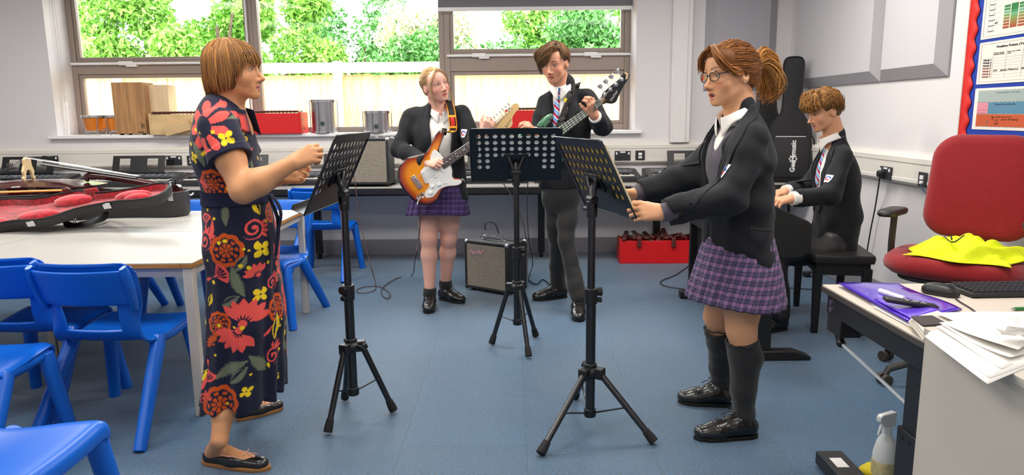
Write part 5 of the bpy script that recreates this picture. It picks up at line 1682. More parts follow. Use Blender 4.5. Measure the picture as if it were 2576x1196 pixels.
def bvh(V, Q):
    return BVHTree.FromPolygons([Vector(p) for p in V], [tuple(int(i) for i in q) for q in Q])
def drape(tree, fn, nu, nv_, n, off=0.003, back=0.25):
    """a strip of cloth laid on a surface: fn(u, v) gives a point near it, n points away from it"""
    n = Vector(n).normalized()
    mb = MB()
    def g(u, v):
        p = Vector(fn(u, v))
        nn = n
        hit = tree.ray_cast(p + nn * back, -nn, back * 2)
        if hit[0] is None:
            hit = tree.find_nearest(p)
        return hit[0] + nn * off
    mb.strip(g, nu, nv_)
    return mb
def wob(amp, sc, seed=0):
    r = np.random.default_rng(seed)
    A = r.normal(0, 1, (5, 3))
    A = A / np.linalg.norm(A, axis=1)[:, None] * sc * r.uniform(0.6, 1.5, (5, 1))
    ph = r.uniform(0, 6.28, 5)
    def f(X):
        d = np.zeros(len(X))
        for a, p in zip(A, ph):
            d += np.sin(X @ a + p + 0.8 * np.sin(X @ a[::-1] * 0.6))
        return d * amp / 3
    return f
# ------------------------------------------------------------------ heads and hands
class Frame:
    def __init__(s, o, f, up, sc=1.0):
        f = Vector(f).normalized()
        up = Vector(up)
        up = (up - f * up.dot(f)).normalized()
        s.o, s.f, s.u, s.r, s.s = Vector(o), f, up, f.cross(up), sc
        s.R = np.array([[s.r.x, f.x, up.x], [s.r.y, f.y, up.y], [s.r.z, f.z, up.z]])
    def __call__(s, x, y, z):
        return s.o + (s.r * x + s.f * y + s.u * z) * s.s
    def loc(s, V):
        return (V - nv(s.o)) @ s.R / s.s
    def mat(s):
        return Matrix(((*s.R[0], s.o[0]), (*s.R[1], s.o[1]), (*s.R[2], s.o[2]), (0, 0, 0, 1)))
def head_field(F, H, jaw=1.0, nose=1.0, chin=0.0, mouth=0.0, cheek=1.0, neck=0.05, lid=1.0, ears=True, nosew=1.0):
    s = H.s
    def E(c, r, k=0.02, op='u', R=None):
        F.ell(H(*c), [q * s for q in r], k * s, op, H.R if R is None else R)
    def C(a, b, ra, rb, k=0.012, op='u'):
        F.cone(H(*a), H(*b), ra * s, rb * s, k * s, op)
    E((0, -.014, .032), (.074, .096, .083))
    E((0, .040, .040), (.058, .050, .046), .03)
    E((0, .026, -.022), (.060, .062, .080), .03)
    E((0, .028, -.068), (.052 * jaw, .052, .038), .025)
    for x in (-1, 1):
        C((x * .050 * jaw, -.004, -.055), (x * .016, .066, -.098), .014, .012, .02)
        E((x * .036, .056, -.034), (.024 * cheek, .023, .026), .02)
        E((x * .024, .0735, .016), (.022, .010, .008), .02)
    E((0, .070 + chin, -.099), (.019, .015, .014), .018)
    C((0, .080, .006), (0, .106 + .006 * nose, -.034), .0072, .0080, .014)
    E((0, .107 + .007 * nose, -.0395), (.0092 * nosew, .0094, .0082), .008)
    for x in (-1, 1):
        C((x * .010, .080, -.022), (x * .012, .086, -.045), .0066, .0080, .014)
        E((x * .0108 * nosew, .096, -.044), (.0064, .0094, .0064), .009)
        E((x * .031, .089, .001), (.017, .013, .0105), .012, 's')
    # mouth
    E((0, .074, -.070), (.026, .014, .018), .02)
    for x in (-1, 1):
        C((x * .022, .077, -.0705), (x * .004, .0875, -.0655), .0035, .0058, .006)
        C((x * .021, .077, -.0735 - mouth * .3), (0, .0870, -.0785 - mouth), .0035, .0066, .006)
    if mouth:
        E((0, .089, -.072 - mouth * .45), (.0165, .013, .0035 + mouth * .42), .004, 's')
    else:
        C((-.0195, .0845, -.0718), (0, .0945, -.0718), .0010, .0014, .003, 's')
        C((.0195, .0845, -.0718), (0, .0945, -.0718), .0010, .0014, .003, 's')
    # lids round the eyeball
    for x in (-1, 1):
        E((x * .031, .0705, .000), (.0150, .0150, .0150), .005)
        E((x * .031, .0860, -.0008 - .0016 * (1 - lid)), (.0122, .0125, .0052 * lid + .0006), .0025, 's')
        if ears:
            E((x * .075, -.012, -.012), (.0085, .0175, .030), .006)
            E((x * .070, -.004, -.014), (.010, .014, .022), .01)
            E((x * .0845, -.009, -.008), (.0055, .0095, .017), .005, 's')
    C((0, -.022, -.05), (0, -.045, -.20), neck, neck * 1.08, .03)
def eye(H, x, parent, look=(0, 0, 0), iris='4a5a62'):
    c = H(x * .031, .0712, .0)
    e = part('eye', MB().ball((0, 0, 0), .0126 * H.s, 18, 12), mat('eye_white', 'ddd6ce', 0.15, coat=0.5), parent, world=False)
    e.location = wmat(parent).inverted() @ c
    d = (Vector(H.f) + Vector(look)).normalized()
    rot = Vector((0, 0, 1)).rotation_difference(d).to_matrix().to_4x4()
    r = .0126 * H.s
    ic = MB().lathe([(.0062 * H.s, r * 0.872), (.0045 * H.s, r * 0.945), (.0001, r * 1.018)], 16, rot, cap=False)
    part('iris', ic, mat('iris_' + iris, iris, 0.1, coat=1), e)
    pc = MB().lathe([(.0027 * H.s, r * 0.990), (.0001, r * 1.03)], 12, rot, cap=False)
    part('pupil', pc, M_ink, e)
    return e
def head_paint(H, V, skin, hair, lips, brow_w=1.0, blush=0.12, dark=None, lid=1.0, mouth=0.0, browz=0.0, lash=1.0):
    """the skin's own colours: lips, brows, lashes, flushed cheeks and nose"""
    L = H.loc(V)
    x, y, z = np.abs(L[:, 0]), L[:, 1], L[:, 2]
    col = np.tile(nv(lin(skin)), (len(V), 1))
    def mix(w, c):
        w = np.clip(w, 0, 1)[:, None]
        col[:] = col * (1 - w) + nv(lin(c)) * w
    fr = (y > 0.03)
    b = np.exp(-(((x - .040) / .018) ** 2 + ((z + .036) / .016) ** 2)) + 0.8 * np.exp(-((x / .010) ** 2 + ((z + .042) / .010) ** 2))
    mix(b * blush * 2.2 * fr, 'd0594a')
    mz = -.0715 - mouth * .45
    d = np.sqrt((x / .0235) ** 2 + ((z - mz) / (.0108 + mouth * .6 - .004 * (x / .0235) ** 2)) ** 2)
    mix((1.0 - d) * 5 * (y > .07), lips)
    if mouth:
        d = np.sqrt((x / .0155) ** 2 + ((z - mz) / (.003 + mouth * .42)) ** 2)
        mix((1.0 - d) * 6 * (y > .055), '3a1512')
        d = np.sqrt((x / .012) ** 2 + ((z - mz - mouth * .32) / .0022) ** 2)
        mix((1.15 - d) * 6 * (y > .05), 'e8ded2')
    else:
        mix((.0016 - np.abs(z + .0718 + 4 * x * x)) / .0010 * (x < .0205) * (y > .072), '5a2420')  # crease shade between the closed lips, painted as a thin dark line
    # brows
    t = (x - .013) / .036
    zb = .0205 + browz + .006 * np.sin(np.clip(t, 0, 1) * 2.2) - .006 * np.clip(t - .6, 0, 1)
    wd = .0036 * brow_w * (1 - .55 * np.clip(t, 0, 1))
    mix((1 - np.abs(z - zb) / wd) * 2.2 * (t > 0) * (t < 1) * fr, hair)
    # lashes at the upper and lower lid edges
    a = np.clip((x - .031) / .0135, -1, 1)
    zu = -.0006 + (.0052 * lid + .0006) * np.sqrt(1 - a * a) + .0012
    mix((1 - np.abs(z - zu) / .0017) * 2 * lash * (np.abs(x - .031) < .0145) * (y > .06), '2a1a14')
    zl = -.0008 - (.0052 * lid) * np.sqrt(1 - a * a) - .001
    mix((1 - np.abs(z - zl) / .0016) * .7 * lash * (np.abs(x - .031) < .013) * (y > .06), '5a3a2c')
    mix(np.exp(-(((x - .006) / .0036) ** 2 + ((z + .0505) / .0026) ** 2)) * (y > .09), '5a2c22')  # nostril shade put into the skin colour
    # shade inside the ear bowl is left to the light
    return col
def hand(F, W, D, N, thumb, curls, s=1.0, spread=6.0, tcurl=(25, 20), tout=38, k=0.006):
    """a palm, four jointed fingers and a thumb; D points along the fingers, N out of the palm, thumb = +1/-1 is its side"""
    D = Vector(D).normalized()
    N = Vector(N)
    N = (N - D * N.dot(D)).normalized()
    X = D.cross(-N) * thumb
    W = Vector(W)
    pt = lambda x, y, z: W + (X * x + D * y + N * z) * s
    kn = [(.029, .088, -.003), (.0095, .093, -.005), (-.0105, .088, -.004), (-.028, .078, -.001)]
    ln = [.070, .079, .073, .057]
    rr = [.0092, .0095, .0090, .0080]
    for i, (kx, ky, kz) in enumerate(kn):
        F.cone(pt(kx * .55, .012, .002), pt(kx, ky - .002, kz), .0155 * s, .0122 * s, .016 * s)
    F.cone(pt(.012, .02, .006), pt(.004, .062, .007), .016 * s, .013 * s, .015 * s)
    for i in range(4):
        p = pt(*kn[i])
        sp = rad(spread) * (1.5 - i) / 1.5
        d = (D * math.cos(sp) + X * math.sin(sp)).normalized()
        ax_n = N
        c = curls[i] if isinstance(curls[0], (list, tuple)) else curls
        ang = 0
        for j in range(3):
            ang += rad(c[j])
            dd = d * math.cos(ang) + N * math.sin(ang)
            q = p + dd * ln[i] * (.46, .30, .24)[j] * s
            F.cone(p, q, rr[i] * (1.0, .93, .86)[j] * s, rr[i] * (.93, .86, .74)[j] * s, k * s)
            p = q
    p = pt(.020, .022, .006)
    a = rad(tout)
    d = (D * math.cos(a) + X * math.sin(a) + N * 0.35).normalized()
    q = p + d * .042 * s
    F.cone(p, q, .0165 * s, .0128 * s, .014 * s)
    ang = 0
    for j, (L_, r0, r1) in enumerate(((.032, .0118, .0105), (.026, .0105, .0082))):
        ang += rad(tcurl[j])
        dd = (d * math.cos(ang) + (D * 0.75 + N * 0.5 - X * 0.45).normalized() * math.sin(ang)).normalized()
        p, q = q, q + dd * L_ * s
        F.cone(p, q, r0 * s, r1 * s, k * s)
def skin_mat(name, tint=0.06):
    return mat(name, 'e0b090', 0.48, spec=0.4, noise=tint, nscale=30, attr='Col', sss=0.12, bump=0.06, bscale=500)
def body_mesh(root, F, coarse, fine, col_fn, m):
    """one skin: the same field, meshed finely in the boxes that matter"""
    lo, hi = F.bounds()
    V, Q = F.mesh(lo, hi, coarse)
    cen = V[Q].mean(1)
    keep = np.ones(len(Q), bool)
    parts = []
    for (a, b, h) in fine:
        a, b = nv(a), nv(b)
        keep &= ~((cen > a + coarse * .9) & (cen < b - coarse * .9)).all(1)
        parts.append(F.mesh(a, b, h))
    Q = Q[keep]
    VS, QS, o = [V], [Q], len(V)
    for v, q in parts:
        VS.append(v)
        QS.append(q + o)
        o += len(v)
    V, Q = np.concatenate(VS), np.concatenate(QS)
    u = np.unique(Q)
    mp = np.full(len(V), -1)
    mp[u] = np.arange(len(u))
    V, Q = V[u], mp[Q]
    return mesh_np('body', V, Q, m, root, cols=col_fn(V))
def near_box(pts, pad):
    P_ = np.array([tuple(p) for p in pts])
    return P_.min(0) - pad, P_.max(0) + pad
# hair as many fine locks over a solid base
def locks(name, paths, m, parent, base, var=0.25, r=0.0032, seed=1):
    rng = np.random.default_rng(seed)
    mb = MB()
    cols = []
    b = nv(lin(base))
    for pth in paths:
        n = len(pth)
        rr = r * rng.uniform(0.6, 1.35)
        o = len(mb.v)
        mb.tube(pth, [(rr * (1.0 if i < n * .6 else 1 - .8 * (i - n * .6) / (n * .4)), rr * .55 * (1.0 if i < n * .6 else 1 - .8 * (i - n * .6) / (n * .4))) for i in range(n)], 4)
        cols += [b * math.exp(rng.normal(0, var))] * (len(mb.v) - o)
    V = np.array(mb.v)
    me = bpy.data.meshes.new(name)
    iv = np.array(wmat(parent).inverted())
    V = V @ iv[:3, :3].T + iv[:3, 3]
    me.from_pydata(V.tolist(), [], mb.f)
    a = me.color_attributes.new('Col', 'FLOAT_COLOR', 'POINT')
    a.data.foreach_set('color', np.concatenate([np.clip(np.array(cols), 0, 1), np.ones((len(V), 1))], 1).astype(np.float32).ravel())
    return link_mesh(name, me, m, parent, smooth=180)
def hair_mat(name):
    return mat(name, '6a3c18', 0.6, spec=0.22, noise=0.25, nscale=120, attr='Col', sheen=0.15)
# striped and checked weaves
def weave(name, base, us, vs, rough=0.85, diag=0.0, sheen=0.1):
    if name in MATS:
        return MATS[name]
    m = bpy.data.materials.new(name)
    m.use_nodes = True
    N, L = m.node_tree.nodes, m.node_tree.links
    b = N['Principled BSDF']
    b.inputs['Roughness'].default_value = rough
    b.inputs['Specular IOR Level'].default_value = 0.2
    b.inputs['Sheen Weight'].default_value = sheen
    uv = N.new('ShaderNodeUVMap')
    sp = N.new('ShaderNodeSeparateXYZ')
    L.new(uv.outputs['UV'], sp.inputs[0])
    col = None
    rgb = N.new('ShaderNodeRGB')
    rgb.outputs[0].default_value = (*lin(base), 1)
    col = rgb.outputs[0]
    for axis, lst in ((0, us), (1, vs)):
        src = sp.outputs[axis]
        if diag:
            ma = N.new('ShaderNodeMath')
            ma.operation = 'MULTIPLY_ADD'
            L.new(sp.outputs[1 - axis], ma.inputs[0])
            ma.inputs[1].default_value = diag
            L.new(src, ma.inputs[2])
            src = ma.outputs[0]
        for per, ctr, half, c, fac in lst:
            q = N.new('ShaderNodeMath')
            q.operation = 'MULTIPLY'
            L.new(src, q.inputs[0])
            q.inputs[1].default_value = 1 / per
            fr = N.new('ShaderNodeMath')
            fr.operation = 'FRACT'
            L.new(q.outputs[0], fr.inputs[0])
            cm = N.new('ShaderNodeMath')
            cm.operation = 'COMPARE'
            L.new(fr.outputs[0], cm.inputs[0])
            cm.inputs[1].default_value = ctr
            cm.inputs[2].default_value = half
            sc = N.new('ShaderNodeMath')
            sc.operation = 'MULTIPLY'
            L.new(cm.outputs[0], sc.inputs[0])
            sc.inputs[1].default_value = fac
            mx = N.new('ShaderNodeMix')
            mx.data_type = 'RGBA'
            L.new(sc.outputs[0], mx.inputs['Factor'])
            L.new(col, mx.inputs[6])
            mx.inputs[7].default_value = (*lin(c), 1)
            col = mx.outputs[2]
    L.new(col, b.inputs['Base Color'])
    MATS[name] = m
    return m
def plaid(name, base, dark, pink):
    return weave(name, base, [(.034, .5, .20, dark, .45), (.034, .28, .035, dark, .9), (.034, .72, .035, dark, .9), (.034, .0, .035, pink, .8), (.034, 1., .03, pink, .8)],
                 [(.034, .5, .20, dark, .45), (.034, .28, .035, dark, .9), (.034, .72, .035, dark, .9), (.034, .02, .045, pink, .8)])
M_tie = weave('striped_tie', '2a4fa8', [], [(.05, .15, .15, 'b8283a', 1), (.05, .42, .09, 'e8e8f0', 1), (.05, .68, .10, '6fb0dc', 1), (.05, .86, .04, 'e8e8f0', 1)], diag=0.8)
def skirt(root, name, zs, cs, rx, ry, f, m, pleats, depth, seed=0, lean=None, nu=240):
    """a pleated skirt hung from the waist; rings from top to hem"""
    n = 26
    a0 = math.atan2(f[1], f[0])
    def ring(i):
        t = i / n * (len(zs) - 1)
        k = min(int(t), len(zs) - 2)
        w = t - k
        ip = lambda q: q[k] * (1 - w) + q[k + 1] * w
        return ip(zs), nv(cs[k]) * (1 - w) + nv(cs[k + 1]) * w, ip(rx), ip(ry)
    V, UV = [], []
    for i in range(n + 1):
        z, c, a, b = ring(i)
        t = i / n
        for j in range(nu + 1):
            th = 2 * PI * j / nu
            ph = (th / (2 * PI) * pleats) % 1
            saw = (ph if ph < 0.82 else (1 - ph) / 0.18 * 0.82) / 0.82
            r = 1 + depth * (0.25 + 0.75 * t) * (saw - 0.5) + 0.02 * t * math.sin(th * 3 + seed)
            lx, ly = a * r * math.cos(th), b * r * math.sin(th)
            x = c[0] + lx * math.cos(a0) - ly * math.sin(a0)
            y = c[1] + lx * math.sin(a0) + ly * math.cos(a0)
            V.append((x, y, z + 0.012 * t * math.sin(th * 2 + seed)))
            UV.append((th * (a + b) / 2 * 1.1, z))
    Q = [(i * (nu + 1) + j, i * (nu + 1) + j + 1, (i + 1) * (nu + 1) + j + 1, (i + 1) * (nu + 1) + j) for i in range(n) for j in range(nu)]
    return mesh_np(name, V, Q, m, root, uv=UV, smooth=50, solid=-0.0025)
# shoes
def shoe(root, heel, toe, w, m, sole_m, top=0.085, style='lace', lace_m=None, h=0.0035):
    heel, toe = Vector(heel), Vector(toe)
    heel.z = toe.z = 0
    d = (toe - heel).normalized()
    L = (toe - heel).length
    sd = Vector((-d.y, d.x, 0))
    p = lambda a, b, z: heel + d * (a * L) + sd * b + Vector((0, 0, z))
    F = Field()
    low = style == 'ballet'
    if low:
        F.cone(p(.14, 0, .03), p(.5, 0, .025), .030, .034, .03, flat=((0, 0, 1), 1.0))
        F.cone(p(.5, 0, .025), p(.84, 0, .022), .036, .032, .03, flat=((0, 0, 1), 1.35))
        F.cut(p(0, 0, .052), (0, 0, 1), .006)
        F.cone(p(.22, 0, .060), p(.60, 0, .058), .024, .024, .008, 's', flat=((0, 0, 1), .8))
    else:
        F.cone(p(.15, 0, .045), p(.36, 0, .052), .036, .037, .03)
        F.cone(p(.36, 0, .055), p(.64, 0, .036), .038, .037, .03)
        F.cone(p(.64, 0, .034), p(.85, 0, .030), .042, .037, .03, flat=((0, 0, 1), 1.35))
        F.cone(p(.20, 0, .055), p(.22, 0, top), .036, .034, .02)
        F.cut(p(0, 0, top), (-d.x * .25, -d.y * .25, 1), .004)
    F.cut(p(0, 0, .013), (0, 0, -1), .002)
    s = w / 0.085
    for q in F.p:
        for key in ('ra', 'rb'):
            if key in q:
                q[key] *= s
    o, V, Q = cloth_obj('shoe', F, m, root, h)
    ring = lambda q, z: [p(.5 + (a - .5) * (.985 if q < 1 else .99), b * s * q * .93, z) for a, b in [(.04, -.022), (.0, 0), (.04, .022), (.14, .034), (.35, .036), (.6, .043), (.8, .042), (.94, .026), (1.0, 0), (.94, -.026), (.8, -.042), (.6, -.043), (.35, -.036), (.14, -.034)]]
    part('sole', MB().loft([ring(.97, 0.0), ring(1.0, .004), ring(1.0, .013), ring(.97, .015)]), sole_m, o, world=True, smooth=40)
    T = bvh(V, Q)
    if style == 'lace':
        lm = lace_m or M_ink
        lc = MB()
        for k in range(4):
            a = .36 + .085 * k
            pts = []
            for j in range(7):
                b = (-.016 + .032 * j / 6) * s
                hit = T.ray_cast(p(a, b, .2), Vector((0, 0, -1)))
                pts.append((hit[0] if hit[0] else p(a, b, .08)) + Vector((0, 0, .0012)))
            lc.tube(pts, 0.0019, 5)
        top_p = pts = None
        hit = T.ray_cast(p(.35, 0, .2), Vector((0, 0, -1)))
        c = (hit[0] if hit[0] else p(.35, 0, .09)) + Vector((0, 0, .003))
        for sg in (-1, 1):
            lc.tube(spline([c, c + sd * sg * .022 + d * .012 + Vector((0, 0, .012)), c + sd * sg * .042 + d * .02 + Vector((0, 0, -.002)), c + sd * sg * .024 + d * .004 + Vector((0, 0, .002)), c], 5), 0.0019, 5)
            lc.tube(spline([c, c + sd * sg * .02 + d * .03 + Vector((0, 0, -.004)), c + sd * sg * .032 + d * .05 + Vector((0, 0, -.022))], 5), 0.0019, 5)
        part('laces', lc, lm, o, world=True)
        sm = MB()
        for b0 in (0.62, 0.66):
            pts = []
            for j in range(13):
                a_ = PI * j / 12
                q_ = p(b0 + .05 * math.sin(a_), math.cos(a_) * .04 * s, .2)
                hit = T.ray_cast(q_, Vector((0, 0, -1)))
                if hit[0]:
                    pts.append(hit[0] + Vector((0, 0, .0005)))
            if len(pts) > 2:
                sm.tube(pts, 0.0014, 5)
        part('toe_cap_seam', sm, M_ink, o, world=True)
    return o, T, p
# ------------------------------------------------------------------ people
M_shoe = mat('black_shoe_leather', '171513', 0.28, spec=0.55, coat=0.3, noise=0.2, nscale=30)
M_soleb = mat('shoe_sole_black', '131110', 0.7)
M_blazer = mat('blazer_wool', '1b1d21', 0.85, spec=0.3, noise=0.18, nscale=300, bump=0.35, bscale=600, sheen=0.06)
M_lapel = mat('blazer_lapel', '202227', 0.85, spec=0.3, noise=0.15, nscale=300, bump=0.35, bscale=600, sheen=0.06)
M_shirt = mat('white_shirt', 'ebe8e2', 0.7, bump=0.15, bscale=400)
M_skin = skin_mat('skin')
M_hair = hair_mat('hair')
M_crestw, M_crestb, M_crestr = mat('crest_white', 'e8e8ec', 0.7), mat('crest_blue', '2450a0', 0.7), mat('crest_red', 'c8202a', 0.7)
def person(label, base):
    return thing('person', label, 'person', (base.x, base.y, 0))
def torso(F, pts, ws, ds, f, k=0.04, **kw):
    for i in range(len(pts) - 1):
        r = (ws[i] / ds[i] + ws[i + 1] / ds[i + 1]) / 2
        F.cone(pts[i], pts[i + 1], ws[i], ws[i + 1], k, flat=(f, r), **kw)
def cuff_hollow(F, el, wr, r):
    d = (Vector(wr) - Vector(el)).normalized()
    F.cone(Vector(wr) - d * 0.02, Vector(wr) + d * 0.08, r, r, 0.003, 's')
def seen(T, px, py):
    """the spot of a surface on one sight line, for sewing a badge where it belongs"""
    d = ray(px, py).normalized()
    h = T.ray_cast(Vector((0, 0, CAMZ)), d, 9)
    return h[0], h[1]
def crest(tree, c, u, up, n, parent, s=1.0):
    c, u, up = Vector(c), Vector(u).normalized(), Vector(up).normalized()
    sh = lambda q: lambda a, b: c + u * ((a - .5) * .062 * s * q * (1 - .75 * max(0, .45 - b) ** 1.2)) + up * ((b - .5) * .078 * s * q)
    o = part('crest', drape(tree, sh(1.0), 6, 8, n, 0.0035, .03), M_crestw, parent, world=True, smooth=60)
    def band(r, w, a0, a1, oy):
        def fn(a, b):
            t = rad(a0 + (a1 - a0) * a)
            q = r + (b - .5) * w
            return c + u * (q * math.cos(t)) * s + up * (oy + q * math.sin(t)) * s
        return fn
    part('crest_chevron', drape(tree, band(.026, .010, 20, 160, -.008), 10, 2, n, 0.0046, .03), M_crestb, o, world=True, smooth=60)
    part('crest_swoosh', drape(tree, band(.018, .010, 150, 330, .002), 10, 2, n, 0.0046, .03), M_crestr, o, world=True, smooth=60)
def poly(pts):
    pts = [Vector(p) for p in pts]
    def g(t):
        t = max(0, min(1, t)) * (len(pts) - 1)
        i = min(int(t), len(pts) - 2)
        return pts[i].lerp(pts[i + 1], t - i)
    return g
def band(a, b):
    a, b = poly(a), poly(b)
    return lambda u, v: a(u).lerp(b(u), v)
def hair_path(H, phi, zend, rx=.084, ry=.106, rz=.092, cz=.030, n=10, out=0.0, curl=0.0, top=(0, 0), j=0, rng=None, start=0.0):
    """a lock from the crown over the skull and down"""
    a = rad(phi)
    sx_, cx_ = math.sin(a), math.cos(a)
    pts = []
    tot = rz * 1.45 + max(0, cz - zend)
    for i in range(n + 1):
        s_ = (start + (1 - start) * i / n) * tot
        if s_ < rz * 1.45:
            th = s_ / (rz * 1.45) * PI / 2
            x, y, z = rx * sx_ * math.sin(th), ry * cx_ * math.sin(th), cz + rz * math.cos(th)
            w = 1 - th / (PI / 2)
            x += top[0] * w
            y += top[1] * w
        else:
            d = s_ - rz * 1.45
            t = d / max(1e-6, cz - zend)
            q = 1 + out * t - curl * t * t
            x, y, z = rx * sx_ * q, ry * cx_ * q, cz - d
        pts.append(Vector((x, y - .012, z)))
    if rng is not None and j:
        o = Vector(rng.normal(0, j, 3))
        pts = [p + o * (0.3 + 0.7 * i / n) for i, p in enumerate(pts)]
    return [H(*p) for p in pts]
# ---------------------------------------------------------------- the teacher
def teacher():
    base = PZ(590, 1110, 0)
    R = person('woman in a dark dress with coral and yellow flowers, hands raised before a music stand', base)
    f = Vector((1, -.05, 0)).normalized()
    Y = 2.70
    H = Frame(P(590, 178, Y), (1, -.06, .04), (-.04, 0, 1), .925)
    F = Field()
    head_field(F, H, jaw=.92, nose=.5, chin=.004, neck=.046, lid=.85, nosew=.9)
    nb = P(568, 292, Y)
    F.cone(H(0, -.03, -.08), nb, .047, .056, .03)
    sR, eR, wR = P(548, 322, 2.54), P(611, 480, 2.46), P(738, 410, 2.50)
    sL, eL, wL = P(580, 322, 2.86), P(640, 462, 2.92), P(716, 447, 2.86)
    F.cone(sR, sL, .05, .05, .05)
    torso(F, [P(570, 350, Y), P(592, 490, Y), P(604, 590, Y)], [.13, .105, .14], [.09, .08, .11], f)
    mid = sR.lerp(eR, .5)
    F.chain([sR, mid, eR], [.044, .048, .040], .03)
    F.chain([eR, eR.lerp(wR, .3), wR], [.040, .043, .0255], .03)
    F.chain([sL, eL], [.05, .042], .03)
    F.chain([eL, eL.lerp(wL, .3), wL], [.038, .040, .025], .03)
    DR = P(795, 383, 2.52) - wR
    hand(F, wR - DR.normalized() * .004, DR, (.10, 1, -.35), -1, [(38, 62, 35), (42, 66, 38), (46, 68, 40), (50, 68, 40)], .90, spread=4, tcurl=(30, 25), tout=20)
    DL = P(770, 437, 2.84) - wL
    hand(F, wL, DL, (0.1, -1, .45), 1, [(20, 32, 22), (26, 38, 26), (30, 42, 30), (34, 40, 30)], .92, spread=10, tcurl=(10, 15), tout=28)
    # legs
    hipR, hipL = P(600, 640, 2.65), P(605, 640, 2.76)
    kR, kL = P(588, 855, 2.655), P(640, 835, 2.84)
    aR, aL = P(552, 1108, 2.50), P(632, 1000, 2.99)
    F.chain([hipR, kR], [.085, .06], .03)
    F.chain([kR, kR.lerp(aR, .35), kR.lerp(aR, .75), aR], [.054, .056, .040, .030], .012)
    F.chain([hipL, kL], [.085, .06], .03)
    F.chain([kL, kL.lerp(aL, .35), aL], [.054, .056, .031], .012)
    hR, tR = PZ(508, 1163, 0), PZ(683, 1183, 0)
    hL, tL = PZ(590, 1060, 0), PZ(714, 1026, 0)
    for a, h_, t_ in ((aR, hR, tR), (aL, hL, tL)):
        d = (t_ - h_)
        F.cone(h_ + d * .15 + Vector((0, 0, .040)), a, .027, .029, .010)
        F.cone(h_ + d * .24 + Vector((0, 0, .066)), h_ + d * .62 + Vector((0, 0, .030)), .028, .024, .02)
        F.cone(h_ + d * .62 + Vector((0, 0, .030)), h_ + d * .84 + Vector((0, 0, .022)), .026, .022, .02)
    def col(V):
        c = head_paint(H, V, 'd79a6c', '8a4a20', 'b8635a', brow_w=.7, blush=.10, lid=.85)
        return c
    fine = [near_box([H(0, 0, 0), nb], .135), near_box([eR, wR, P(823, 375, 2.5), mid], .075), near_box([wL, P(785, 440, 2.84), eL], .07), near_box([aR, hR, tR], .085), near_box([aL, hL, tL], .085)]
    fine = [(a, b, h) for (a, b), h in zip(fine, (.0026, .0030, .0026, .004, .004))]
    body_mesh(R, F, .008, fine, col, M_skin)
    for x in (-1, 1):
        eye(H, x, R, (0.1, 0, .02), '3a3428')
    # dress
    rng = np.random.default_rng(5)
    D = Field()
    bust, waist, hip = P(568, 385, Y), P(594, 492, Y), P(608, 610, Y)
    knee, hem = P(622, 800, Y), P(612, 985, Y)
    torso(D, [P(560, 325, Y), bust, P(586, 455, Y), waist], [.135, .150, .135, .128], [.088, .112, .102, .098], f, .03)
    torso(D, [waist, P(600, 545, Y), hip, knee, hem + Vector((0, 0, -.06))], [.128, .150, .176, .186, .215], [.098, .116, .128, .124, .158], f, .03)
    D.cone(sR + Vector((0, .04, .005)), sL + Vector((0, -.04, .005)), .055, .055, .05)
    D.cone(P(572, 290, Y), P(566, 318, Y), .066, .085, .03)
    for s_, e_ in ((sR, eR), (sL, eL)):
        q = s_.lerp(e_, .46)
        D.cone(s_, q, .070, .071, .03)
        D.cone(q - (e_ - s_).normalized() * .022, q + (e_ - s_).normalized() * .012, .0745, .0755, .004, cap=True)
        dd = (e_ - s_).normalized()
        D._add('cap', q + dd * .062, .12, .003, 's', a=nv(q + dd * .013), b=nv(q + dd * .11), ra=.10, rb=.10, flat=None)
        D.cone(q - dd * .03, q + dd * .09, .060, .062, .003, 's')
    D.cut(hem + Vector((0, 0, -.012)), (0.05, 0, -1), .003)
    # open neck
    D.cone(P(590, 255, Y), P(612, 318, Y), .052, .02, .004, 's')
    def fold(X):
        th = np.arctan2(X[:, 1] - Y, X[:, 0] - np.interp(X[:, 2], [hem.z, hip.z, waist.z], [hem.x, hip.x, waist.x]))
        low = np.clip((waist.z - X[:, 2]) / .75, 0, 1)
        return -.011 * low * np.sin(th * 9 + 1.2 * np.sin(th * 2)) - .006 * low * np.sin(th * 15 + 2) + wv(X)
    wv = wob(.004, 45, 3)
    D.wob = fold
    lo, hi = D.bounds(.02)
    V, Q = D.mesh(lo, hi, .0031)
    cols = dress_print(V, lo, hi, dict(Y=Y))
    o = mesh_np('dress', V, Q, mat('printed_cotton', '1a1c34', 0.8, spec=0.25, noise=0.10, nscale=400, attr='Col', sheen=0.1), R, cols=cols)
    T = bvh(V, Q)
    o['label'] = 'navy dress printed with coral, orange, yellow and green flowers'
    # collar and belt with its hanging ends
    M_dr = mat('dress_navy', '1b1d36', 0.8, spec=0.2)
    cl = MB()
    def collar(u, v):
        a = rad(-150 + 300 * u)
        c = P(580, 300, Y)
        q = .066 + .012 * v + .02 * (abs(u - .5) * 2) ** 4
        front = (abs(u - .5) * 2) ** 2
        return c + Vector((-math.cos(a) * (q + .010 * front * v), math.sin(a) * q * 1.0, .050 - .075 * v * (0.55 + .55 * front) - .028 * front + .010 * (1 - v)))
    n0, m0 = 28, 6
    Vc = [collar(i / n0, j / m0) for i in range(n0 + 1) for j in range(m0 + 1)]
    Qc = [(i * (m0 + 1) + j, (i + 1) * (m0 + 1) + j, (i + 1) * (m0 + 1) + j + 1, i * (m0 + 1) + j + 1) for i in range(n0) for j in range(m0)]
    cc = np.array([nv(lin('e85a52')) if (math.sin(i * .9) > .55 and 1 < j < 6) else nv(lin('1b1d36')) for i in range(n0 + 1) for j in range(m0 + 1)])
    mesh_np('collar', np.array([tuple(p) for p in Vc]), np.array(Qc), MATS['printed_cotton'], R, cols=cc, solid=-.003)
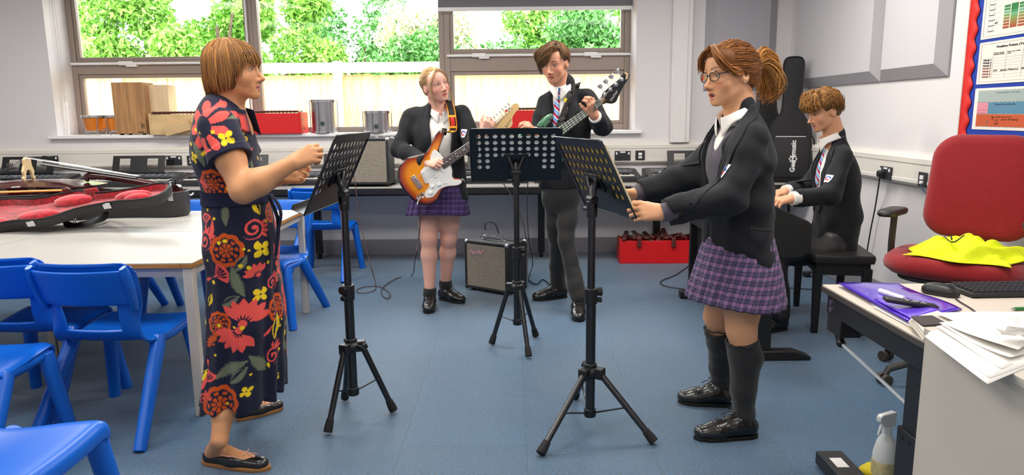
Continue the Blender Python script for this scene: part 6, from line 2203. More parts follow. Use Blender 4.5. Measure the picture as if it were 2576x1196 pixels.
    def belt(u, v):
        a = 2 * PI * u
        return waist + Vector((math.cos(a) * .2, math.sin(a) * .24, (v - .5) * .05))
    bl_ = MB()
    def bg(u, v):
        p = belt(u, v)
        c = Vector((waist.x, waist.y, p.z))
        hit = T.ray_cast(p, (c - p).normalized())
        return (hit[0] if hit[0] else p) + (p - c).normalized() * .005
    bl_.strip(bg, 48, 3, wrap=True)
    part('belt', bl_, M_dr, R, world=True, smooth=60)
    e0 = P(672, 488, 2.64)
    sash = MB()
    for dx, L_, w_ in ((0, .235, .020), (.012, .15, .017)):
        pts = [e0 + Vector((dx + .02 * math.sin(k * .5) + .004 * k, .02 * k * 0, -L_ * k / 8)) for k in range(9)]
        sash.tube(pts, (.0035, w_), 8, flat=(0, 1, 0))
    part('belt_ends', sash, M_dr, R, world=True, smooth=60)
    ring = MB()
    # shoes
    for (h_, t_) in ((hR, tR), (hL, tL)):
        o, TT, p = shoe(R, h_, t_, .088, M_shoe, mat('tan_sole', '9a6a3c', 0.6), style='ballet')
        bwm = MB()
        c = p(.66, 0, .058)
        for s in (-1, 1):
            bwm.tube(spline([c, c + Vector((.004, s * .012, .008)), c + Vector((.0, s * .022, .002)), c + Vector((-.004, s * .012, -.002)), c], 4), .0022, 6)
            bwm.tube([c, c + Vector((.022, s * .010, -.006)), c + Vector((.034, s * .014, -.012))], .002, 5)
        part('bow', bwm, mat('bow_pink', 'd8a494', 0.6), o, world=True)
        rim = MB().tube([p(.41 + .26 * math.cos(t), .029 * math.sin(t), .0525 - .010 * (math.cos(t) > .2) * math.cos(t)) for t in [2 * PI * k / 28 for k in range(29)]], .0028, 6)
        part('piping', rim, MATS['bow_pink'], o, world=True)
    # hair: a layered auburn bob
    hb = Field()
    E = lambda c, r, k=.02, op='u': hb.ell(H(*c), [q * H.s for q in r], k, op, H.R)
    E((0, -.016, .034), (.076, .098, .085))
    E((0, -.045, -.025), (.074, .066, .078), .02)
    for x in (-1, 1):
        E((x * .058, .0, -.02), (.024, .034, .06), .02)
    E((0, .060, .054), (.062, .034, .030), .02)
    E((0, .075, -.055), (.062, .055, .082), .012, 's')
    hb.cut(H(0, 0, -.085), (.35, 0, -1), .01)
    V2, Q2 = hb.mesh(*hb.bounds(), .005)
    gs = 1 + .22 * np.sin(V2[:, 0] * 260 + V2[:, 2] * 60) * np.sin(V2[:, 1] * 180)
    mesh_np('hair', V2, Q2, M_hair, R, cols=nv(lin('5e3816')) * gs[:, None])
    rng = np.random.default_rng(11)
    paths = []
    for i in range(1500):
        ph = rng.uniform(-180, 180)
        ap = abs(ph)
        if ap < 42:
            zend = rng.uniform(.004, .034)
        elif ap < 75:
            zend = .02 - (ap - 42) / 33 * .07 + rng.normal(0, .012)
        else:
            zend = -.066 - .030 * (ap - 75) / 105 + rng.normal(0, .010)
        st = rng.uniform(0, .45)
        paths.append(hair_path(H, ph, zend, .083 + rng.uniform(0, .007), .106 + rng.uniform(0, .008), .093 + rng.uniform(0, .006), out=.08, curl=.16 + rng.uniform(-.05, .12), top=(0.0, -.012), j=.0035, rng=rng, start=st))
    for i in range(14):
        ph = rng.choice([-1, 1]) * rng.uniform(140, 178)
        paths.append(hair_path(H, ph, -.135 + rng.uniform(0, .02), .080, .103, .093, out=.0, curl=.25, j=.004, rng=rng, start=.5))
    locks('hair_locks', paths, M_hair, R, '9a6830', .34, .0018, 4)
    return R
MOT = []
def dress_print(V, lo, hi, A):
    """flat cotton print: motif shapes in the cloth's own wrapped coordinates"""
    n = len(V)
    Y = A['Y']
    cx = np.interp(V[:, 2], [.25, .53, .85, 1.02, 1.3], [P(612, 985, Y).x, P(622, 800, Y).x, P(608, 610, Y).x, P(594, 492, Y).x, P(560, 330, Y).x])
    rr = np.interp(V[:, 2], [.25, .53, .85, 1.02, 1.18, 1.3], [.155, .125, .13, .10, .118, .10])
    th = np.arctan2(V[:, 0] - cx, -(V[:, 1] - Y))
    u = th * np.clip(np.hypot(V[:, 0] - cx, V[:, 1] - Y), rr * .9, .26)
    v = V[:, 2]
    navy, coral, orange, yellow, green = (nv(lin(c)) for c in ('191b33', 'f0574f', 'cf5216', 'f2cf1e', '6d735c'))
    C = np.tile(navy, (n, 1))
    def put(mask, c):
        C[mask] = c
    def loc(u0, v0, rot, s):
        a, b = (u - u0) / s, (v - v0) / s
        c_, s_ = math.cos(rot), math.sin(rot)
        return a * c_ + b * s_, -a * s_ + b * c_
    def daisy(u0, v0, rot, s, k=9, c=coral):
        a, b = loc(u0, v0, rot, s)
        r, t = np.hypot(a, b), np.arctan2(b, a)
        pet = .42 + .58 * np.abs(np.cos(t * k / 2)) ** .55
        put((r < pet) & (r > .40) & (np.abs(np.cos(t * k / 2)) > .44), c)
        put((r < .40 * (.85 + .12 * np.cos(t * k))) & (r > .33), c * .0 + navy)
    def rosette(u0, v0, rot, s, c=orange):
        a, b = loc(u0, v0, rot, s)
        r, t = np.hypot(a, b), np.arctan2(b, a)
        sc = 1 + .10 * np.abs(np.cos(t * 4.5))
        put((r < .98 * sc) & (r > .74 * sc), c)
        put((r < .70) & (r > .52) & (np.cos(t * 9 + 1.5) > -.2), c)
        put((r < .44) & (r > .16) & (np.abs(np.cos(t * 4)) > .45), c)
        put(r < .12, c)
    def four(u0, v0, rot, s, c=yellow):
        a, b = loc(u0, v0, rot, s)
        r, t = np.hypot(a, b), np.arctan2(b, a)
        put((r < .25 + .75 * np.abs(np.cos(2 * t)) ** .8) & (r > .14), c)
    def leaf(u0, v0, rot, s, c=green, ser=7):
        a, b = loc(u0, v0, rot, s)
        w = .34 * np.sin(np.clip((a + 1) / 2, 0, 1) * PI) * (.62 + .5 * (np.abs((a * ser) % 1 - .5) * 2))
        put((np.abs(a) < 1) & (np.abs(b + .12 * a * a) < w), c)
    def leafo(u0, v0, rot, s, c=green):
        a, b = loc(u0, v0, rot, s)
        w = .45 * np.sin(np.clip((a + 1) / 2, 0, 1) * PI)
        m = (np.abs(a) < 1) & (np.abs(b) < w)
        put(m, c)
        put(m & (np.abs(b) > .06) & (np.abs(b) < w * .72) & (b > 0), navy)
    def drop(u0, v0, rot, s, c=coral):
        a, b = loc(u0, v0, rot, s)
        w = .26 * np.sin(np.clip((a + 1) / 2, 0, 1) ** .7 * PI)
        put((np.abs(a) < 1) & (np.abs(b - .18 * a * a) < w), c)
    def swirl(u0, v0, rot, s, c=coral):
        a, b = loc(u0, v0, rot, s)
        r, t = np.hypot(a, b), np.arctan2(b, a)
        sp = ((t / (2 * PI)) + r * 1.9) % 1
        put((r < .95) & (r > .08) & (np.abs(sp - .5) < .16 + .05 * r), c)
        put(np.hypot(a - .1, b) < .13, c)
        for q in range(4):
            aa, bb = loc(u0 + math.cos(rot - 1.2 + .35 * q) * s * 1.15, v0 + math.sin(rot - 1.2 + .35 * q) * s * 1.15, rot - 1.2 + .35 * q, s * .42)
            put((np.abs(aa) < 1) & (np.abs(bb) < .36 * np.sin((aa + 1) / 2 * PI)), c)
    def fan(u0, v0, rot, s, c=coral, k=6):
        for q in range(k):
            t = rot + (q - (k - 1) / 2) * .42
            aa, bb = loc(u0 + math.cos(t) * s * .62, v0 + math.sin(t) * s * .62, t, s * .42)
            put((np.abs(aa) < 1) & (np.abs(bb) < .40 * np.sin(np.clip((aa + 1.05) / 2.05, 0, 1) ** 1.3 * PI)), c)
        a, b = loc(u0, v0, rot, s)
        put(np.hypot(a, b) < .16, c)
    def bell(u0, v0, rot, s, c=coral):
        a, b = loc(u0, v0, rot, s)
        r, t = np.hypot(a, b), np.arctan2(b, a)
        put((r < 1) & (np.abs(t) < .95) & (r > .2) & ((r > .84) | (np.abs(t) > .72) | (np.abs(((t + 3) * 3.2) % 1 - .5) < .17)), c)
        put((a > -.9) & (a < .25) & (np.abs(b) < .06 + .05 * np.sin(a * 6)), c)
    def dot(u0, v0, s, c=yellow):
        put(np.hypot(u - u0, v - v0) < s, c)
    def at(px, py):
        q = P(px, py, Y - .10)
        c_ = np.interp(q.z, [.25, .53, .85, 1.02, 1.3], [P(612, 985, Y).x, P(622, 800, Y).x, P(608, 610, Y).x, P(594, 492, Y).x, P(560, 330, Y).x])
        r_ = np.interp(q.z, [.25, .53, .85, 1.02, 1.18, 1.3], [.155, .125, .13, .10, .118, .10])
        return math.atan2(q.x - c_, .16) * max(r_ * .9, math.hypot(q.x - c_, .16)), q.z
    K = 1 / 690
    near = [(daisy, 543, 318, 1.2, 66), (rosette, 548, 462, 0, 36), (rosette, 590, 622, .3, 40), (rosette, 578, 992, 0, 47), (rosette, 706, 785, .4, 34), (rosette, 572, 800, .9, 30),
            (four, 663, 628, .78, 24), (four, 660, 740, .70, 20), (four, 640, 965, .5, 15), (leaf, 515, 385, -1.2, 36), (leaf, 580, 535, 1.5, 30), (leaf, 612, 700, 1.9, 44), (leaf, 602, 908, .5, 48), (leaf, 660, 905, -1.0, 36), (leafo, 622, 655, .9, 26), (leafo, 600, 745, .5, 26), (leafo, 622, 925, .8, 30), (leafo, 630, 425, 1.2, 20),
            (fan, 630, 800, 1.3, 62), (fan, 622, 815, -2.0, 58), (fan, 655, 690, 2.0, 32), (swirl, 528, 600, 1.6, 26), (swirl, 642, 575, .6, 28), (swirl, 690, 900, 1.8, 26), (swirl, 533, 985, 1.4, 18), (bell, 560, 685, .4, 36), (bell, 528, 560, 1.7, 26), (bell, 545, 915, -1.3, 30), (drop, 550, 570, 1.4, 26), (drop, 535, 945, 1.2, 26), (drop, 560, 372, -.2, 20), (drop, 622, 385, .3, 26), (drop, 545, 270, 1.0, 22), (drop, 680, 835, .8, 18), (drop, 700, 640, 1.6, 22),
            (leaf, 612, 290, .3, 22), (four, 605, 345, 1.1, 19), (four, 498, 395, .3, 16), (fan, 515, 468, 1.0, 20), (drop, 500, 300, 1.5, 26), (bell, 606, 440, .5, 22), (leaf, 712, 700, 1.4, 26), (drop, 520, 740, 1.5, 22), (leafo, 528, 800, 1.4, 16), (swirl, 688, 720, 1.2, 22), (rosette, 690, 545, .1, 24), (fan, 560, 850, 2.4, 26, orange)]
    for m in near:
        fn, px, py, rot, s = m[:5]
        u0, v0 = at(px, py)
        fn(u0, v0, rot, s * K, *m[5:])
    for fn, px, py, rot, s in ((leafo, 645, 522, -1.2, 24), (leafo, 700, 830, 1.4, 32), (leafo, 545, 745, 1.2, 18), (leafo, 530, 930, 1.0, 22)):
        u0, v0 = at(px, py)
        fn(u0, v0, rot, s * K, yellow)
    rng = np.random.default_rng(2)
    for k in range(60):
        dot(rng.uniform(-.22, .22), rng.uniform(.26, 1.3), rng.uniform(3, 5.5) * K)
    # the side turned away carries the same kinds of flowers
    fns = [daisy, rosette, four, leaf, fan, swirl, bell, leafo, drop]
    for k in range(70):
        sgn = -1 if k % 2 else 1
        u0 = sgn * rng.uniform(.24, .50)
        fns[k % 9](u0, rng.uniform(.28, 1.28), rng.uniform(0, 6), rng.uniform(24, 48) * K)
    return C
teacher()
# ---------------------------------------------------------------- school blazers
def blazer(R, f, up, neck, chest, waist, hem, sh, el, wr, wd, open_=None, hemcut=None, rs=(.066, .058, .048), res=.0055, seed=1, cut_n=None, sleeves=(0, 1), skirt_open=None, amp=.006):
    """torso and sleeves as one cloth, hollow at the cuffs; returns its surface for draping"""
    f = Vector(f).normalized()
    J = Field(wob(amp, 48, seed))
    ws, ds = wd
    torso(J, [chest, waist, hem + (hem - waist) * .15], ws, ds, f, .04)
    sL, sR = sh
    J.cone(sL.lerp(sR, .12), sR.lerp(sL, .12), rs[0] * .70, rs[0] * .70, .05)
    nk = neck - (neck - chest).normalized() * .02
    J.cone(nk, chest, ws[0] * .42, ws[0] * .8, .05, flat=(f, 1.35))
    for k in sleeves:
        s_, e_, w_ = sh[k], el[k], wr[k]
        J.cone(s_ + Vector((0, 0, -.012)), e_, rs[0] * .88, rs[1], .035)
        J.cone(e_, e_.lerp(w_, .8), rs[1], rs[2] + .004, .02)
        J.cone(e_.lerp(w_, .75), w_, rs[2] + .004, rs[2], .006, cap=True)
    for k in sleeves:
        cuff_hollow(J, el[k], wr[k], rs[2] - .012)
    J.cut(hem, cut_n or (0, 0, -1), .003)
    for a, b, ra, rb, el_ in (open_ or []):
        J.cone(a, b, ra, rb, .003, 's', flat=(f, el_))
    o, V, Q = cloth_obj('blazer', J, M_blazer, R, res)
    return o, bvh(V, Q), V
def shirt(R, f, neck, chest, waist, ws, ds, m=None, name='shirt', res=.006, extra=None):
    f = Vector(f).normalized()
    J = Field(wob(.003, 50, 9))
    torso(J, [chest, waist], ws, ds, f, .04)
    J.cone(neck, chest, .056, ws[0] * .85, .05, flat=(f, 1.2))
    if extra:
        extra(J)
    o, V, Q = cloth_obj(name, J, m or M_shirt, R, res)
    return o, bvh(V, Q)
def collar_band(R, H, c, r, h, tilt, m, f, flare=.012, gap=.35, pts=.05, parent=None):
    """a folded shirt collar round the neck with two points at the front"""
    f = Vector(f).normalized()
    s_ = f.cross(Vector((0, 0, 1))).normalized()
    up = (Vector((0, 0, 1)) + f * tilt).normalized()
    fw = (f - up * f.dot(up)).normalized()
    mb = MB()
    def fn(u, v):
        a = gap + (2 * PI - 2 * gap) * u
        fr = max(0, math.cos(a)) ** 2
        tip = (max(0, 1 - min(u, 1 - u) * 9)) ** 1.0
        if v < .5:
            q, z = r, h * (v * 2)
        else:
            t = (v - .5) * 2
            q, z = r + .004 + flare * t, h - (h * .75 + pts * tip) * t - .004 * t
        return c + fw * math.cos(a) * (q + .012 * fr) + s_ * math.sin(a) * q + up * (z - .012 * fr)
    mb.strip(fn, 40, 8)
    return part('collar', mb, m, parent or R, world=True, smooth=60, solid=.0018)
M_plaid = plaid('purple_plaid', '7c6f92', '2c2640', 'b0568e')
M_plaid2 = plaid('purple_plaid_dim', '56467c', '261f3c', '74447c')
M_sock = mat('charcoal_sock', '1d1e20', 0.9, bump=0.5, bscale=800, sheen=0.2)
M_knit = mat('grey_purple_knit', '4e4955', 0.9, bump=0.8, bscale=350, sheen=0.3)
M_trous = mat('charcoal_trousers', '232221', 0.85, noise=0.12, nscale=300, bump=0.2, bscale=500, sheen=0.2)
def sock(R, pts, rs, topz=None, label=None):
    F = Field(wob(.0012, 80, 4))
    F.chain(pts, rs, .02)
    F.cut(pts[0], Vector(pts[0]) - Vector(pts[1]), .002)
    return cloth_obj('sock', F, M_sock, R, .0045)
# ---------------------------------------------------------------- the singing girl
def singer():
    R = person('girl with glasses and a brown ponytail, standing at the music stand with the gold songbook', P(1850, 1060, 2.88) * 1)
    Y = 2.88
    f = Vector((-.96, -.26, 0)).normalized()
    rt = f.cross(Vector((0, 0, 1)))
    H = Frame(P(1836, 186, Y), (-.93, -.35, -.10), (-.10, 0, 1), 1.03)
    F = Field()
    MO = .004
    head_field(F, H, jaw=1.02, nose=.2, mouth=MO, cheek=1.1, neck=.05, lid=.75)
    nb = P(1862, 300, Y)
    F.cone(H(0, -.03, -.08), nb, .050, .060, .03)
    sL, eL, wL = P(1893, 345, 2.73), P(1838, 500, 2.68), P(1668, 536, 2.66)
    sR, eR, wR = P(1835, 335, 3.03), P(1745, 440, 2.98), P(1600, 487, 2.93)
    F.cone(sL.lerp(sR, .12) + Vector((0, 0, -.03)), sR.lerp(sL, .12) + Vector((0, 0, -.03)), .035, .035, .05)
    torso(F, [P(1858, 390, Y), P(1852, 510, Y), P(1858, 600, Y)], [.12, .105, .13], [.09, .08, .10], f)
    for s_, e_, w_ in ((sL, eL, wL), (sR, eR, wR)):
        F.chain([s_ + Vector((0, 0, -.03)), e_], [.036, .035], .03)
        F.chain([e_, w_], [.031, .025], .012)
    DL = P(1612, 532, 2.655) - wL
    hand(F, wL, DL, (-.15, .92, -.35), 1, [(34, 40, 28), (32, 42, 28), (32, 42, 28), (34, 40, 26)], .93, spread=6, tcurl=(10, 10), tout=22)
    DR = P(1560, 492, 2.90) - wR
    hand(F, wR, DR, (-.2, -.5, -.5), 1, [(25, 35, 25)] * 4, .9)
    hL, hR = P(1868, 690, 2.82), P(1852, 690, 2.95)
    kL, kR = P(1866, 825, 2.80), P(1808, 795, 2.98)
    aL, aR = P(1872, 1046, 2.76), P(1816, 980, 3.095)
    for h_, k_, a_ in ((hL, kL, aL), (hR, kR, aR)):
        F.chain([h_, k_.lerp(h_, .35), k_], [.082, .070, .055], .03)
        F.ell(k_ + f * .012, (.046, .046, .055), .03)
        F.chain([k_, k_.lerp(a_, .32) - f * .014, a_], [.052, .056, .034], .03)
    def col(V):
        return head_paint(H, V, 'e0a67c', '5a3a22', 'b8685c', blush=.20, lid=.75, mouth=MO, browz=.002)
    fine = [near_box([H(0, 0, 0), H(0, 0, -.12)], .14) + (.0026,), near_box([wL, P(1580, 535, 2.65)], .075) + (.0024,), near_box([wR, P(1550, 492, 2.9)], .07) + (.0026,)]
    fine += [near_box([hL, kL], .08) + (.005,), near_box([kR, hR], .07) + (.005,)]
    fine[0] = (fine[0][0], fine[0][1], .0026)
    body_mesh(R, F, .008, fine[:3], col, M_skin)
    for x in (-1, 1):
        eye(H, x, R, (0, 0, -.22), '4a4034')
    st = MB().ball(H(-.0785, -.004, -.038), .0035, 8, 6)
    part('ear_stud', st, M_chrome, R, world=True)
    # spectacles
    gf, gl = MB(), MB()
    fr_m = mat('spectacle_frame', '1a1416', 0.2, spec=0.6, coat=0.5)
    for x in (-1, 1):
        c = (x * .032, .098, -.003)
        rim = [(c[0] + .0245 * math.copysign(abs(math.cos(t)) ** .8, math.cos(t)), c[1] - .006 * abs(c[0] + .0245 * math.cos(t)) / .05, c[2] + .0175 * math.copysign(abs(math.sin(t)) ** .8, math.sin(t))) for t in [2 * PI * k / 28 for k in range(28)]]
        gf.tube([H(*p) for p in rim + rim[:1]], .0019, 6)
        gl.add([H(*p) for p in rim], [tuple(range(28))])
        gf.tube(spline([H(x * .056, .091, .004), H(x * .070, .070, .006), H(x * .078, .02, .004), H(x * .079, -.012, .004), H(x * .077, -.026, -.012)], 5), [(.0013, .0028)] * 21, 6)
    gf.tube(spline([H(-.008, .0985, .000), H(0, .1015, .003), H(.008, .0985, .000)], 4), .0018, 6)
    g = part('spectacles', gf, fr_m, R, world=True)
    part('lenses', gl, M_glass, g, world=True, smooth=0)
    # clothes
    chest, waist, hem = P(1856, 400, Y), P(1853, 515, Y), P(1857, 658, Y)
    front = lambda px, py, yy: P(px, py, yy)
    op = [(chest + f * .15 + Vector((0, 0, .14)), waist + f * .17 + Vector((0, 0, .0)), .085, .028, .6), (waist + f * .17, hem + f * .19 + Vector((0, 0, -.05)), .012, .075, .6)]
    o, T, V = blazer(R, f, None, P(1868, 268, Y), chest, waist, hem, (sL, sR), (eL, eR), (wL + (eL - wL).normalized() * .020, wR + (eR - wR).normalized() * .02), ([.172, .160, .176], [.128, .126, .134]), open_=op, rs=(.066, .060, .051), seed=4, cut_n=(.05, 0, -1))
    o['label'] = 'dark blazer with a crest on the breast pocket'
    ss = lambda u, v: None
    # lapels: from the collar down to the button, near side and far side
    for sg, nm in ((-1, 'lapel'), (1, 'lapel')):
        sd = -rt * 1.0 if sg < 0 else rt
        a = [P(1873, 262, Y) + sd * .055, chest + f * .085 + sd * .085 + Vector((0, 0, .10)), waist + f * .125 + sd * .030 + Vector((0, 0, .02))]
        b = [P(1884, 268, Y) + sd * .075 - f * .01, chest + f * .055 + sd * .135 + Vector((0, 0, .085)), waist + f * .118 + sd * .045 + Vector((0, 0, .015))]
        part(nm, drape(T, band(a, b), 22, 6, f + sd * .8, .0045), M_lapel, o, world=True, smooth=60, solid=.002)
    shirt(R, f, P(1860, 295, Y), chest, waist, [.142, .132], [.105, .100])
    def vest(J):
        J.cone(chest + f * .15 + Vector((0, 0, .16)), chest + f * .15 + Vector((0, 0, .02)), .075, .018, .003, 's', flat=(f, .6))
    shirt(R, f, P(1862, 310, Y), chest, hem + Vector((0, 0, .03)), [.150, .146], [.112, .114], M_knit, 'knitted_pullover', extra=vest)
    collar_band(R, H, P(1852, 296, Y), .060, .036, .35, M_shirt, f, flare=.020, gap=.22, pts=.045)
    near = -rt
    q, qn = seen(T, 1822, 430)
    crest(T, q, qn.cross(Vector((0, 0, 1))) * -1, (0, 0, 1), qn, o, .8)
    pk = [hem + near * .16 + f * .055 + Vector((0, 0, .17)), hem + near * .16 - f * .055 + Vector((0, 0, .155))]
    part('pocket_slit', drape(T, band([pk[0], pk[1]], [pk[0] - Vector((0, 0, .008)), pk[1] - Vector((0, 0, .008))]), 10, 2, near, .002), M_ink, o, world=True, smooth=60)
    part('pocket_welt', drape(T, band([pk[0] + Vector((0, 0, .006)), pk[1] + Vector((0, 0, .006))], [pk[0], pk[1]]), 10, 2, near, .003), M_lapel, o, world=True, smooth=60)
    bt = MB()
    hit = T.ray_cast(waist + f * .4 + near * .035 + Vector((0, 0, -.02)), -f)
    if hit[0]:
        bt.lathe([(.0085, 0), (.0085, .003), (.002, .004)], 12, frame(hit[0], rt, (0, 0, 1)))
        part('button', bt, M_ink, o, world=True)
    # knitted cuffs beyond the sleeves
    for e_, w_ in ((eL, wL), (eR, wR)):
        d = (w_ - e_).normalized()
        c_ = MB().tube([w_ - d * .05, w_ - d * .012, w_ + d * .006], [.036, .0375, .0335], 28)
        part('knitted_cuff', c_, M_knit, R, world=True, smooth=60)
    # skirt
    hz = P(1850, 752, Y).z
    z0 = P(1857, 610, Y).z
    skirt(R, 'pleated_skirt', [z0 + .03, (z0 + hz) / 2, hz], [P(1858, 600, Y), P(1853, 690, Y), P(1846, 750, Y)], [.125, .165, .190], [.150, .190, .218], f, M_plaid, 22, .06, 1)
    fl = MB()
    # socks and shoes
    for k_, a_, px in ((kL, aL, None), (kR, aR, None)):
        t_ = k_.lerp(a_, .16)
        sock(R, [t_, k_.lerp(a_, .34) - f * .014, k_.lerp(a_, .7), a_, a_ + Vector((0, 0, -.05)) - f * -.01], [.067, .066, .050, .040, .033])
        rib = MB().tube([t_ + Vector((math.cos(a) * .0665, math.sin(a) * .0665, -.002 + .003 * math.sin(a * 9))) for a in [2 * PI * q / 40 for q in range(41)]], .0032, 6)
        part('sock_welt', rib, M_sock, R, world=True)
    for h_, t_ in ((PZ(1908, 1098, 0), PZ(1744, 1106, 0)), (PZ(1842, 1022, 0), PZ(1704, 1012, 0))):
        shoe(R, h_, t_, .088, M_shoe, M_soleb, top=.088)
    # hair drawn back into a ponytail
    hb = Field()
    E = lambda c, r, k=.02, op='u': hb.ell(H(*c), [q * H.s for q in r], k, op, H.R)
    E((0, -.016, .033), (.077, .099, .086))
    E((0, -.060, -.020), (.064, .050, .058), .02)
    E((0, .050, .066), (.060, .034, .028), .02)
    for x in (-1, 1):
        E((x * .040, .034, .046), (.030, .032, .034), .02)
        E((x * .060, .045, -.085), (.06, .075, .055), .008, 's')
    E((0, .078, -.045), (.066, .050, .085), .014, 's')
    for x in (-1, 1):
        E((x * .082, .020, -.050), (.03, .042, .048), .012, 's')
    E((0, .060, -.078), (.12, .088, .070), .006, 's')
    hb.cone(H(0, -.105, .02), H(0, -.125, .016), .030 * H.s, .026 * H.s, .02)
    V2, Q2 = hb.mesh(*hb.bounds(), .0045)
    mesh_np('hair', V2, Q2, M_hair, R, cols=np.tile(nv(lin('643a16')), (len(V2), 1)))
    rng = np.random.default_rng(3)
    paths = []
    tie = Vector((0, -.120, .018))
    for i in range(1000):
        # swept from the hairline back over the skull to the tie
        a = rng.uniform(-1, 1)
        x0 = .070 * a
        z0_ = .098 - .10 * abs(a) ** 1.8 + rng.normal(0, .004)
        y0 = .082 - .092 * a * a + rng.normal(0, .005)
        s0 = Vector((x0, y0, z0_ - .018))
        pts = []
        t0 = rng.uniform(0, .5) * (rng.random() < .5)
        for k in range(11):
            t = t0 + (1 - t0) * k / 10
            p = s0.lerp(tie, t)
            c = Vector((0, -.016, .030))
            d = p - c
            nn = math.sqrt((d.x / .083) ** 2 + (d.y / .106) ** 2 + (d.z / .093) ** 2)
            w = math.sin(PI * min(1, t * 1.02)) ** .5
            q = c + d / max(nn, .2) * (1.03 + rng.uniform(0, .05))
            p = p.lerp(q, w) if t < .98 else tie
            pts.append(H(*(p + Vector((0, 0, -.028 * math.sin(PI * t) * abs(a))))))
        paths.append(pts)
    for x in (-1, 1):
        for i in range(80):
            # the parted fringe hanging over the temples
            o_ = Vector(rng.normal(0, .006, 3))
            st_ = Vector((x * .004, .070, .108)) + o_ * .6
            mid = Vector((x * (.046 + .012 * rng.random()), .088, .066)) + o_
            m2 = Vector((x * .069, .066, .020 + .012 * rng.random())) + o_
            en = Vector((x * .080, .022, -.002 + rng.normal(0, .008)))
            e2 = Vector((x * .083, -.01, .004))
            paths.append([H(*p) for p in spline([st_, mid, m2, en, e2], 4)])
    for i in range(8):
        o_ = Vector(rng.normal(0, .003, 3))
        paths.append([H(*p) for p in spline([Vector((.012, .085, .102)) + o_, Vector((.034, .104, .072)) + o_, Vector((.042, .106, .035)) + o_, Vector((.046, .102, .012)) + o_], 4)])
    locks('hair_locks', paths, M_hair, R, '84501f', .32, .0020, 2)
    pt = []
    for i in range(480):
        a, b = rng.uniform(0, 2 * PI), rng.random() ** .5
        r0 = Vector((math.cos(a) * .020 * b, -.122, .018 + math.sin(a) * .020 * b))
        sp_ = Vector((math.cos(a) * .046 * b, 0, math.sin(a) * .030 * b))
        L_ = rng.uniform(.80, 1.1)
        up_ = .022 * max(0, math.sin(a)) * b
        pt.append([H(*p) for p in spline([r0, r0 + Vector((sp_.x * .5, -.030, .022 * b * math.sin(a) + .010 + up_)), r0 + sp_ + Vector((0, -.060 * (1 + .3 * b * math.sin(a)), -.022 + sp_.z * .6)), r0 + sp_ * 1.15 + Vector((rng.normal(0, .006), -.066 + rng.normal(0, .008), -.075 * L_)), r0 + sp_ * .8 + Vector((rng.normal(0, .008), -.056 + rng.normal(0, .012), -.112 * L_))], 3)])
    locks('ponytail', pt, M_hair, R, 'b27c3a', .34, .0021, 5)
    tm = MB().tube([H(math.cos(a) * .026, -.112, .018 + math.sin(a) * .026) for a in [2 * PI * k / 20 for k in range(21)]], .004, 6)
    part('hair_tie', tm, M_ink, R, world=True)
singer()
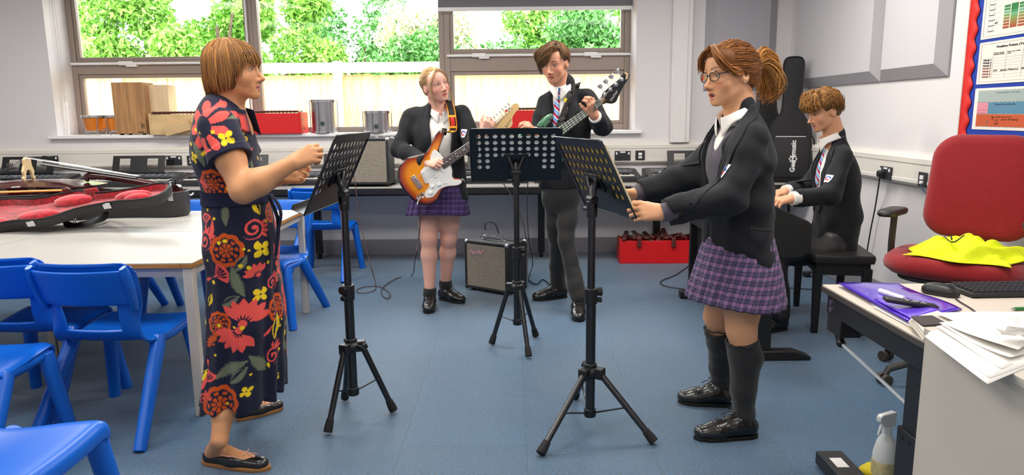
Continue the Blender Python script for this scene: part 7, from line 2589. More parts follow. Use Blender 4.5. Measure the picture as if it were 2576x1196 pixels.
# ---------------------------------------------------------------- the girl with the electric guitar
def mirror_none(v):
    return v
def guitarist():
    R = person('fair haired girl in a blazer and purple plaid skirt playing a sunburst electric guitar', P(1105, 770, 4.85))
    Y = 4.85
    f = Vector((.12, -.99, 0)).normalized()
    rt = f.cross(Vector((0, 0, 1)))
    H = Frame(P(1094, 213, Y - .05), (.60, -.80, .02), (-.30, -.04, .95), .98)
    F = Field()
    head_field(F, H, jaw=1.02, nose=-.35, cheek=1.15, neck=.046, lid=.75)
    nb = P(1108, 283, Y)
    F.cone(H(0, -.03, -.08), nb, .047, .056, .03)
    sR, eR, wR = P(1034, 290, Y), P(1003, 375, 4.80), P(1074, 411, 4.60)
    sL, eL, wL = P(1166, 285, Y - .02), P(1192, 372, 4.72), P(1216, 336, 4.56)
    F.cone(sL.lerp(sR, .12) + Vector((0, 0, -.03)), sR.lerp(sL, .12) + Vector((0, 0, -.03)), .035, .035, .05)
    torso(F, [P(1100, 340, Y), P(1104, 420, Y), P(1104, 480, Y)], [.13, .11, .14], [.09, .08, .10], f)
    for s_, e_, w_ in ((sL, eL, wL), (sR, eR, wR)):
        F.chain([s_ + Vector((0, 0, -.03)), e_], [.036, .035], .03)
        F.chain([e_, w_], [.036, .026], .03)
    DR = P(1108, 411, 4.545) - wR
    hand(F, wR, DR, (.1, .75, -.55), -1, [(38, 45, 25), (45, 50, 30), (50, 55, 35), (55, 55, 35)], .88, tcurl=(20, 20), tout=25)
    DL = P(1226, 318, 4.55) - wL
    hand(F, wL, DL, (.1, .8, .45), -1, [(40, 60, 40)] * 4, .88, tout=40)
    hR, hL = P(1082, 500, 4.87), P(1130, 500, 4.88)
    kR, kL = P(1079, 600, 4.83), P(1129, 600, 4.90)
    aR, aL = P(1081, 735, 4.80), P(1121, 716, 4.99)
    for h_, k_, a_ in ((hR, kR, aR), (hL, kL, aL)):
        F.chain([h_, k_.lerp(h_, .35), k_], [.084, .068, .050], .03)
        F.ell(k_ + f * .014, (.042, .040, .050), .03)
        F.chain([k_, k_.lerp(a_, .32) - f * .012, a_], [.048, .053, .034], .03)
    def col(V):
        c = head_paint(H, V, 'e2ac98', '8a6844', 'b8605c', blush=.22, lid=.75, browz=.001)
        z = V[:, 2]
        kn = np.exp(-((z - kR.z) / .05) ** 2) * (z < .75)
        c = c * (1 - .14 * kn[:, None]) + nv(lin('d07468')) * .14 * kn[:, None]
        return c
    fine = [near_box([H(0, 0, 0), H(0, 0, -.10)], .135) + (.0026,), near_box([wR, P(1122, 412, 4.55)], .065) + (.0026,), near_box([wL, P(1230, 312, 4.55)], .065) + (.0028,)]
    body_mesh(R, F, .007, fine, col, M_skin)
    for x in (-1, 1):
        eye(H, x, R, (.25, 0, .10), '54646a')
    chest, waist, hem = P(1101, 345, Y), P(1104, 425, Y), P(1106, 500, Y)
    op = [(chest + f * .17 + Vector((.02, 0, .20)), waist + f * .17 + Vector((.025, 0, 0)), .095, .060, .5), (waist + f * .17 + Vector((.025, 0, 0)), hem + f * .18 + Vector((.03, 0, -.06)), .060, .095, .5)]
    o, T, V = blazer(R, f, None, P(1105, 262, Y), chest, waist, hem, (sR, sL), (eR, eL), (wR + (eR - wR) * .05, wL + (eL - wL) * .08), ([.178, .168, .20], [.120, .118, .126]), open_=op, rs=(.066, .060, .048), seed=8, amp=.007)
    for sg in (-1, 1):
        sd = rt * sg * -1
        a = [P(1106, 262, Y) + sd * .058 + f * .02, chest + sd * .075 + f * .10 + Vector((.02, 0, .085)), waist + sd * .065 + f * .1 + Vector((.025, 0, .02))]
        b = [P(1106, 262, Y) + sd * .082, chest + sd * .125 + f * .09 + Vector((.02, 0, .075)), waist + sd * .075 + f * .1 + Vector((.025, 0, .01))]
        part('lapel', drape(T, band(a, b), 20, 6, f, .0045), M_lapel, o, world=True, smooth=60, solid=.002)
    shirt(R, f, P(1107, 282, Y), chest, waist + Vector((0, 0, -.02)), [.15, .135], [.100, .096])
    collar_band(R, H, P(1108, 283, Y) + f * .012, .058, .034, .30, M_shirt, f, flare=.022, gap=.20, pts=.05)
    q, qn = seen(T, 1166, 336)
    crest(T, q, qn.cross(Vector((0, 0, 1))) * -1, (0, 0, 1), qn, o, .75)
    hz = P(1104, 537, Y).z
    z0 = P(1104, 452, Y).z
    skirt(R, 'pleated_skirt', [z0, (z0 + hz) / 2, hz], [P(1104, 452, Y), P(1102, 495, Y), P(1101, 537, Y)], [.120, .155, .175], [.158, .190, .216], f, M_plaid2, 20, .07, 2)
    for a_, h_, t_ in ((aR, PZ(1080, 745, 0), PZ(1083, 789, 0)), (aL, PZ(1110, 735, 0), PZ(1172, 756, 0))):
        sock(R, [a_ + Vector((0, 0, .03)), a_, a_ + Vector((0, 0, -.07))], [.043, .042, .040])
    shoe(R, P(1080, 752, 4.93) * 1 + Vector((0, 0, 0)) - Vector((0, 0, 0)), PZ(1083, 790, 0), .088, M_shoe, M_soleb, top=.075) if False else None
    aR0, aL0 = Vector((aR.x, aR.y, 0)), Vector((aL.x, aL.y, 0))
    dR, dL = Vector((.03, -1, 0)).normalized(), Vector((.80, -.60, 0)).normalized()
    for a0, d in ((aR0, dR), (aL0, dL)):
        shoe(R, a0 - d * .065, a0 + d * .175, .086, M_shoe, M_soleb, top=.078)
    # fair hair drawn back, loose strands at the temples
    hb = Field()
    E = lambda c, r, k=.02, op='u': hb.ell(H(*c), [q * H.s for q in r], k, op, H.R)
    E((0, -.016, .033), (.077, .100, .087))
    E((0, -.055, -.025), (.066, .052, .055), .02)
    E((0, .075, -.030), (.068, .050, .100), .012, 's')
    for x in (-1, 1):
        E((x * .060, .045, -.085), (.06, .075, .055), .008, 's')
        E((x * .082, .020, -.030), (.02, .040, .048), .008, 's')
    E((0, .060, -.078), (.12, .088, .070), .006, 's')
    V2, Q2 = hb.mesh(*hb.bounds(), .005)
    mesh_np('hair', V2, Q2, M_hair, R, cols=np.tile(nv(lin('a08058')), (len(V2), 1)))
    rng = np.random.default_rng(13)
    paths = []
    tie = Vector((0, -.118, -.010))
    for i in range(560):
        a = rng.uniform(-1, 1)
        s0 = Vector((.068 * a, .072 - .085 * a * a + rng.normal(0, .004), .088 - .10 * abs(a) ** 1.7 + rng.normal(0, .004)))
        pts = []
        c = Vector((0, -.016, .030))
        ex = 1.01 + rng.uniform(0, .04)
        for k in range(11):
            t = k / 10
            p = s0.lerp(tie, t)
            d = p - c
            nn = math.sqrt((d.x / .081) ** 2 + (d.y / .104) ** 2 + (d.z / .091) ** 2)
            w = math.sin(PI * min(1, t * 1.02)) ** .5
            p = p.lerp(c + d / max(nn, .2) * ex, w) if t < .98 else tie
            pts.append(H(*p))
        paths.append(pts)
    for x in (-1, 1):
        for i in range(16):
            o_ = Vector(rng.normal(0, .003, 3))
            e_ = Vector((0, 0, rng.uniform(-.03, .02)))
            paths.append([H(*p) for p in spline([Vector((x * .006, .070, .104)) + o_, Vector((x * .050, .080, .060)) + o_, Vector((x * .072, .052, .0)) + o_, Vector((x * .074, .050, -.06)) + o_, Vector((x * .066, .052, -.125)) + o_ + e_], 4)])
    locks('hair_locks', paths, M_hair, R, 'c2a070', .24, .0021, 6)
    # the guitar hangs on her strap
    gx = (P(1300, 287, 4.62) - P(1082, 437, 4.62)).normalized()
    gz = Vector((.06, -.98, .12)).normalized()          # face of the body
    g0 = P(1087, 433, 4.60)
    G = frame(g0, gx, gz.cross(gx)) @ Matrix.Scale(1.07, 4)
    electric_guitar(G)
    # strap from the horn over her shoulder
    sp = [G @ Vector((.185, .165, -.01)), P(1138, 330, 4.70), P(1137, 290, 4.715), P(1131, 262, 4.80), P(1126, 255, 4.90), P(1110, 300, 5.0)]
    stp = thing('guitar_strap', 'black guitar strap with orange and yellow pattern over the shoulder of the girl', 'strap', sp[0])
    cv = spline(sp, 8)
    rings = []
    sdv = (rt * -1).normalized()
    V_, UV_ = [], []
    for i, p in enumerate(cv):
        for k in range(5):
            q = p + sdv * ((k / 4 - .5) * .052) + Vector((0, 0, 0))
            h_ = T.ray_cast(Vector((q.x, q.y - .3, q.z)), Vector((0, 1, 0)), .6) if 4 < i < len(cv) - 14 else (None,)
            if h_[0] is not None and abs(h_[0].y - q.y) < .08:
                q = Vector((q.x, min(q.y, h_[0].y - .006), q.z))
            V_.append(tuple(q))
            UV_.append((k / 4, i / len(cv)))
    Q_ = [(i * 5 + k, i * 5 + k + 1, (i + 1) * 5 + k + 1, (i + 1) * 5 + k) for i in range(len(cv) - 1) for k in range(4)]
    wv = weave('strap_weave', '1c1a18', [(1, .06, .06, 'e88a1c', 1), (1, .94, .06, 'e88a1c', 1)], [], rough=.7)
    sb_ = mesh_np('strap_band', V_, Q_, wv, stp, uv=UV_, solid=.002)
    mk = MB()
    at_ = lambda i, k: Vector(V_[i * 5 + k])
    for i0, i1, cname in ((18, 20, 'f0c020'), (13, 17, 'd8281c'), (8, 10, 'f0c020')):
        pass
    nfr = Vector((0, -.004, 0))
    def patch(nm, i0, i1, k0, k1, c):
        mb = MB()
        for i in range(i0, i1):
            for k in range(k0, k1):
                mb.add([at_(i, k) + nfr, at_(i, k + 1) + nfr, at_(i + 1, k + 1) + nfr, at_(i + 1, k) + nfr], [(0, 1, 2, 3)])
        part(nm, mb, mat('strap_' + c, c, .6), stp, world=True, smooth=60)
    n1 = len(cv)
    patch('strap_patch', 11, 15, 1, 3, 'd8281c')
    patch('strap_bars', 15, 16, 0, 4, 'f0a01c')
    patch('strap_bars', 10, 11, 0, 4, 'f0a01c')
    pz = MB()
    zz_ = [at_(5 + k // 2, 1 + (k % 2) * 2) + nfr for k in range(8)]
    pz.tube(zz_, .003, 5)
    part('strap_zigzag', pz, mat('strap_f0c020', 'f0c020', .6), stp, world=True)
    part('strap_end', MB().tube([cv[0], cv[1], cv[2], cv[3]], [(.022, .004)] * 4, 8, flat=(0, 1, 0)), M_black, stp, world=True)
def electric_guitar(G):
    """local axes: x along the neck, y towards the upper horn, z out of the face"""
    g = thing('electric_guitar', 'sunburst electric guitar with a white scratchplate held by the fair haired girl', 'guitar', rot=G)
    ol = [(-.205, .0), (-.195, .075), (-.150, .135), (-.085, .155), (-.02, .135), (.03, .118), (.075, .130), (.135, .165), (.195, .176), (.198, .150), (.145, .112), (.105, .078), (.110, .035), (.115, -.04), (.095, -.085), (.090, -.110), (.130, -.135), (.125, -.165), (.085, -.165), (.035, -.135), (-.01, -.132), (-.075, -.165), (-.140, -.150), (-.185, -.095)]
    sp = [(p.x, p.y) for p in spline([Vector((a, b, 0)) for a, b in ol + ol[:1]], 5)][:-1]
    n = len(sp)
    cx, cy = -.04, 0.0
    V, C, Qd = [], [], []
    am, dk, bk = nv(lin('ee9420')), nv(lin('9c2406')), nv(lin('0c0706'))
    def ringpts(k, z):
        return [((x - cx) * k + cx, (y - cy) * k + cy, z) for x, y in sp]
    spec = [(0.55, -.022, bk), (.93, -.022, bk), (.985, -.017, bk), (1, -.010, bk), (1, .010, bk), (.985, .017, bk), (.95, .0205, bk), (.90, .022, bk * .35 + dk * .65), (.80, .022, dk * .8 + am * .2), (.64, .022, dk * .15 + am * .85), (.5, .022, am), (.3, .022, am), (.02, .022, am)]
    for k, z, c in spec:
        V += ringpts(k, z)
        C += [c] * n
    for i in range(len(spec) - 1):
        for j in range(n):
            Qd.append((i * n + j, i * n + (j + 1) % n, (i + 1) * n + (j + 1) % n, (i + 1) * n + j))
    mesh_np('body_wood', V, Qd, mat('sunburst_lacquer', 'e08a20', 0.14, coat=0.9, attr='Col', noise=.08, nscale=14, stretch=(1, 14, 14)), g, world=False, cols=np.array(C), smooth=50)
    pgd = [(.105, .060), (.112, -.045), (.090, -.085), (.088, -.112), (.118, -.135), (.112, -.152), (.082, -.150), (.03, -.122), (-.02, -.112), (-.075, -.125), (-.115, -.105), (-.10, -.075), (-.055, -.055), (-.05, .035), (.02, .055), (.055, .085), (.09, .10)]
    pl = [(p.x, p.y) for p in spline([Vector((a, b, 0)) for a, b in pgd + pgd[:1]], 4)][:-1]
    part('scratchplate', MB().prism(pl, .0222, .0245), mat('scratchplate_white', 'ecebe6', .25), g, smooth=0, bevel=.0008, seg=1)
    for x, tl in ((.062, 0), (.005, 0), (-.052, -.2)):
        M_ = Matrix.Translation((x, 0, .0245)) @ Matrix.Rotation(tl, 4, 'Z')
        pk = part('pickup', MB().prism(rrect(.018, .082, .008), 0, .007, M_), M_white, g, smooth=0, bevel=.001)
        po = MB()
        for k in range(6):
            po.cyl((0, -.026 + k * .0104, .007), (0, -.026 + k * .0104, .008), .0025, n=8, M=M_)
        part('pole_pieces', po, M_chrome, pk)
    for x, y in ((-.045, -.072), (-.075, -.098), (-.005, -.085)):
        part('control_knob', MB().cyl((x, y, .0245), (x, y, .037), .0115, .0095, n=16), M_white, g, bevel=.001)
    part('selector_switch', MB().cyl((.03, -.10, .0245), (.036, -.10, .042), .0025, n=8).ball((.036, -.10, .043), .004, 8, 6), M_white, g)
    br = MB().box((-.108, 0, .0265), (.032, .086, .008))
    for k in range(6):
        br.box((-.104, -.0265 + k * .0106, .033), (.022, .008, .006))
    part('bridge', br, M_chrome, g, bevel=.001, seg=1)
    jk = part('jack_plate', MB().loft([[(x - .138, y - .082, z) for x, y in rrect(.055 * q, .03 * q, .012 * q)] for z, q in ((.022, 1), (.0245, .9), (.021, .5))]), M_chrome, g, smooth=40)
    part('jack_plug', MB().cyl((-.138, -.082, .022), (-.160, -.098, .045), .006, n=10).cyl((-.160, -.098, .045), (-.178, -.112, .052), .0045, n=8), M_chrome, g)
    nk = MB().tube([(.085, 0, .018), (.20, 0, .016), (.44, 0, .014), (.475, 0, .010)], [(.028, .013), (.0265, .0125), (.022, .011), (.021, .009)], 12, flat=(0, 0, 1))
    part('neck', nk, M_bridge, g, smooth=50)
    M_rfb = mat('rosewood_fingerboard', '3a241a', .45, noise=.2, nscale=40)
    fbd = part('fingerboard', MB().loft([[(.062, -.028, .026), (.062, .028, .026), (.062, .028, .031), (.062, -.028, .031)], [(.452, -.021, .022), (.452, .021, .022), (.452, .021, .027), (.452, -.021, .027)]]), M_rfb, g, smooth=0)
    fr_ = MB()
    for k in range(21):
        x = .452 - (.452 + .104) * (1 - 2 ** (-(k + 1) / 12))
        w = .028 + (.021 - .028) * (x - .062) / .39
        z = .031 - .004 * (x - .062) / .39
        fr_.cyl((x, -w, z), (x, w, z), .0012, n=6)
    part('frets', fr_, M_chrome, fbd)
    dt = MB()
    for k in (3, 5, 7, 9, 12, 15, 17):
        x = .452 - .556 * (1 - 2 ** (-(k - .5) / 12))
        z = .0312 - .004 * (x - .062) / .39
        for y in ((-.011, .011) if k == 12 else (0,)):
            dt.cyl((x, y, z - .001), (x, y, z + .0004), .0033, n=10)
    part('inlay_dots', dt, M_wkey, fbd)
    hd = [(.452, -.021), (.475, -.023), (.50, -.040), (.535, -.046), (.56, -.036), (.578, -.006), (.615, .010), (.640, .018), (.652, .036), (.640, .055), (.615, .056), (.595, .044), (.575, .042), (.50, .036), (.478, .026), (.452, .021)]
    hs = [(p.x, p.y) for p in spline([Vector((a, b, 0)) for a, b in hd], 3)]
    hs = [(x, y) for x, y in hs]
    part('headstock', MB().prism(hs, .002, .016), mat('headstock_maple', 'dcb87c', .35, coat=.4), g, smooth=0, bevel=.002)
    M_ = Matrix.Translation((.520, -.030, .0163)) @ Matrix.Rotation(rad(25), 4, 'Z')
    hm = MB()
    for k, (w_, h_) in enumerate(((.008, .016), (.006, .010), (.007, .011), (.004, .012), (.007, .010), (.006, .010))):
        hm.box((k * .0095, h_ / 2 - .004, 0), (w_ * .45, h_, .0006), M_).box((k * .0095 + .002, -.003, 0), (w_ * .8, .0022, .0006), M_)
    part('headstock_marks', hm, M_ink, g, smooth=0)
    pgm, tb_ = MB(), MB()
    for k in range(6):
        x = .492 + k * .0225
        y = .024 + k * .0035
        pgm.cyl((x, y, .016), (x, y, .026), .004, n=10)
        tb_.cyl((x, y + .010, .008), (x, y + .032, .006), .0025, n=8)
        tb_.ball((x, y + .036, .006), (.0055, .008, .009), 10, 7)
    part('string_posts', pgm, M_chrome, g)
    part('tuning_keys', tb_, M_chrome, g)
    st_ = MB()
    for k in range(6):
        y0, y1 = -.0265 + k * .0106, -.0175 + k * .007
        st_.tube([(-.104, y0, .037), (.452, y1, .0285), (.492 + k * .0225, .024 + k * .0035, .022)], .0007, 4)
    part('strings', st_, M_chrome, g)
    return g
guitarist()
pts = [P(1058, 520, 4.57), P(1058, 545, 4.6), P(1053, 600, 4.62), P(1044, 655, 4.66), PZ(1036, 694, 0.008), PZ(1000, 700, 0.008), PZ(965, 722, 0.008), PZ(960, 740, 0.008), PZ(975, 752, 0.008), PZ(980, 738, 0.012), PZ(955, 722, 0.008), PZ(920, 722, 0.008), PZ(898, 730, 0.008), PZ(905, 738, 0.008), PZ(940, 732, 0.012), PZ(945, 715, 0.008), P(930, 660, 5.5), P(915, 600, 5.72), P(902, 540, 5.80), P(896, 480, 5.85), P(890, 440, 5.89)]
o = part('guitar_lead', MB().tube(spline(pts, 5), .0036, 6), M_brown)
tag(o, 'thin brown guitar lead looping on the carpet up to the worktop amplifier', 'cable')
# ---------------------------------------------------------------- the boy with the bass guitar
def trousers(R, f, hips, legs, waist_c, w, seed=2, res=.006, wd=(.155, .110), m=None):
    J = Field(wob(.006, 34, seed))
    torso(J, [waist_c, hips], [wd[0], wd[0] + .01], [wd[1], wd[1] + .008], f, .04)
    for h_, k_, a_ in legs:
        J.chain([h_, h_.lerp(k_, .6), k_], [w, w * .88, w * .76], .03)
        J.chain([k_, k_.lerp(a_, .6), a_], [w * .78, w * .78, w * .80], .02)
        d = (a_ - k_).normalized()
        J.cut(a_ + d * .02 + Vector((0, 0, -.0)), (d.x * .2, d.y * .2, -1), .003) if len(legs) == 1 else None
    J.cut(Vector((0, 0, min(l[2].z for l in legs) - .035)), (0, 0, -1), .003)
    o, V, Q = cloth_obj('trousers', J, m or M_trous, R, res)
    return o, bvh(V, Q)
def tie(R, T, a, b, n, w0=.016, w1=.030, knot=True):
    mid = a.lerp(b, .5)
    d = (b - a).normalized()
    sd = d.cross(Vector(n)).normalized()
    def wd(t):
        return w0 + (w1 - w0) * t if t < .93 else (w1) * (1 - t) / .07
    V_, UV_ = [], []
    for i in range(25):
        t = i / 24
        for k in range(5):
            p = a.lerp(b, t) + sd * (k / 4 - .5) * 2 * wd(t)
            hit = T.ray_cast(p + Vector(n) * .3, -Vector(n), .6)
            q = (hit[0] if hit[0] else p) + Vector(n) * (.006 - .003 * abs(k - 2) / 2)
            V_.append(tuple(q))
            UV_.append(((k / 4 - .5) * 2 * wd(t), t * (b - a).length))
    Q_ = [(i * 5 + k, i * 5 + k + 1, (i + 1) * 5 + k + 1, (i + 1) * 5 + k) for i in range(24) for k in range(4)]
    o = mesh_np('tie', V_, Q_, M_tie, R, uv=UV_, solid=-.002)
    if knot:
        k_ = Vector(V_[2])
        part('tie_knot', MB().loft([[k_ + sd * x * q + d * z + Vector(n) * y * q for x, y in rrect(.034, .022, .008)] for z, q in ((-.018, 1.05), (0, 1.0), (.018, .65))]), M_crestb, o, world=True, smooth=60)
    return o
def short_hair(R, H, base, lockc, seed, n, fringe, curl=0.0, sides=-.03, vol=1.0, fr=55, swept=0):
    hb = Field()
    E = lambda c, r, k=.02, op='u': hb.ell(H(*c), [q * H.s for q in r], k, op, H.R)
    E((0, -.016, .034), (.077 * vol, .100, .086 * vol))
    E((0, -.055, -.015), (.064, .050, .052), .02)
    E((0, .078, -.045), (.070, .052, .090), .012, 's')
    for x in (-1, 1):
        E((x * .060, .050, -.085), (.06, .080, .060), .008, 's')
        E((x * .084, .012, -.030), (.022, .042, .042), .008, 's')
    E((0, .060, -.078), (.12, .088, .070), .006, 's')
    V2, Q2 = hb.mesh(*hb.bounds(), .005)
    mesh_np('hair', V2, Q2, M_hair, R, cols=np.tile(nv(lin(base)), (len(V2), 1)))
    rng = np.random.default_rng(seed)
    paths = []
    for i in range(n):
        ph = rng.uniform(-180, 180)
        ap = abs(ph)
        if ap < fr:
            paths.append(fringe(rng, ph))
            continue
        zend = sides - .05 * max(0, (ap - 80) / 100) - (.022 if ap < 78 else 0) + rng.normal(0, .007)
        if swept and -92 < ph < -fr:
            zend = .062 - .05 * (ap - fr) / 37 + rng.normal(0, .006)
        pth = hair_path(H, ph, zend, .080 * vol + rng.uniform(0, .008), .103 + rng.uniform(0, .008), .089 * vol + rng.uniform(0, .012), out=0, curl=.1, j=.004, rng=rng, start=rng.uniform(0, .5))
        if curl:
            a1, a2 = rng.uniform(0, 6, 2)
            pth = [p + H.r * (curl * math.sin(k * 1.7 + a1)) + H.u * (curl * math.cos(k * 1.9 + a2)) for k, p in enumerate(pth)]
        paths.append(pth)
    for i in range(420 if curl else 0):
        p0 = hair_path(H, rng.uniform(-180, 180), .05, .082 * vol, .106, .094 * vol, n=7, j=.006, rng=rng, start=rng.uniform(0, .45))
        a1, a2 = rng.uniform(0, 6, 2)
        paths.append([p + H.r * (curl * math.sin(k * 1.7 + a1)) + H.u * (curl * math.cos(k * 1.9 + a2)) for k, p in enumerate(p0)])
    if swept:
        for i in range(150):
            o_ = Vector(rng.normal(0, .005, 3))
            w = rng.uniform(-1, 1)
            paths.append([H(*p) for p in spline([Vector((-.052, .040 + .012 * w, .100)) + o_, Vector((-.030, .082, .104 + .006 * w)) + o_, Vector((.010, .106, .084 + .010 * w)) + o_, Vector((.052, .102, .052 + .010 * w)) + o_, Vector((.082, .078, .012 + .016 * w)) + o_], 3)])
    locks('hair_locks', paths, M_hair, R, lockc, .30, .0024, seed)
def bassist():
    R = person('tall boy in a dark blazer and striped tie looking down at his bass guitar', P(1410, 770, 4.8))
    Y = 4.80
    f = Vector((-.30, -.95, 0)).normalized()
    rt = f.cross(Vector((0, 0, 1)))
    H = Frame(P(1396, 158, Y - .06), (-.42, -.86, -.26), (-.12, -.22, .96), 1.03)
    F = Field()
    head_field(F, H, jaw=.98, nose=.35, neck=.050, lid=.55)
    nb = P(1416, 228, Y)
    F.cone(H(0, -.03, -.08), nb, .052, .060, .03)
    sR, eR, wR = P(1372, 252, Y), P(1350, 345, 4.72), P(1345, 334, 4.56)
    sL, eL, wL = P(1478, 240, Y - .04), P(1517, 318, 4.68), P(1494, 290, 4.55)
    F.cone(sL.lerp(sR, .12) + Vector((0, 0, -.03)), sR.lerp(sL, .12) + Vector((0, 0, -.03)), .035, .035, .05)
    torso(F, [P(1425, 310, Y), P(1420, 400, Y), P(1412, 470, Y)], [.12, .11, .13], [.09, .085, .10], f)
    for s_, e_, w_ in ((sL, eL, wL), (sR, eR, wR)):
        F.chain([s_ + Vector((0, 0, -.03)), e_], [.036, .035], .03)
        F.chain([e_, w_], [.038, .029], .03)
    DL = P(1488, 258, 4.50) - wL
    hand(F, wL, DL, (-.55, .80, .1), -1, [(22, 62, 45), (26, 64, 45), (30, 66, 45), (34, 66, 42)], 1.0, spread=5, tcurl=(5, 15), tout=30)
    DR = P(1335, 322, 4.53) - wR
    hand(F, wR, DR, (.2, .6, -.7), -1, [(35, 45, 30)] * 4, .95)
    hR, hL = P(1392, 490, 4.83), P(1432, 490, 4.79)
    kR, kL = P(1400, 600, 4.86), P(1424, 605, 4.70)
    aR, aL = P(1404, 715, 5.02), P(1455, 742, 4.60)
    for h_, k_, a_ in ((hR, kR, aR), (hL, kL, aL)):
        F.chain([h_, k_, a_], [.05, .036, .028], .012)
    def col(V):
        return head_paint(H, V, 'd69a7c', '4a3424', 'b0605a', brow_w=1.25, blush=.14, lid=.6)
    fine = [near_box([H(0, 0, 0), H(0, 0, -.08)], .14) + (.0027,), near_box([wL, P(1488, 245, 4.48)], .07) + (.0026,)]
    body_mesh(R, F, .008, fine, col, M_skin)
    for x in (-1, 1):
        eye(H, x, R, (0, 0, -.25), '3c3a34')
    chest, waist, hem = P(1424, 315, Y), P(1418, 400, Y), P(1412, 472, Y)
    op = [(chest + f * .16 + Vector((-.02, 0, .20)), waist + f * .16 + Vector((-.02, 0, .05)), .085, .012, .5)]
    o, T, V = blazer(R, f, None, P(1420, 205, Y), chest, waist, hem, (sR, sL), (eR, eL), (wR + (eR - wR) * .1, wL + (eL - wL) * .16), ([.172, .148, .148], [.120, .114, .116]), open_=op, rs=(.064, .060, .050), seed=21)
    for sg in (-1, 1):
        sd = rt * -sg
        a = [P(1418, 212, Y) + sd * .062 + f * .02, chest + sd * .062 + f * .10 + Vector((-.02, 0, .10)), waist + sd * .012 + f * .1 + Vector((-.02, 0, .06))]
        b = [P(1418, 212, Y) + sd * .090, chest + sd * .115 + f * .09 + Vector((-.02, 0, .09)), waist + sd * .026 + f * .1 + Vector((-.02, 0, .05))]
        part('lapel', drape(T, band(a, b), 20, 6, f, .0045), M_lapel, o, world=True, smooth=60, solid=.002)
    s_, TS = shirt(R, f, P(1415, 222, Y), chest, waist, [.15, .135], [.104, .100], extra=lambda J: J.cone(P(1413, 222, Y), P(1420, 262, Y), .064, .085, .03))
    collar_band(R, H, P(1415, 226, Y) + f * .015, .059, .040, .25, M_shirt, f, flare=.018, gap=.12, pts=.05)
    tie(R, TS, P(1397, 228, Y - .12), P(1392, 352, Y - .12), f)
    crest(T, P(1432, 298, Y - .12), -rt, (0, 0, 1), f, o, .95)
    # white shirt cuff at the fretting hand
    d = (wL - eL).normalized()
    part('shirt_cuff', MB().tube([eL.lerp(wL, .72), eL.lerp(wL, .90)], [.044, .041], 24), M_shirt, R, world=True, smooth=60)
    part('shirt_cuff', MB().tube([eR.lerp(wR, .6), eR.lerp(wR, 1.0)], [.042, .038], 24), M_shirt, R, world=True, smooth=60)
    trousers(R, f, P(1412, 490, Y), [(hR, kR, aR + Vector((0, 0, .0))), (hL, kL, aL)], P(1414, 440, Y), .071, 6, wd=(.128, .102))
    aR0, aL0 = Vector((aR.x, aR.y, 0)), Vector((aL.x, aL.y, 0))
    for a0, d in ((aR0, Vector((-.93, -.36, 0)).normalized()), (aL0, Vector((-.08, -1, 0)).normalized())):
        shoe(R, a0 - d * .075, a0 + d * .20, .096, M_shoe, M_soleb, top=.08)
    def fringe(rng, ph):
        o_ = Vector(rng.normal(0, .004, 3))
        t = (ph + 55) / 110
        st = Vector((-.020 + .03 * rng.random(), .0 + .05 * rng.random(), .122)) + o_
        x1 = .060 - .125 * t
        xs = x1 + .040
        return [H(*p) for p in spline([st, Vector((x1 * .5 + .012, .068, .112)) + o_, Vector((xs * .9, .103, .076)) + o_, Vector((min(xs + .022, .082), .100 - .5 * max(0, xs), .036 - .03 * max(0, xs) / .06)) + o_, Vector((min(xs + .034, .088), .088 - .6 * max(0, xs), .012 - .045 * max(0, xs) / .06)) + o_], 3)]
    short_hair(R, H, '4a3420', '765634', 31, 800, fringe, sides=.012, vol=1.03, swept=1)
    # bass guitar
    gx = (P(1490, 262, 4.56) - P(1398, 330, 4.66)).normalized()
    gz = Vector((-.10, -.97, .18)).normalized()
    g0 = P(1357, 371, 4.68)
    G = frame(g0, gx, gz.cross(gx))
    bass_guitar(G, (P(1395, 330, 4.62) - g0).length, (P(1512, 248, 4.55) - g0).length)
    st = thing('guitar_strap', 'wide black strap with a leather end over the shoulder of the bass player', 'strap', P(1410, 300, 4.65))
    cv = spline([P(1408, 318, 4.63), P(1413, 302, 4.640), P(1428, 262, 4.655), P(1440, 230, 4.68), P(1450, 214, 4.76), P(1450, 214, 4.86), P(1440, 250, 4.98)], 6)
    V_ = []
    sdv = Vector((.93, -.1, .35)).normalized()
    for i, p in enumerate(cv):
        for k in range(5):
            q = p + sdv * (k / 4 - .5) * .058
            h_ = T.ray_cast(Vector((q.x, q.y - .35, q.z)), Vector((0, 1, 0)), .7) if i < len(cv) - 14 else (None,)
            if h_[0] is not None and abs(h_[0].y - q.y) < .09:
                q = Vector((q.x, h_[0].y - .007, q.z))
            V_.append(tuple(q))
    Q_ = [(i * 5 + k, i * 5 + k + 1, (i + 1) * 5 + k + 1, (i + 1) * 5 + k) for i in range(len(cv) - 1) for k in range(4)]
    mesh_np('strap_band', V_, Q_, mat('strap_black_web', '211f1e', .8, bump=.5, bscale=700), st, solid=.003)
    e = MB()
    for i in range(8):
        for k in range(4):
            if i == 7:
                continue
            e.add([Vector(V_[i * 5 + k]) + Vector((0, -.005, 0)), Vector(V_[i * 5 + k + 1]) + Vector((0, -.005, 0)), Vector(V_[(i + 1) * 5 + k + 1]) + Vector((0, -.005, 0)), Vector(V_[(i + 1) * 5 + k]) + Vector((0, -.005, 0))], [(0, 1, 2, 3)])
    part('leather_end', e, mat('leather_black', '2a2624', .45, bump=.3, bscale=300), st, world=True, solid=.003, smooth=60)
    yp = Vector(V_[14 * 5 + 1]) + Vector((-.012, -.012, 0))
    part('plectrum', MB().prism([(0, -.016), (.011, .004), (.008, .012), (0, .014), (-.008, .012), (-.011, .004)], 0, .0012, frame(yp, (1, 0, 0), (0, 0, 1))), mat('plectrum_yellow', 'f2d81a', .35), st, world=True, smooth=0)
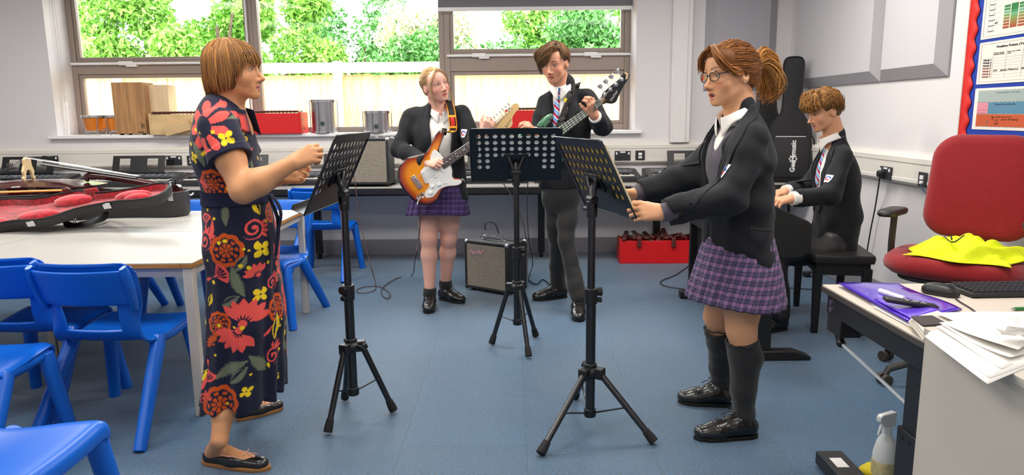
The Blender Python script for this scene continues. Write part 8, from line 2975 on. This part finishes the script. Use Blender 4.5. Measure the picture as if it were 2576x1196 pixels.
def bass_guitar(G, x0, x1):
    g = thing('bass_guitar', 'green bass guitar with a black headstock held by the tall boy', 'guitar', rot=G)
    ol = [(-.24, .0), (-.225, .085), (-.17, .145), (-.09, .160), (-.02, .130), (.03, .115), (.075, .125), (.13, .14), (.185, .135), (.19, .115), (.14, .092), (.105, .06), (.11, -.04), (.095, -.085), (.13, -.13), (.125, -.165), (.08, -.165), (.02, -.130), (-.03, -.130), (-.11, -.170), (-.18, -.150), (-.225, -.09)]
    sp = [(p.x, p.y) for p in spline([Vector((a, b, 0)) for a, b in ol + ol[:1]], 4)][:-1]
    rings = []
    for k, z in ((.9, -.021), (.975, -.016), (1, -.008), (1, .008), (.975, .016), (.9, .021)):
        rings.append([((x + .04) * k - .04, y * k, z) for x, y in sp])
    part('body_wood', MB().loft(rings), mat('metallic_green', '3f7a55', .2, metal=.35, coat=.8), g, smooth=60)
    part('bridge', MB().box((-.15, 0, .025), (.05, .075, .012)), M_chrome, g, bevel=.002)
    for x in (-.02, -.085):
        part('pickup', MB().prism(rrect(.03, .095, .006), .021, .029, Matrix.Translation((x, 0, 0))), M_black, g, smooth=0, bevel=.001)
    L_ = x1
    nk = MB().tube([(.08, 0, .016), (.2, 0, .014), (L_ - .02, 0, .012), (L_ + .03, 0, .006)], [(.031, .013), (.029, .0125), (.022, .011), (.020, .009)], 12, flat=(0, 0, 1))
    part('neck', nk, mat('neck_dark_maple', '8a6238', .35, coat=.4), g, smooth=50)
    fb = part('fingerboard', MB().loft([[(.06, -.031, .024), (.06, .031, .024), (.06, .031, .030), (.06, -.031, .030)], [(L_, -.021, .020), (L_, .021, .020), (L_, .021, .026), (L_, -.021, .026)]]), mat('fingerboard_greenish', '4a5a48', .4, noise=.15, nscale=50), g, smooth=0)
    fr = MB()
    sc = L_ + .15
    for k in range(20):
        x = L_ - sc * (1 - 2 ** (-(k + 1) / 12))
        if x < .065:
            break
        t = (x - .06) / (L_ - .06)
        w, z = .031 - .010 * t, .030 - .004 * t
        fr.cyl((x, -w, z), (x, w, z), .0014, n=6)
    part('frets', fr, M_wkey, fb)
    hd = [(L_, -.021), (L_ + .02, -.026), (L_ + .045, -.048), (L_ + .075, -.054), (L_ + .115, -.030), (L_ + .17, -.004), (L_ + .215, .016), (L_ + .235, .040), (L_ + .228, .058), (L_ + .20, .056), (L_ + .165, .046), (L_ + .11, .044), (L_ + .04, .038), (L_ + .02, .026), (L_, .021)]
    hs = [(p.x, p.y) for p in spline([Vector((a, b, 0)) for a, b in hd], 3)]
    part('headstock', MB().prism(hs, -.002, .014), mat('headstock_black', '131417', .22, coat=.6), g, smooth=0, bevel=.0015)
    tipm = MB().prism([(L_ + .198, .018), (L_ + .214, .018), (L_ + .234, .040), (L_ + .227, .0575), (L_ + .212, .0562), (L_ + .218, .042)], .0138, .0148)
    part('headstock_tip', tipm, M_bridge, g, smooth=0)
    M_ = Matrix.Translation((L_ + .055, -.030, .0143)) @ Matrix.Rotation(rad(20), 4, 'Z')
    hm = MB()
    for k in range(7):
        hm.box((k * .0105, 0, 0), (.0028, .013, .0006), M_).box((k * .0105 + .003, .0045 - .004 * (k % 3), 0), (.0055, .0026, .0006), M_)
    part('headstock_marks', hm, M_wkey, g, smooth=0)
    pm, km = MB(), MB()
    for k in range(4):
        x, y = L_ + .045 + k * .045, .022 + k * .004
        pm.lathe([(.013, .014), (.013, .016), (.006, .017), (.006, .032), (.001, .033)], 14, Matrix.Translation((x, y, 0)))
        km.cyl((x, y + .012, .004), (x, y + .045, .002), .003, n=8)
        km.tube([(x, y + .043, .002), (x, y + .052, .002), (x, y + .072, .002)], [(.006, .003), (.014, .004), (.018, .003)], 10, flat=(0, 0, 1))
    part('string_posts', pm, M_chrome, g)
    part('tuning_keys', km, M_chrome, g)
    sm = MB()
    for k in range(4):
        sm.tube([(-.14, -.028 + k * .0187, .036), (L_, -.015 + k * .010, .029), (L_ + .045 + k * .045, .022 + k * .004, .024)], .0013, 5)
    part('strings', sm, M_chrome, g)
    return g
bassist()
# ---------------------------------------------------------------- the boy at the piano
def pianist():
    Y = 4.40
    R = person('curly haired boy in a dark blazer seated at the digital piano', P(2103, 640, Y))
    f = Vector((-1, -.06, 0)).normalized()
    rt = f.cross(Vector((0, 0, 1)))
    H = Frame(P(2073, 278, Y - .02), (-.93, -.16, -.30), (-.30, -.06, .95), .98)
    F = Field()
    head_field(F, H, jaw=.92, nose=.7, neck=.048, lid=.35)
    nb = P(2096, 355, Y)
    F.cone(H(0, -.03, -.08), nb, .048, .058, .03)
    sL, eL, wL = P(2120, 388, 4.24), P(2090, 492, 4.14), P(1990, 500, 4.08)
    sR, eR, wR = P(2083, 380, 4.56), P(2038, 470, 4.62), P(1975, 482, 4.46)
    F.cone(sR, sL, .045, .045, .05)
    torso(F, [P(2100, 440, Y), P(2106, 540, Y), P(2100, 610, Y)], [.13, .11, .14], [.09, .085, .11], f)
    for s_, e_, w_ in ((sL, eL, wL), (sR, eR, wR)):
        F.chain([s_ + Vector((0, 0, -.03)), e_], [.036, .035], .03)
        F.chain([e_, w_], [.036, .026], .03)
    hand(F, wL, P(1958, 506, 4.06) - wL, (-.15, .25, -.95), 1, [(35, 35, 25), (40, 38, 25), (42, 38, 25), (45, 38, 25)], .95, tout=40)
    hand(F, wR, P(1945, 490, 4.42) - wR, (-.15, .25, -.95), -1, [(35, 35, 25)] * 4, .95, tout=40)
    hL, hR = P(2088, 630, 4.28), P(2088, 630, 4.55)
    kL, kR = P(1950, 640, 4.25), P(1950, 630, 4.62)
    aL, aR = Vector((kL.x + .02, kL.y - .05, .10)), Vector((kR.x + .02, kR.y + .02, .10))
    for h_, k_, a_ in ((hL, kL, aL), (hR, kR, aR)):
        F.chain([h_, k_, a_], [.07, .05, .036], .03)
    def col(V):
        return head_paint(H, V, 'd59c78', '5a3e26', 'b4685c', blush=.12, lid=.4, lash=.9)
    fine = [near_box([H(0, 0, 0), H(0, 0, -.08)], .13) + (.0027,), near_box([wL, P(1945, 512, 4.05), wR], .06) + (.0027,)]
    body_mesh(R, F, .008, fine, col, M_skin)
    for x in (-1, 1):
        eye(H, x, R, (0, 0, -.4), '3c3a34')
    chest, waist, hem = P(2102, 445, Y), P(2106, 540, Y), P(2094, 618, Y)
    op = [(chest + f * .15 + Vector((0, 0, .18)), waist + f * .16, .072, .012, .6)]
    o, T, V = blazer(R, f, None, P(2102, 335, Y), chest, waist, hem + Vector((0, 0, -.01)), (sL, sR), (eL, eR), (wL + (eL - wL) * .10, wR + (eR - wR) * .10), ([.172, .160, .168], [.122, .126, .142]), open_=op, rs=(.064, .058, .048), seed=33)
    near = -rt
    for sg in (-1, 1):
        sd = near * -sg
        a = [P(2104, 330, Y) + sd * .055, chest + f * .09 + sd * .055 + Vector((0, 0, .10)), waist + f * .13 + sd * .012 + Vector((0, 0, .03))]
        b = [P(2110, 335, Y) + sd * .078, chest + f * .06 + sd * .110 + Vector((0, 0, .09)), waist + f * .12 + sd * .026 + Vector((0, 0, .02))]
        part('lapel', drape(T, band(a, b), 20, 6, f + sd * .7, .0045), M_lapel, o, world=True, smooth=60, solid=.002)
    s_, TS = shirt(R, f, P(2098, 352, Y), chest, waist, [.142, .135], [.104, .102])
    collar_band(R, H, P(2092, 352, Y), .060, .042, .35, M_shirt, f, flare=.016, gap=.12, pts=.045)
    tie(R, TS, P(2066, 362, Y), P(2044, 470, Y), f + near * .35)
    q, qn = seen(T, 2083, 450)
    crest(T, q, qn.cross(Vector((0, 0, 1))) * -1, (0, 0, 1), qn, o, .85)
    for e_, w_ in ((eL, wL), (eR, wR)):
        part('shirt_cuff', MB().tube([e_.lerp(w_, .82), e_.lerp(w_, .99)], [.042, .040], 24), M_shirt, R, world=True, smooth=60)
    trousers(R, f, P(2096, 600, Y), [(hL, kL, aL), (hR, kR, aR)], P(2100, 560, Y), .085, 9, .008, (.15, .12), M_pno)
    for a_ in (aL, aR):
        a0 = Vector((a_.x, a_.y, 0))
        d = Vector((-.9, -.3, 0)).normalized()
        shoe(R, a0 - d * .07, a0 + d * .19, .094, M_shoe, M_soleb, top=.085)
    def fringe(rng, ph):
        o_ = Vector(rng.normal(0, .008, 3))
        t = ph / 80
        x1 = .080 * t
        a1 = rng.uniform(0, 6)
        pts = spline([Vector((x1 * .4, .03, .125)) + o_, Vector((x1 * .8, .075, .112)) + o_, Vector((x1, .112 - 6 * x1 * x1, .078)) + o_, Vector((x1 * 1.05, .120 - 7 * x1 * x1, .048)) + o_, Vector((x1 * 1.0, .108 - 7 * x1 * x1, .026 + .01 * rng.random())) + o_], 3)
        return [H(*(p + Vector((.006 * math.sin(k * 1.3 + a1), .004 * math.cos(k * 1.5 + a1), .005 * math.sin(k * 1.1 + a1 * 2))))) for k, p in enumerate(pts)]
    short_hair(R, H, '5e3f20', '94662f', 41, 900, fringe, curl=.007, sides=.014, vol=1.08, fr=80)
pianist()
# cables of the floor amplifier
def lead(label, pts, r=.0045):
    o = part('amplifier_lead', MB().tube(spline(pts, 6), r, 6), M_cable)
    return tag(o, label, 'cable')
ax = Vector((-.125, 5.28, 0))
lead('short black lead curling over the top of the floor amplifier', [P(1222, 580, 5.42), P(1220, 566, 5.42), P(1232, 558, 5.42), P(1246, 565, 5.42), P(1252, 580, 5.42), P(1254, 588, 5.42)])
lead('black cable hanging from the worktop behind the middle music stand', [P(1328, 455, 5.86), P(1326, 520, 5.84), P(1330, 600, 5.8), P(1340, 660, 5.8), P(1333, 690, 5.75), PZ(1330, 705, .01), PZ(1350, 716, .01), PZ(1365, 704, .01), PZ(1385, 718, .01)])
lead('black cable running down from the worktop to the floor amplifier', [P(1265, 460, 5.86), P(1290, 500, 5.8), P(1318, 570, 5.7), P(1326, 650, 5.6), PZ(1322, 712, .01), PZ(1300, 722, .01)])
